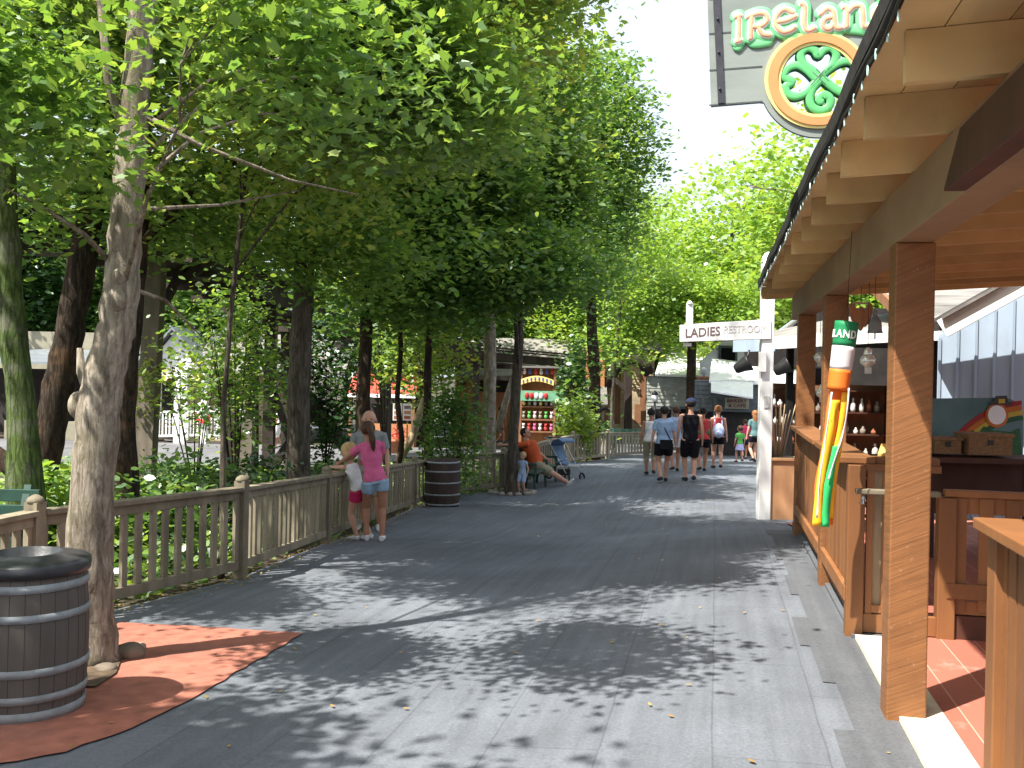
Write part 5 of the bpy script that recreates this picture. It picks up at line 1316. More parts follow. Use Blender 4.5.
brace((183, 282), (210, 258), 21, .2); brace((214, 285), (252, 320), 24, .2); brace((186, 262), (166, 300), 21, .16)
brace((222, 470), (258, 415), 23); brace((276, 350), (352, 452), 27, .2); brace((258, 345), (290, 440), 26, .16); brace((270, 470), (322, 400), 25, .22); brace((300, 400), (350, 455), 27, .22); brace((298, 330), (270, 400), 28, .16)
leg(232, 398, 476, 23, .28)
leg(384, 352, 465, 33, .22); leg(388, 350, 460, 34, .2); brace((366, 352), (402, 352), 34, .2); brace((366, 360), (384, 385), 34, .14); brace((402, 360), (388, 385), 34, .14)
leg(476, 362, 450, 41, .24); leg(545, 366, 450, 44, .26); leg(628, 372, 440, 46, .34); brace((600, 372), (575, 395), 46, .2); brace((628, 392), (607, 372), 46, .2)
# curved timber hood over the gate by the mill
mb = MB(); mb.tube([P(605, 386, 45), P(612, 372, 45), P(622, 361, 45), P(632, 358, 45), P(643, 362, 45), P(650, 374, 45)], .28, 8); mb.build('curved_brace', 'trestle_wood', ft)
mb = MB().tube([P(-150, 350, 12.2), P(-60, 415, 12.1), P(0, 458, 12), P(48, 500, 12), P(75, 520, 12)], [.08, .10, .11, .12, .13], 9); tag(mb.build('leaning_log', 'bark_dark'), 'dark log leaning down behind the fence past the mossy trunk', 'log')
# fallen pale limb leaning by the slim tree
mb = MB().tube([P(400, 458, 22), P(412, 438, 22), P(420, 412, 22), P(424, 398, 22)], [.10, .09, .08, .06], 8); tag(mb.build('leaning_log', 'bamboo'), 'pale bare log leaning between slim trees behind the fence', 'log')
mb = MB().tube([P(497, 432, 26), P(505, 405, 26), P(513, 378, 26)], [.10, .09, .08], 8); tag(mb.build('leaning_log', 'bark_pale'), 'pale green leaning pole beside the toddler tree', 'log')

# ---------------------------------------------------------------- buildings
def lap_wall(mb, a, b, z0, z1, course=.16, th=.03):
    a = Vector((a[0], a[1], 0)); b = Vector((b[0], b[1], 0)); d = (b - a).normalized(); n = Vector((d.y, -d.x, 0)); z = z0
    while z < z1 - .01:
        h = min(course, z1 - z); up = Vector((0, 0, z)); mb.box8([a + up + n * th, b + up + n * th, b + up - n * .05, a + up - n * .05, a + up + n * .006 + Vector((0, 0, h)), b + up + n * .006 + Vector((0, 0, h)), b + up - n * .05 + Vector((0, 0, h)), a + up - n * .05 + Vector((0, 0, h))]); z += h
    return mb
def gable(mb, a, b, z0, zs, za, th=.08):
    """pentagon wall"""
    m = (a + b) / 2; d = (b - a).normalized(); n = Vector((-d.y, d.x, 0)) * th
    f = lambda p, z: Vector((p.x, p.y, z)); F_ = [f(a, z0), f(b, z0), f(b, zs), f(m, za), f(a, zs)]; B_ = [p + n for p in F_]
    return mb.add(F_ + B_, [(0, 1, 2, 3, 4), (9, 8, 7, 6, 5)] + [(k, k + 5, (k + 1) % 5 + 5, (k + 1) % 5) for k in range(5)])
V = Vector
# porch house across the gully
D = 42; xl = P(138, 0, D).x; xr = P(285, 0, D).x; zb = gz(xl, D); h = thing('porch_house', 'dark boarded house with white gable and baluster porch across the gully', 'house', (xl, D, zb))
MB().box(((xl + xr) / 2, D + 3, zb + 1.6), (xr - xl, 5, 3.4)).build('wall', 'brown_siding', h)
ga = P(150, 0, D - .5); gb_ = P(214, 0, D - .5); zs = P(160, 372, D).z; za = P(168, 330, D).z
for k in range(2):
    a0 = V((lerp(ga.x, gb_.x, 0) - .2, D - .9, zs)); ap = V(((ga.x + gb_.x) / 2, D - .9, za)); b0_ = V((gb_.x + .2, D - .9, zs)); e = (a0, b0_)[k]
    mb = MB(); dd = V((0, 5, 0)); mb.add([e, ap, ap + dd, e + dd, e + V((0, 0, .12)), ap + V((0, 0, .12)), ap + dd + V((0, 0, .12)), e + dd + V((0, 0, .12))], [(3, 2, 1, 0), (4, 5, 6, 7), (0, 1, 5, 4), (1, 2, 6, 5), (2, 3, 7, 6), (3, 0, 4, 7)]); mb.build('roof', 'tin_roof', h)
gable(MB(), V((ga.x, D - .5, 0)), V((gb_.x, D - .5, 0)), zs - .25, zs, za - .1).build('gable', 'white_roof', h)
mb = MB(); z_ = P(230, 335, D).z; a0 = V((gb_.x - .5, D - 1, zs)); b0_ = V((xr + 3, D - 1, zs)); mb.add([a0, b0_, b0_ + V((0, 3, z_ - zs)), a0 + V((0, 3, z_ - zs)), a0 + V((0, 0, .12)), b0_ + V((0, 0, .12)), b0_ + V((0, 3, z_ - zs + .12)), a0 + V((0, 3, z_ - zs + .12))], [(3, 2, 1, 0), (4, 5, 6, 7), (0, 1, 5, 4), (1, 2, 6, 5), (2, 3, 7, 6), (3, 0, 4, 7)]); mb.build('roof', 'roof_shake', h)
for px in (186, 193, 213): q = P(px, 0, D - 2.4); MB().box((q.x, q.y, (zb + zs) / 2), (.22, .22, zs - zb)).build('porch_post', 'white_paint', h)
for px in (165, 197):
    q = P(px, 378, D - .6); MB().ball(q, .10, 8, 6).build('porch_lamp', 'lamp_glow', h)
for px in (172, 226): q = P(px, 400, D + .45); f = MB().box(q, (1.0, .06, 1.7)).build('window', 'white_paint', h); sub(MB().box(q - V((0, .035, 0)), (.84, .02, 1.5)), 'pane', 'dark_wall', f)
pr = thing('porch_railing', 'white porch baluster railing with a red bunting across the gully', 'railing', (P(160, 0, 39.6).x, 39.6, zb))
ra_ = P(156, 412, 39.6); rb_ = P(250, 410, 39.6)
for z_, nm in ((0, 'top_rail'), (-.95, 'bottom_rail')): MB().bar(ra_ + V((0, 0, z_)), rb_ + V((0, 0, z_)), .08, .08).build(nm, 'white_paint', pr)
for k in range(28): q = ra_.lerp(rb_, k / 27); MB().box((q.x, q.y, q.z - .47), (.05, .05, .95)).build('baluster', 'white_paint', pr)
for k in (0, 9, 18, 27): q = ra_.lerp(rb_, k / 27); MB().box((q.x, q.y - .02, q.z - .5), (.14, .14, 1.25)).build('post', 'white_paint', pr)
q = P(203, 412, 39.4); bt_ = thing('bunting', 'half-round red and white bunting on the white porch railing', 'bunting', q)
for r1, r0, m in ((.36, .24, 'c_red'), (.235, .13, 'w_white'), (.125, .0, 'c_navy')):
    n = 16; vs = []
    for k in range(n + 1):
        a = PI * k / n; c_, s_ = math.cos(a), math.sin(a); vs += [q + V((r1 * c_, 0, -r1 * 1.25 * s_)), q + V((r0 * c_, 0, -r0 * 1.25 * s_)), q + V((r0 * c_, -.02 - .01 * (k % 2), -r0 * 1.25 * s_)), q + V((r1 * c_, -.02 - .01 * (k % 2), -r1 * 1.25 * s_))]
    fs = []
    for k in range(n):
        for j in range(4): fs.append((k * 4 + j, k * 4 + (j + 1) % 4, k * 4 + 4 + (j + 1) % 4, k * 4 + 4 + j))
    MB().add(vs, fs).build('cloth_band', m, bt_)
# tin-roofed shed far left
D = 40; xl = P(-60, 0, D).x; xr = P(137, 0, D).x; zb = gz(-15, D); h = thing('tin_roofed_shed', 'long dark open shed with tin roof and cream fascia at the left edge', 'shed', (xl, D, zb))
z0 = P(50, 364, D).z; z1 = P(50, 351, D + 3).z; z2 = P(50, 334, D + 3).z
MB().box(((xl + xr) / 2, D + 4, (zb + z0) / 2 + .3), (xr - xl, .2, z0 - zb + .6)).build('wall', 'dark_wall', h)
a0 = V((xl, D, z0)); b0_ = V((xr, D, z0)); mb = MB(); mb.add([a0, b0_, b0_ + V((0, 3, z1 - z0)), a0 + V((0, 3, z1 - z0)), a0 + V((0, 0, .08)), b0_ + V((0, 0, .08)), b0_ + V((0, 3, z1 - z0 + .08)), a0 + V((0, 3, z1 - z0 + .08))], [(3, 2, 1, 0), (4, 5, 6, 7), (0, 1, 5, 4), (1, 2, 6, 5), (2, 3, 7, 6), (3, 0, 4, 7)]); mb.build('roof', 'tin_roof', h)
MB().box(((xl + xr) / 2, D - .04, z0 - .10), (xr - xl, .06, .2)).build('gutter', 'cream_wall', h)
MB().box(((xl + xr) / 2, D + 3.1, (z1 + z2) / 2), (xr - xl, .1, z2 - z1 + .2)).build('parapet', 'cream_wall', h)
for px in (-10, 66, 100, 131): q = P(px, 0, D + .2); MB().box((q.x, q.y, (zb + z0) / 2), (.14, .14, z0 - zb)).build('post', 'cream_wall', h)
MB().box((P(75, 0, D).x, D + .4, zb + .35), (5.2, .3, .75)).build('low_wall', 'cream_wall', h)
# red-roofed stand
D = 40; xl = P(356, 0, D).x; xr = P(424, 0, D).x; zb = gz(-4, D); h = thing('food_stand', 'open stand with faded red roof and white fascia behind the bald man', 'stand', (xl, D, zb))
z0 = P(380, 395, D).z; z1 = P(390, 375, D + 1.6).z
a0 = V((xl, D, z0)); b0_ = V((xr, D, z0)); mb = MB(); mb.add([a0, b0_, b0_ + V((0, 1.6, z1 - z0)), a0 + V((0, 1.6, z1 - z0)), a0 + V((0, 0, .07)), b0_ + V((0, 0, .07)), b0_ + V((0, 1.6, z1 - z0 + .07)), a0 + V((0, 1.6, z1 - z0 + .07))], [(3, 2, 1, 0), (4, 5, 6, 7), (0, 1, 5, 4), (1, 2, 6, 5), (2, 3, 7, 6), (3, 0, 4, 7)]); mb.build('roof', 'red_roof', h)
MB().box(((xl + xr) / 2, D - .04, z0 - .03), (xr - xl, .06, .14)).build('fascia', 'white_paint', h)
MB().box(((xl + xr) / 2, D + 2.2, (zb + z0) / 2), (xr - xl, .15, z0 - zb + .4)).build('back_wall', 'dark_wall', h)
for x in (xl + .1, xr - .1): MB().box((x, D + .15, (zb + z0) / 2), (.12, .12, z0 - zb)).build('post', 'cedar', h)
MB().box(((xl + xr) / 2 + .4, D + .5, zb + .45), (1.9, .5, .9)).build('counter', 'orange_boards', h)
for i, px in enumerate((397.5, 407.5)):
    q = P(px, 412, 36.5); t = thing('poster_board', ['white menu poster board left of the two behind the thin sapling', 'white menu poster board right of the two behind the thin sapling'][i], 'poster', q); fr = MB().box(q, (.34, .03, .62)).build('panel', 'poster', t)
    for r, (m, dz) in enumerate((('letter_dark', .17), ('terracotta', -.02), ('merch_b', -.2))): sub(MB().box(q + V((0, -.018, dz)), (.24, .008, .12)), 'picture_block', m, fr)
    MB().box((q.x, q.y + .03, (gz(q.x, q.y) + q.z) / 2), (.05, .05, q.z - gz(q.x, q.y))).build('stake', 'cedar', t)
q = P(396, 427, 35.5); fp = thing('flower_pot', 'terracotta pot of red flowers under the poster boards', 'flower pot', (q.x, 35.5, gz(q.x, 35.5)))
zz = gz(q.x, 35.5); MB().lathe((q.x, 35.5, zz), [(.2, 0), (.28, .4), (.31, .42), (.31, .5), (.25, .5)], 16).build('pot', 'terracotta', fp)
c = rng.normal(size=(260, 3)) * np.array([.22, .22, .14]) + np.array([q.x, 35.5, zz + .68]); leaf_mesh('flowers', c, .09, OVAL, 'flower', fp, .6, origin=(q.x, 35.5, zz))
# low porch building between booth and trees (wooden house with orange boards)
D = 46; xl = P(462, 0, D).x; xr = P(600, 0, D).x; zb = gz(0, D); h = thing('wooden_lodge', 'orange-brown wooden lodge with pale roof behind the toddler tree', 'lodge', (xl, D, zb))
z0 = P(500, 378, D).z; z1 = P(500, 340, D + 4).z
lap_wall(MB(), (xl, D + 1), (xr, D + 1), zb, z0 + .1).build('wall', 'orange_boards', h)
a0 = V((xl, D, z0)); b0_ = V((xr, D, z0)); mb = MB(); mb.add([a0, b0_, b0_ + V((0, 4, z1 - z0)), a0 + V((0, 4, z1 - z0)), a0 + V((0, 0, .1)), b0_ + V((0, 0, .1)), b0_ + V((0, 4, z1 - z0 + .1)), a0 + V((0, 4, z1 - z0 + .1))], [(3, 2, 1, 0), (4, 5, 6, 7), (0, 1, 5, 4), (1, 2, 6, 5), (2, 3, 7, 6), (3, 0, 4, 7)]); mb.build('roof', 'roof_shake', h)
MB().box(((xl + xr) / 2, D - .03, z0 + .0), (xr - xl, .06, .22)).build('fascia', 'weathered_wood', h)
MB().box((P(505, 0, D).x, D + .93, P(505, 385, D).z), (1.6, .1, .7)).build('opening', 'dark_wall', h)
for k in range(11): q = P(494 + k * 4.0, 418, D - .6); MB().box((q.x, q.y, q.z), (.06, .06, .8)).build('baluster', 'orange_boards', h)
MB().bar(P(492, 410, D - .6), P(538, 410, D - .6), .1, .1).build('porch_rail', 'orange_boards', h)
for px in (494, 538): q = P(px, 400, D - .5); MB().box((q.x, q.y, (zb + z0) / 2), (.16, .16, z0 - zb)).build('porch_post', 'cedar', h)
# prize booth
D = 36; q = P(546, 434, D); zb = gz(q.x, D); x0 = P(529, 0, D).x; x1 = P(563, 0, D).x; W = x1 - x0; xm = (x0 + x1) / 2
bo = thing('prize_booth', 'tall narrow game booth with coloured banner and rows of prizes behind the fence', 'booth', (xm, D, zb)); zt = P(546, 368, D).z
MB().box((xm, D + .5, (zb + zt) / 2), (W, .08, zt - zb)).build('back_panel', 'orange_boards', bo)
for x in (x0, x1): MB().box((x, D + .25, (zb + zt) / 2), (.09, .55, zt - zb)).build('side_panel', 'cedar', bo)
MB().box((xm, D + .2, zt + .03), (W + .3, .7, .07)).build('roof', 'roof_shake', bo)
zz = [P(546, y, D).z for y in (432, 420, 407, 398)]
for z_ in zz: MB().box((xm, D + .2, z_), (W - .1, .5, .05)).build('shelf', 'cedar', bo)
vs = []; n = 14
for k in range(n + 1):
    f = k / n; x = lerp(x0 - .03, x1 - .05, f); z_ = P(546, 385.5 - 4.0 * math.sin(PI * f), D).z; vs += [V((x, D - .1, z_)), V((x, D - .1, z_ + .20)), V((x, D - .07, z_ + .20)), V((x, D - .07, z_))]
fs = [(i * 4 + j, i * 4 + (j + 1) % 4, i * 4 + 4 + (j + 1) % 4, i * 4 + 4 + j) for i in range(n) for j in range(4)]
bn = MB().add(vs, fs).build('banner', 'sign_yellow', bo)
for k in range(8): x = lerp(x0 + .08, x1 - .16, k / 7); z_ = P(546, 385.5 - 4.0 * math.sin(PI * (k + .6) / 8.4), D).z + .1; sub(MB().box((x, D - .112, z_), (.05, .015, .11)), 'banner_mark', 'booth_blue', bn)
gbn = MB().box((xm + .15, D - .12, P(546, 396, D).z), (W + .35, .06, .36)).build('green_board', 'booth_green', bo)
for k, m in enumerate(('m_red', 'm_red', 'w_white', 'w_white', 'm_red')): sub(MB().ball((x0 + .22 + k * .17, D - .16, P(546, 396, D).z), (.08, .03, .12), 8, 6), 'painted_figure', m, gbn)
for r, (z_, ms) in enumerate(((zz[0], ['w_white', 'c_red', 'c_pink']), (zz[1], ['w_white', 'cream_wall', 'c_green']), (zz[2], ['c_khaki', 'w_white', 'sign_yellow']), (P(546, 376, D).z, ['w_white', 'booth_blue', 'c_red']))):
    for k in range(6):
        x = x0 + .12 + k * (W - .22) / 5; m = ms[(k + r) % 3]
        mb = MB().ball((x, D + .02, z_ + .12), (.065, .05, .085), 8, 6); mb.ball((x, D + .0, z_ + .245), (.05, .045, .05), 8, 6); mb.ball((x - .04, D, z_ + .29), .018, 6, 5); mb.ball((x + .04, D, z_ + .29), .018, 6, 5)
        if r == 3:
            mb.tube([(x, D + .02, z_ + .3), (x, D + .02, zt)], .006, 4)
        tag(mb.build('plush_toy', m), 'small plush prize sitting in the tall game booth', 'plush toy', 'plush prizes in the game booth')
# mill building, brown lapped siding
D = 47; xl = P(607, 0, D).x; xr = P(662, 0, D).x; zb = gz(xl, D); zt = P(630, 352, D).z
h = thing('mill_building', 'weathered brown clapboard mill with reddish corner boards beyond the far bench', 'building', (xl, D, zb))
lap_wall(MB(), (xl, D), (xr, D), zb, zt, .13).build('wall', 'brown_siding', h)
for px in (614, 626, 651): q = P(px, 0, D - .06); MB().box((q.x, q.y, (zb + zt) / 2 + .4), (.26, .06, zt - zb - .9)).build('corner_board', 'cedar', h)
MB().box((P(635, 0, D).x, D - .05, zb + 1.2), (1.7, .06, 2.3)).build('door', 'brown_siding', h)
q = P(645, 414, D - .08); MB().box(q, (1.0, .04, .9)).build('notice_board', 'cedar', h)
a0 = V((xl - .5, D - .4, zt)); b0_ = V((xr + .3, D - .4, zt)); mb = MB(); mb.add([a0, b0_, b0_ + V((0, 4, 2)), a0 + V((0, 4, 2)), a0 + V((0, 0, .12)), b0_ + V((0, 0, .12)), b0_ + V((0, 4, 2.12)), a0 + V((0, 4, 2.12))], [(3, 2, 1, 0), (4, 5, 6, 7), (0, 1, 5, 4), (1, 2, 6, 5), (2, 3, 7, 6), (3, 0, 4, 7)]); mb.build('roof', 'shingle_dark', h)
D = 44; xl = P(595, 0, D).x; xr = P(614, 0, D).x; zb = gz(xl, D)
h = thing('mill_lean_to', 'small lean-to with sloping pale roof and stone wall against the mill', 'lean-to', (xl, D, zb)); z0 = P(600, 405, D).z; z1 = P(600, 388, D + 1).z
MB().box(((xl + xr) / 2, D + .6, (zb + z0) / 2), (xr - xl, .2, z0 - zb)).build('wall', 'cream_wall', h); MB().box(((xl + xr) / 2, D + .75, z1 + .9), (xr - xl, .1, 2.0)).build('upper_wall', 'orange_boards', h)
a0 = V((xl - .1, D, z0)); b0_ = V((xr + .1, D, z0)); mb = MB(); mb.add([a0, b0_, b0_ + V((0, .7, z1 - z0)), a0 + V((0, .7, z1 - z0)), a0 + V((0, 0, .06)), b0_ + V((0, 0, .06)), b0_ + V((0, .7, z1 - z0 + .06)), a0 + V((0, .7, z1 - z0 + .06))], [(3, 2, 1, 0), (4, 5, 6, 7), (0, 1, 5, 4), (1, 2, 6, 5), (2, 3, 7, 6), (3, 0, 4, 7)]); mb.build('roof', 'roof_shake', h)
q = P(605, 416, D + .45); mb = MB()
for a in np.linspace(0, 2 * PI, 13)[:-1]: mb.bar(q + V((.26 * math.cos(a), 0, .32 * math.sin(a))), q + V((.26 * math.cos(a + .53), 0, .32 * math.sin(a + .53))), .06, .10)
mb.build('horse_collar', 'black_metal', h)
# grey clapboard barn
D = 45; xl = P(655, 0, D).x; xr = P(702, 0, D).x; zb = gz(xl, D); zt = P(670, 376, D).z
h = thing('grey_barn', 'grey clapboard barn with long sunlit white metal roof behind the crowd', 'barn', (xl, D, zb))
lap_wall(MB(), (xl, D), (xr, D), zb, zt, .16).build('wall', 'grey_siding', h)
mb = MB(); pts = [P(655, 376, D - .2), P(706, 376, D - .2), P(735, 392, D - .4), P(735, 340, D + 5), P(690, 325, D + 5), P(655, 356, D + 3)]
a0 = P(655, 376, D - .3); b0_ = P(712, 378, D - .3); c0 = P(716, 350, D + 5); d0 = P(664, 348, D + 5)
mb.add([a0, b0_, c0, d0] + [p + V((0, 0, .1)) for p in (a0, b0_, c0, d0)], [(3, 2, 1, 0), (4, 5, 6, 7), (0, 1, 5, 4), (1, 2, 6, 5), (2, 3, 7, 6), (3, 0, 4, 7)]); mb.build('roof', 'white_roof', h)
mb = MB(); a0 = P(655, 440, D - .2)
for k in range(2): q = P(662 + k * 26, 418, D - .08); f = MB().box(q, (1.0, .05, 1.0)).build('window', 'grey_dark_siding', h); sub(MB().box(q - V((0, .03, 0)), (.8, .02, .8)), 'pane', 'void', f)
# brown chimney-like gate pillar with small lantern
q = P(703, 440, 38); zz = gz(q.x, 38); ztp = P(703, 378, 38).z; t = thing('timber_pillar', 'square reddish timber pillar topped by a small lantern behind the crowd', 'pillar', (q.x, 38, zz))
MB().box((q.x, 38, (zz + ztp) / 2), (.48, .48, ztp - zz)).build('shaft', 'cedar', t); MB().box((q.x, 38, ztp + .03), (.54, .54, .06)).build('cap', 'cedar', t)
MB().lathe((q.x - .02, 38, ztp + .06), [(.05, 0), (.05, .06), (.10, .12), (.12, .26), (.07, .32), (.02, .36)], 10).build('lantern', 'hoop_metal', t)
# cafe building
D = 36; xl = P(709, 0, D).x; xr = P(790, 0, D).x; zb = gz(xl, D); zt = P(740, 392, D).z
h = thing('bakery_cafe', 'grey cafe front with white metal awning and small name board', 'cafe', (xl, D, zb))
lap_wall(MB(), (xl, D + 1.2), (xr, D + 1.2), P(740, 412, D + 1.2).z, zt + .4, .16).build('upper_wall', 'grey_dark_siding', h)
MB().box(((xl + xr) / 2, D + 1.6, zb + 1.0), (xr - xl, .1, 2.2)).build('dark_front', 'dark_wall', h)
for px in (711, 724): q = P(px, 0, D + 1.15); MB().box((q.x, q.y, zb + 1.0), (.14, .1, 2.2)).build('door_post', 'grey_dark_siding', h)
a0 = P(711, 392.5, D); b0_ = P(753, 399, D); c0 = P(753, 384, D + 1); d0 = P(711, 383, D + 1)
mb = MB(); mb.add([a0, b0_, c0, d0] + [p + V((0, 0, .05)) for p in (a0, b0_, c0, d0)], [(3, 2, 1, 0), (4, 5, 6, 7), (0, 1, 5, 4), (1, 2, 6, 5), (2, 3, 7, 6), (3, 0, 4, 7)]); mb.build('awning', 'white_roof', h)
a0 = P(709, 383, D + 1); b0_ = P(798, 386, D + 1); c0 = P(802, 372, D + 5); d0 = P(712, 360, D + 5)
mb = MB(); mb.add([a0, b0_, c0, d0] + [p + V((0, 0, .08)) for p in (a0, b0_, c0, d0)], [(3, 2, 1, 0), (4, 5, 6, 7), (0, 1, 5, 4), (1, 2, 6, 5), (2, 3, 7, 6), (3, 0, 4, 7)]); mb.build('roof', 'white_roof', h)
a0 = P(700, 362, 43); b0_ = P(760, 366, 43)
gable(MB(), V((a0.x, 43, 0)), V((b0_.x, 43, 0)), zb + 2, P(700, 362, 43).z, P(722, 334, 43).z).build('upper_gable', 'white_roof', h)
q = P(728, 355, 42.9); f = MB().box(q, (.8, .05, .8)).build('window', 'grey_dark_siding', h); sub(MB().box(q - V((0, .03, 0)), (.6, .02, .6)), 'pane', 'void', f)
q0 = P(725, 408.5, D + 1.05); q1 = P(749, 408.5, D + 1.05); z_ = P(737, 398, D + 1.05).z
cs = MB().box(((q0.x + q1.x) / 2, D + 1.08, (q0.z + z_) / 2), (q1.x - q0.x, .06, z_ - q0.z)).build('name_board', 'cream_wall', h)
face_text('BAKERY', V((q0.x + .07, D + 1.045, q0.z + .235)), V((q1.x - .07, D + 1.045, q0.z + .235)), .13, 'letter_maroon', cs, .02)
face_text('& CAFE', V((q0.x + .12, D + 1.045, q0.z + .055)), V((q1.x - .12, D + 1.045, q0.z + .055)), .13, 'letter_maroon', cs, .02)
# small blue-grey gabled dormer beyond the pavilion's far post
D = 21.5; a0 = P(770, 0, D); b0_ = P(868, 0, D)
h = thing('blue_dormer', 'blue-grey boarded gable rising above the porch fascia behind the far posts', 'gable', (a0.x, D, 2.3))
gable(MB(), V((a0.x, D, 0)), V((b0_.x, D, 0)), 2.3, P(776, 342, D).z, P(817, 306, D).z).build('wall', 'blue_siding', h)
ap = P(817, 304, D - .1)
for e in (P(768, 343, D - .1), P(868, 345, D - .1)): MB().bar(e, ap, .3, .05).build('roof_edge', 'roof_shake', h)
for k in range(7): q = P(782 + k * 10, 330, D - .03); zt_ = P(817, 306, D).z - abs(q.x - (a0.x + b0_.x) / 2) * .75 - .1; MB().box((q.x, D - .01, (2.3 + zt_) / 2), (.03, .03, max(.1, zt_ - 2.3))).build('batten', 'blue_siding', h)
# far street lamp and bins
q = P(654, 440, 40); zz = gz(q.x, 40); t = thing('street_lamp', 'black lamp post with glass lantern in front of the grey barn', 'street lamp', (q.x, 40, zz)); zl_ = P(654, 402, 40).z
MB().tube([(q.x, 40, zz), (q.x, 40, zz + .4), (q.x, 40, zl_)], [.08, .05, .04], 8).build('post', 'black_metal', t); MB().lathe((q.x, 40, zl_), [(.06, 0), (.11, .05), (.14, .28), (.10, .30)], 8).build('glass', 'lamp_glass', t); MB().lathe((q.x, 40, zl_ + .30), [(.16, 0), (.08, .1), (.02, .16)], 8).build('cap', 'black_metal', t)
# ---------------------------------------------------------------- people
def fuse(mb, voxel, smooth=3):
    """overlapping closed limbs -> one continuous surface"""
    me = bpy.data.meshes.new('tmp'); me.from_pydata([tuple(v) for v in mb.v], [], mb.f); me.update()
    o = bpy.data.objects.new('tmp', me); C.objects.link(o)
    r = o.modifiers.new('r', 'REMESH'); r.mode = 'VOXEL'; r.voxel_size = voxel; r.use_smooth_shade = True
    if smooth:
        s_ = o.modifiers.new('s', 'SMOOTH'); s_.factor = .5; s_.iterations = smooth
    dg = bpy.context.evaluated_depsgraph_get(); dg.update()
    m2 = bpy.data.meshes.new_from_object(o.evaluated_get(dg))
    bpy.data.objects.remove(o); bpy.data.meshes.remove(me)
    m2.polygons.foreach_set('use_smooth', [True] * len(m2.polygons))
    return m2
def two_bone(a, b, l1, l2, hint):
    a = Vector(a); b = Vector(b); d = b - a; L = min(d.length, (l1 + l2) * .999); dn = d.normalized()
    b = a + dn * L; x = (l1 * l1 - l2 * l2 + L * L) / (2 * L); h = math.sqrt(max(0, l1 * l1 - x * x))
    hn = Vector(hint); hn = (hn - dn * hn.dot(dn)); hn.normalize(); return a + dn * x + hn * h, b

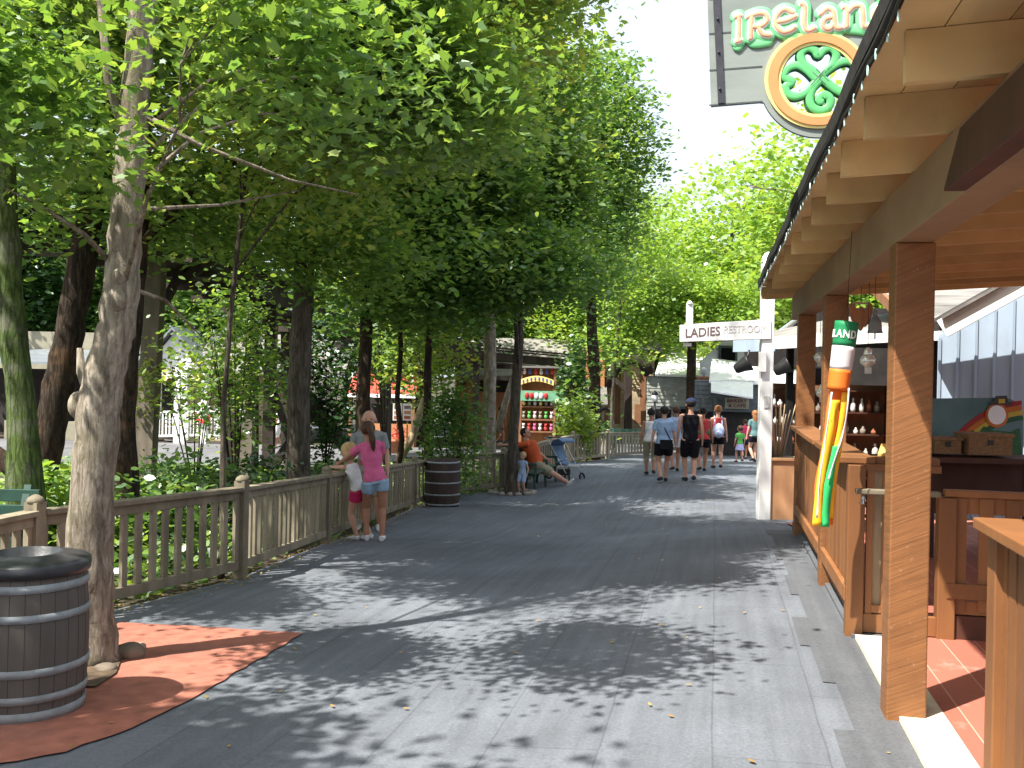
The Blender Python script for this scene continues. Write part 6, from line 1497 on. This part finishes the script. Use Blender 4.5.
def person(label, loc, face, h, top=None, bottom=None, skin='skin_fair', hair='hair_dark', hair_style='short', shoes='shoe_dark', feet=((-.09, 0), (.09, 0)), foot_lift=(0, 0), hands=None, lean=(0, 0), pelvis=None, knees=None, group=None, female=True, sleeves=.55, legs=.5, top_m='c_white', bot_m='c_black', voxel=.009, head_turn=0, extras=None, child=False, hat=None, skirt=False, wide=1.0, elbow=None, foot_dir=(None, None), headpos=None):
    """local frame: x right, y the way the person faces, z up; sizes in metres"""
    H = h; W = wide; kc = 1.25 if child else 1.0
    pz = pelvis if pelvis is not None else (0, 0, .52 * H)
    pel = Vector(pz); up = Vector((lean[0], lean[1], 1)).normalized()
    tors = .30 * H if not child else .29 * H
    chest = pel + up * tors * .66; sh = pel + up * tors * .98; neck = pel + up * (tors * 1.12); 
    hd = Vector(headpos) if headpos else neck + Vector((lean[0] * .5, lean[1] * .3 + .02, 1)).normalized() * (.088 * H if not child else .10 * H)
    hs = (.058 if not child else .078) * H; side = Vector((1, 0, 0)); side = (side - up * side.dot(up)).normalized(); fwd = up.cross(side)
    sw = (.098 if female else .112) * H * (W ** .5); hw = .055 * H * W
    b = MB()
    tb = lambda m, pts, rad, ref=side, seg=14: m.tube(pts, rad, seg, ref=ref, caps=True)
    hip_r = (.088 if female else .083) * H * W; wst = (.066 if female else .076) * H * W; cst = (.080 if female else .090) * H * W; dp = .7 if W < 1.1 else .95
    def torso(m, off, lo=-.04, hi=1.0):
        ks = [(-.14, hip_r * .75), (-.04, hip_r), (.10, hip_r * .98), (.35, wst), (.62, cst), (.82, cst * .98), (.94, sw * .86), (1.0, sw * .60)]
        ks = [k for k in ks if lo <= k[0] <= hi]
        tb(m, [pel + up * tors * k for k, r in ks], [(r + off, r * dp + off) for k, r in ks], side, 18)
    torso(b, 0, -.2, 1.0)
    tb(b, [sh - up * .02 * H, neck, hd - up * hs * .4], [(.042 * H, .036 * H), (.030 * H, .030 * H), (.028 * H, .030 * H)])
    # head: skull, jaw, nose, ears
    ft = math.radians(head_turn); hf = fwd * math.cos(ft) + side * math.sin(ft); hsd = side * math.cos(ft) - fwd * math.sin(ft); hu = hsd.cross(hf).normalized()
    HM = Matrix((hsd, hf, hu)).transposed()
    b.ball(hd + hu * hs * .18 - hf * hs * .08, (hs * .98, hs * 1.14, hs * 1.06), 16, 12, HM)
    b.ball(hd - hu * hs * .42 + hf * hs * .18, (hs * .72, hs * .80, hs * .78), 14, 10, HM)
    b.ball(hd - hu * hs * .18 + hf * hs * 1.05, (hs * .15, hs * .24, hs * .22), 8, 6, HM)
    b.ball(hd - hu * hs * .88 + hf * hs * .62, (hs * .26, hs * .22, hs * .2), 8, 6, HM)
    for s in (-1, 1): b.ball(hd + hsd * s * hs * .98 - hu * hs * .1, (hs * .14, hs * .22, hs * .3), 8, 6, HM)
    J = {}
    # legs
    tl, ll = .245 * H, .235 * H
    for i, s in enumerate((-1, 1)):
        hip = pel + side * s * hw - up * .015 * H
        an = Vector((feet[i][0], feet[i][1], .045 * H + foot_lift[i])) if len(feet[i]) == 2 else Vector(feet[i])
        kn, an = two_bone(hip, an, tl, ll, (knees[i] if knees else (s * .1, 1, 0)))
        J['kn', s] = kn; J['an', s] = an; J['hip', s] = hip
        r = H * W ** .5
        tb(b, [hip + up * .02 * H, hip.lerp(kn, .25), hip.lerp(kn, .6), kn, kn.lerp(an, .28), kn.lerp(an, .6), an], [.052 * r, .052 * r, .043 * r, .033 * r, .035 * r, .027 * r, .021 * r], side)
        fd = Vector(foot_dir[i]) if foot_dir[i] else Vector((s * .15, 1, -foot_lift[i] * 3)); fd.normalize(); J['fd', s] = fd
        tb(b, [an - fd * .028 * H - Vector((0, 0, .018 * H)), an + fd * .01 * H - Vector((0, 0, .018 * H)), an + fd * .06 * H - Vector((0, 0, .026 * H)), an + fd * .105 * H - Vector((0, 0, .033 * H))], [(.020 * H, .022 * H), (.023 * H, .026 * H), (.027 * H, .017 * H), (.020 * H, .010 * H)], side)
        tb(b, [an, an - Vector((0, 0, .025 * H))], [.021 * H, .022 * H], side)
    # arms and hands
    ua, fa = .165 * H, .145 * H
    for i, s in enumerate((-1, 1)):
        shj = sh + side * s * sw - up * .012 * H
        tgt = Vector(hands[i]) if hands and hands[i] else pel + side * s * (.15 * H * W ** .5) + fwd * (.03 + .02 * i) * H - up * .02 * H
        el, wr = two_bone(shj, tgt, ua, fa, (elbow[i] if elbow and elbow[i] else (s * .5, -1, 0)))
        J['sh', s] = shj; J['el', s] = el; J['wr', s] = wr; r = H * W ** .4
        tb(b, [shj - side * s * .03 * H + up * .0 * H, shj, shj.lerp(el, .4), el, el.lerp(wr, .3), wr], [.030 * r, .030 * r, .026 * r, .021 * r, .021 * r, .0135 * r])
        d = (wr - el).normalized(); pn = side * s; pn = (pn - d * pn.dot(d)).normalized(); wv = d.cross(pn).normalized()
        if wv.dot(fwd) < 0: wv = -wv
        PM = [wr, wr + d * .024 * H, wr + d * .050 * H]; tb(b, PM, [(.013 * H, .010 * H), (.021 * H, .0095 * H), (.021 * H, .008 * H)], wv, 10)
        for f, ln in enumerate((.036, .041, .038, .030)):
            o = (f - 1.5) * .0115 * H; p0 = wr + d * .046 * H - wv * o; p1 = p0 + d * ln * .5 * H - wv * o * .15 - pn * .004 * H; p2 = p1 + d * ln * .45 * H - pn * .011 * H
            tb(b, [p0, p1, p2], [.0052 * H, .0048 * H, .0038 * H], wv, 7)
        t0 = wr + d * .014 * H + wv * .012 * H; tb(b, [t0, t0 + d * .022 * H + wv * .016 * H, t0 + d * .042 * H + wv * .018 * H - pn * .006 * H], [.0068 * H, .006 * H, .0045 * H], pn, 7)
    base = Vector(loc); me = fuse(b, voxel); Rz = Matrix.Rotation(face, 4, 'Z')
    t = bpy.data.objects.new('person', None); C.objects.link(t); t.location = base; tag(t, label, 'person', group)
    def put(me, name, m):
        me.transform(Rz); me.materials.clear(); me.materials.append(M(m)); o = bpy.data.objects.new(name, me); me.name = name; C.objects.link(o); o.parent = t; return o
    put(me, 'body', skin)
    def cloth(mb, name, m, vx=None, sm=4): return put(fuse(mb, vx or voxel * 1.15, sm), name, m)
    # clothes
    if top:
        c = MB()
        torso(c, .009 * H / 1.6 + .006, -.05, 1.0)
        if top in ('tee',):
            tb(c, [sh - side * sw * .85 - up * .01 * H, sh - side * sw * .4 + up * .002 * H, sh + side * sw * .4 + up * .002 * H, sh + side * sw * .85 - up * .01 * H], [(.038 * H, .036 * H), (.042 * H, .037 * H), (.042 * H, .037 * H), (.038 * H, .036 * H)], fwd)
            for s in (-1, 1):
                a = J['sh', s]; e = J['el', s]; tb(c, [a - side * s * .04 * H, a, a.lerp(e, sleeves * .5), a.lerp(e, sleeves)], [.038 * H, .039 * H, .037 * H, .038 * H])
        else:
            for s in (-1, 1): tb(c, [chest + side * s * sw * .55 + fwd * cst * .7 * dp, sh + side * s * sw * .55 + up * .012 * H, chest + side * s * sw * .50 - fwd * cst * .75 * dp], [.016 * H, .018 * H, .016 * H])
        cloth(c, 'shirt' if top == 'tee' else 'tank_top', top_m)
    if bottom:
        c = MB()
        ks = [(-.12, hip_r * .98), (0, hip_r * 1.03), (.12, hip_r * .99), (.2, hip_r * .93)]
        tb(c, [pel + up * tors * k for k, r in ks], [(r + .007, r * dp + .008) for k, r in ks], side, 16)
        if skirt:
            z1 = pel - up * legs * tl; tb(c, [pel, pel.lerp(z1, .6), z1], [(hip_r + .01, hip_r * dp + .012), (hip_r * 1.35, hip_r * 1.2), (hip_r * 1.55, hip_r * 1.45)], side, 18)
        else:
            for s in (-1, 1):
                a = J['hip', s]; k = J['kn', s]; n_ = J['an', s]; r = H * W ** .5
                if legs <= 1: q = [a + up * .01 * H, a.lerp(k, legs * .5), a.lerp(k, legs)]; rr = [.062 * r, .062 * r, (.060 if legs < .7 else .052) * r]
                else: q = [a + up * .01 * H, a.lerp(k, .5), k, k.lerp(n_, legs - 1)]; rr = [.057 * r, .052 * r, .043 * r, .040 * r]
                tb(c, q, rr)
        cloth(c, 'skirt' if skirt else ('trousers' if legs > 1 else 'shorts'), bot_m)
    if shoes:
        for s in (-1, 1):
            c = MB(); an = J['an', s]; fd = J['fd', s]; dz = Vector((0, 0, 1))
            tb(c, [an - fd * .034 * H - dz * .022 * H, an + fd * .01 * H - dz * .018 * H, an + fd * .06 * H - dz * .026 * H, an + fd * .115 * H - dz * .034 * H], [(.024 * H, .024 * H), (.027 * H, .028 * H), (.031 * H, .020 * H), (.024 * H, .012 * H)], side); cloth(c, 'shoe', shoes, .007, 1)
    # hair
    if hair_style != 'bald':
        c = MB(); 
        c.ball(hd + hu * hs * .30 - hf * hs * .20, (hs * 1.10, hs * 1.16, hs * 1.08), 16, 12, HM)
        if hair_style in ('ponytail', 'bun'):
            if hair_style == 'bun': c.ball(hd + hu * hs * .9 - hf * hs * .9, hs * .5, 10, 8)
            else: tb(c, [hd + hu * hs * .4 - hf * hs * 1.1, hd - hf * hs * 1.55 - hu * hs * .3, hd - hf * hs * 1.5 - hu * hs * 1.5, hd - hf * hs * 1.25 - hu * hs * 2.6, hd - hf * hs * 1.2 - hu * hs * 3.2], [hs * .4, hs * .46, hs * .5, hs * .34, hs * .1], hsd)
        if hair_style == 'long': tb(c, [hd + hu * hs * .3 - hf * hs * .4, hd - hf * hs * .6 - hu * hs * 1.0, hd - hf * hs * .7 - hu * hs * 2.6, hd - hf * hs * .65 - hu * hs * 3.4], [(hs * 1.0, hs * .8), (hs * 1.12, hs * .7), (hs * .95, hs * .45), (hs * .5, hs * .25)], hsd)
        if hair_style == 'bob': c.ball(hd - hu * hs * .35 - hf * hs * .35, (hs * 1.14, hs * .95, hs * .8), 14, 10, HM)
        # keep the face free
        cut = hd + hf * hs * .52
        me_ = fuse(c, voxel * .9, 3)
        bm = bmesh.new(); bm.from_mesh(me_)
        for v in bm.verts:
            dd = (v.co - cut).dot(hf); zz = (v.co - hd).dot(hu)
            if dd > 0 and zz < hs * .72: v.co -= hf * dd * 1.0 + (v.co - hd).dot(hsd) * hsd * .12
        bm.to_mesh(me_); bm.free(); put(me_, 'hair', hair)
    for s in (-1, 1):
        e = MB().ball(hd + hsd * s * hs * .36 + hu * hs * .04 + hf * hs * .90, (hs * .14, hs * .10, hs * .09), 8, 6, HM); put_raw(e, 'eye', 'eye_dark', t, Rz)
    if voxel < .012: put_raw(MB().ball(hd - hu * hs * .56 + hf * hs * .96, (hs * .28, hs * .06, hs * .06), 8, 6, HM), 'mouth', 'lip', t, Rz)
    if hat:
        c = MB(); c.ball(hd + hu * hs * .52 - hf * hs * .05, (hs * 1.16, hs * 1.24, hs * .92), 16, 10, HM); c.tube([hd + hu * hs * .42 + hf * hs * 1.0, hd + hu * hs * .36 + hf * hs * 2.0], [(hs * .75, .010), (hs * .5, .010)], 12, ref=hsd); put_raw(c, 'cap', hat, t, Rz)
    if extras:
        for nm, m, fn in extras:
            c = MB(); fn(c, dict(J=J, pel=pel, sh=sh, chest=chest, side=side, fwd=fwd, up=up, hd=hd, hs=hs, H=H, sw=sw, cst=cst, dp=dp, neck=neck, hip_r=hip_r)); put_raw(c, nm, m, t, Rz)
    return t
def put_raw(mb, name, m, t, Rz):
    me = bpy.data.meshes.new(name); me.from_pydata([tuple(v) for v in mb.v], [], mb.f); me.polygons.foreach_set('use_smooth', mb.sm); me.transform(Rz); me.materials.append(M(m))
    o = bpy.data.objects.new(name, me); C.objects.link(o); o.parent = t; me.update(); return o
def GP(px, py): p = G(px, py); return (p.x, p.y, p.z + .005)
def at_g(x, y): return (x, y, gz(x, y) + .005)
R = math.radians
def strap(c, k): c.tube([k['sh'] - k['side'] * k['sw'] * .5 + k['fwd'] * k['cst'] * .9 + k['up'] * .0, k['sh'] - k['side'] * k['sw'] * .5 + k['up'] * .045, k['chest'] - k['fwd'] * (k['cst'] * k['dp'] + .02), k['pel'] + k['side'] * (k['hip_r'] + .02) - k['fwd'] * .08 - k['up'] * .02], .012, 6)
def bag(c, k): c.box(k['pel'] + k['side'] * (k['hip_r'] * .2) - k['fwd'] * (k['hip_r'] * .9 + .05) - k['up'] * .02, (.26, .09, .2))
def pack(c, k):
    o = k['pel'] + k['up'] * .16 - k['fwd'] * (k['cst'] * k['dp'] + .09); c.ball(o, (.15, .09, .19), 14, 10); c.ball(o - k['fwd'] * .06 - k['up'] * .07, (.10, .06, .09), 10, 8)
    for s in (-1, 1): c.tube([o + k['side'] * s * .09 + k['up'] * .15, k['sh'] + k['side'] * s * .09 + k['up'] * .045, k['sh'] + k['side'] * s * .1 + k['fwd'] * .12 - k['up'] * .1], .018, 6)

# three at the rail. Rail top nearby:
w1 = G(374, 541); fr = G(318, 474, FH)
def loc(px, py, D, base, face):
    p = P(px, py, D); v = p - Vector(base); c, s = math.cos(-face), math.sin(-face); return (v.x * c - v.y * s, v.x * s + v.y * c, v.z)
base = (w1.x, w1.y, w1.z + .005); fa = R(12)
person('woman in pink tee and denim shorts seen from behind at the rail', base, fa, 1.53, 'tee', 'shorts', 'skin_tan', 'hair_brown', 'ponytail', 'shoe_white', feet=((-.10, .03), (.10, -.03)), hands=(loc(333, 468, 13.35, base, fa), loc(366, 462, base[1] + .22, base, fa)), elbow=((-.3, -.6, -.4), (1, -.5, -.1)), lean=(-.19, .03), legs=.36, top_m='c_pink', bot_m='c_denim', voxel=.0075, sleeves=.5, head_turn=-12)
m1 = (P(379, 0, 14.9).x, 14.9); base = at_g(*m1)
person('bald man in grey tee facing the path behind the woman in pink', base, R(184), 1.74, 'tee', 'shorts', 'skin_fair', 'hair_dark', 'bald', 'shoe_white', feet=((-.16, .02), (.14, .0)), hands=(None, None), lean=(0.02, .02), legs=.95, top_m='c_grey', bot_m='c_khaki', voxel=.0075, female=False, wide=1.12, sleeves=.7)
base = (-1.98, 13.15); base = at_g(*base); fa = R(58)
person('blond girl in white top and magenta shorts bending over the rail', base, fa, 1.24, 'tank', 'shorts', 'skin_fair', 'hair_blond', 'bob', 'shoe_white', feet=((-.05, -.02), (.10, -.12)), foot_lift=(0, .015), hands=(loc(328, 467, 13.5, base, fa), loc(334, 472, 13.35, base, fa)), elbow=((-1, -.3, -.5), (1, -.3, -.8)), lean=(-.05, .42), legs=.42, top_m='c_white', bot_m='c_magenta', voxel=.0075, child=True)
# toddler
q = G(522, 494.5); person('toddler with pale blond hair in light blue romper by the tree', (q.x, q.y, q.z + .005), R(150), .88, 'tee', 'shorts', 'skin_fair', 'hair_blond', 'short', 'shoe_dark', feet=((-.06, 0), (.06, .02)), legs=.85, top_m='c_lightblue', bot_m='c_lightblue', voxel=.008, child=True, sleeves=.35)
# walkers
gr = 'people strolling away along the street'
def walker(label, px, py, h, stride=.16, ph=1, face=0, **k):
    q = G(px, py); s = ph * stride
    return person(label, (q.x, q.y, q.z + .005), R(face), h, feet=((-.07, s), (.07, -s)), foot_lift=(0.0 if s > 0 else .05, .05 if s > 0 else 0), group=gr, voxel=.011, **k)
walker('woman in white racerback top and khaki capris at the left of the strollers', 650, 475, 1.52, .12, 1, -4, top='tank', bottom='t', hair='hair_dark', hair_style='bun', skin='skin_tan', top_m='c_white', bot_m='c_khaki', legs=1.35, wide=1.1)
walker('person in blue-grey tee and black shorts with a crossbody bag', 663, 482, 1.60, .18, -1, -3, top='tee', bottom='s', hair='hair_dark', hair_style='short', skin='skin_fair', top_m='c_blue', bot_m='c_black', legs=.62, wide=1.15, extras=[('bag_strap', 'c_navy', strap), ('bag', 'c_black', bag)], sleeves=.7)
walker('tall man in black tank top black shorts and dark cap', 689.5, 481.5, 1.76, .13, 1, -2, top='tank', bottom='s', hair='hair_dark', skin='skin_fair', top_m='c_black', bot_m='c_black', legs=.88, female=False, hat='c_navy', wide=1.05)
walker('woman in pale blue top mostly hidden between blue-grey tee and black tank', 675, 471.5, 1.56, .10, -1, 0, top='tee', bottom='s', hair='hair_brown', skin='skin_tan', top_m='c_lightblue', bot_m='c_white', legs=.5)
walker('dark-haired woman in red and olive striped tank and black shorts', 702, 471.5, 1.55, .14, -1, -4, top='tank', bottom='s', hair='hair_dark', hair_style='bun', skin='skin_tan', top_m='c_red', bot_m='c_black', legs=.5, extras=[('waist_band', 'c_olive', lambda c, k: c.tube([k['pel'] + k['up'] * .07, k['pel'] + k['up'] * .22], [(k['hip_r'] + .022, k['hip_r'] * .7 + .024), (k['cst'] + .016, k['cst'] * .7 + .022)], 18, ref=k['side']))], wide=1.15)
walker('ginger-haired woman in red tank carrying a pale blue backpack', 717, 469, 1.62, .17, 1, -5, top='tank', bottom='s', hair='hair_ginger', hair_style='bun', skin='skin_fair', top_m='c_red', bot_m='c_black', legs=.42, extras=[('backpack', 'c_bluebag', pack)])
walker('person with short white hair in white tee and grey shorts', 731, 454.5, 1.62, .06, 1, 0, top='tee', bottom='s', hair='hair_white', hair_style='short', skin='skin_fair', top_m='c_white', bot_m='c_dgrey', legs=.95, wide=1.15)
walker('child in bright pink tee half hidden behind the green shirt', 744.5, 459, 1.35, .06, -1, 5, top='tee', bottom='s', hair='hair_brown', skin='skin_tan', top_m='c_brightpink', bot_m='c_navy', legs=.6)
walker('small girl in green shirt and lilac skirt', 739.5, 462.5, 1.12, .08, 1, 10, top='tee', bottom='s', skirt=True, hair='hair_brown', hair_style='short', skin='skin_fair', top_m='c_green', bot_m='c_lilac', legs=.7, child=True, shoes='shoe_dark')
walker('woman with long ginger-blond hair in teal top and black shorts', 754, 462, 1.64, .08, -1, 12, top='tee', bottom='s', hair='hair_ginger', hair_style='long', skin='skin_fair', top_m='c_teal', bot_m='c_black', legs=.45)
walker('toddler in white clothes at the foot of the white signpost', 760, 458, .85, .03, 1, 0, top='tee', bottom='s', hair='hair_blond', skin='skin_fair', top_m='c_white', bot_m='c_white', legs=.8, child=True)
gr = 'people on the far path across the gully'
walker('person in white clothes on the far path behind the pale stump', 279, 448.5, 1.7, .10, 1, 80, top='tee', bottom='s', hair='hair_dark', skin='skin_tan', top_m='c_white', bot_m='c_white', legs=1.2)
walker('person in pale top on the far path left of the bald man', 329, 441.5, 1.65, .10, 1, 200, top='tee', bottom='s', hair='hair_brown', skin='skin_fair', top_m='w_white', bot_m='c_black', legs=.9)
walker('person in dark red top walking behind the toddler tree', 500, 444, 1.6, .14, -1, -80, top='tee', bottom='s', hair='hair_dark', skin='skin_tan', top_m='c_magenta', bot_m='c_dgrey', legs=.5)

# ---------------------------------------------------------------- benches, seated man, stroller
def bench(label, c, ang, L, m='green_paint', group='green slatted benches', mesh_back=False):
    """ang: direction the sitter faces"""
    z = gz(c[0], c[1]); t = thing('bench', label, 'bench', (c[0], c[1], z), group)
    f = Vector((math.cos(ang), math.sin(ang), 0)); s = Vector((-f.y, f.x, 0)); O = Vector((c[0], c[1], z)); up = Vector((0, 0, 1))
    for k in range(4):
        y = .06 + k * .115; MB().bar(O + f * y - s * L / 2 + up * .44, O + f * y + s * L / 2 + up * .44, .10, .035).build('seat_slat', m, t, bevel=.004)
    for k in range(4):
        a = O - f * (.02 + .045 * k) + up * (.54 + k * .115); MB().bar(a - s * L / 2, a + s * L / 2, .03, .095).build('back_slat', m, t, bevel=.004)
    for e in (-1, 0, 1) if L > 1.5 else (-1, 1):
        o = O + s * e * (L / 2 - .10)
        for nm, a, b in (('leg', o + f * .42 + up * 0, o + f * .40 + up * .42), ('leg', o - f * .05, o + f * .0 + up * .42), ('arm', o + f * .45 + up * .64, o - f * .08 + up * .64), ('arm_post', o + f * .43 + up * .42, o + f * .43 + up * .64), ('back_post', o + f * .0 + up * .42, o - f * .19 + up * .96), ('seat_bearer', o + f * .44 + up * .40, o - f * .02 + up * .40)):
            MB().bar(a, b, .055, .055, (0, 1, 0) if nm in ('leg', 'arm_post') else (0, 0, 1)).build(nm, m, t)
    return t, O, f, s
ba = Vector((-.1, 21.9, 0)); bdir = math.atan2(23.9 - 21.9, .42 + .12) - PI / 2
bc = (.42, 23.1); t_, O, f, s = bench('green slatted bench under the man in the orange shirt', bc, bdir, 2.3)
base = (bc[0] + f.x * .16, bc[1] + f.y * .16, gz(*bc) + .005); fa = bdir - PI / 2 + R(8)
person('man in orange tee and khaki shorts sprawled on the green bench', base, fa, 1.76, 'tee', 'shorts', 'skin_fair', 'hair_dark', 'short', 'shoe_white', pelvis=(0, .02, .55), feet=((-.12, .80, .08), (.13, .88, .10)), knees=((-.2, .2, 1), (.2, .2, 1)), lean=(.0, -.42), hands=((-.22, .24, .66), (.34, -.74, .99)), elbow=((-.7, -.2, -.5), (.5, -.1, -.8)), legs=.9, top_m='c_orange', bot_m='c_khaki', voxel=.009, female=False, wide=1.30, sleeves=.75, foot_dir=((0, .6, .8), (.2, .6, .8)), head_turn=25)
q = Vector((P(630, 455, 35.6).x, 35.6, 0)); bench('far green bench against the wooden fence left of the crowd', (q.x, q.y + .3), -PI / 2 + .05, 1.35)
# bench seen through the fence behind the big barrel
bench('green bench standing beyond the fence behind the big grey barrel', (FP[1].x - .95, FP[1].y + .55), -PI / 2, 1.3)
# stroller
q = G(570, 481); x, y = q.x - .10, q.y + .35; z = gz(x, y); st = thing('stroller', 'blue-grey stroller parked at the feet of the man on the bench', 'stroller', (x, y, z)); O = Vector((x, y, z)); a = R(200)
f = Vector((math.cos(-.9), math.sin(-.9), 0)); s = Vector((-f.y, f.x, 0)); up = Vector((0, 0, 1))
for e in (-1, 1):
    o = O + s * .24 * e
    for wf, r in ((.34, .10), (-.32, .12)):
        RM = Matrix((f, up, s)).transposed()
        c = o + f * wf + up * r; w = MB(); n = 16
        w.tube([c + f * r * .82 * math.cos(2 * PI * k / n) + up * r * .82 * math.sin(2 * PI * k / n) for k in range(n + 1)], .02, 7); wh = w.build('wheel', 'tire', st)
        hb = MB()
        for k in range(4): hb.bar(c - (f * math.cos(k * PI / 4) + up * math.sin(k * PI / 4)) * r * .8, c + (f * math.cos(k * PI / 4) + up * math.sin(k * PI / 4)) * r * .8, .012, .012)
        sub(hb, 'spokes', 'tube_metal', wh)
    MB().tube([o + f * .36 + up * .13, o - f * .1 + up * .62, o - f * .38 + up * .98, o - f * .5 + up * 1.0], .014, 7).build('frame_tube', 'tube_metal', st)
    MB().tube([o - f * .32 + up * .14, o + f * .05 + up * .45, o + f * .30 + up * .55], .014, 7).build('frame_tube', 'tube_metal', st)
MB().tube([O + s * .24 - f * .5 + up * 1.0, O - s * .24 - f * .5 + up * 1.0], .018, 7).build('handle', 'black_metal', st)
mb = MB().bar(O - f * .1 + up * .38, O + f * .22 + up * .40, .38, .05); mb.bar(O - f * .1 + up * .38, O - f * .34 + up * .82, .38, .05); mb.build('seat', 'stroller_blue', st, bevel=.01)
MB().tube([O - f * .34 + up * .80, O - f * .22 + up * .95, O - f * .02 + up * 1.0, O + f * .12 + up * .93], [(.22, .02), (.23, .02), (.23, .02), (.21, .02)], 12, ref=s).build('canopy', 'stroller_blue', st)
mb = MB().box(O + up * .2 - f * .05, (.3, .34, .14)); mb.build('basket', 'black_metal', st, bevel=.01)
mb = MB().box(O + up * .38 + f * .28, (.34, .03, .06)); mb.build('bumper_bar', 'c_white', st)
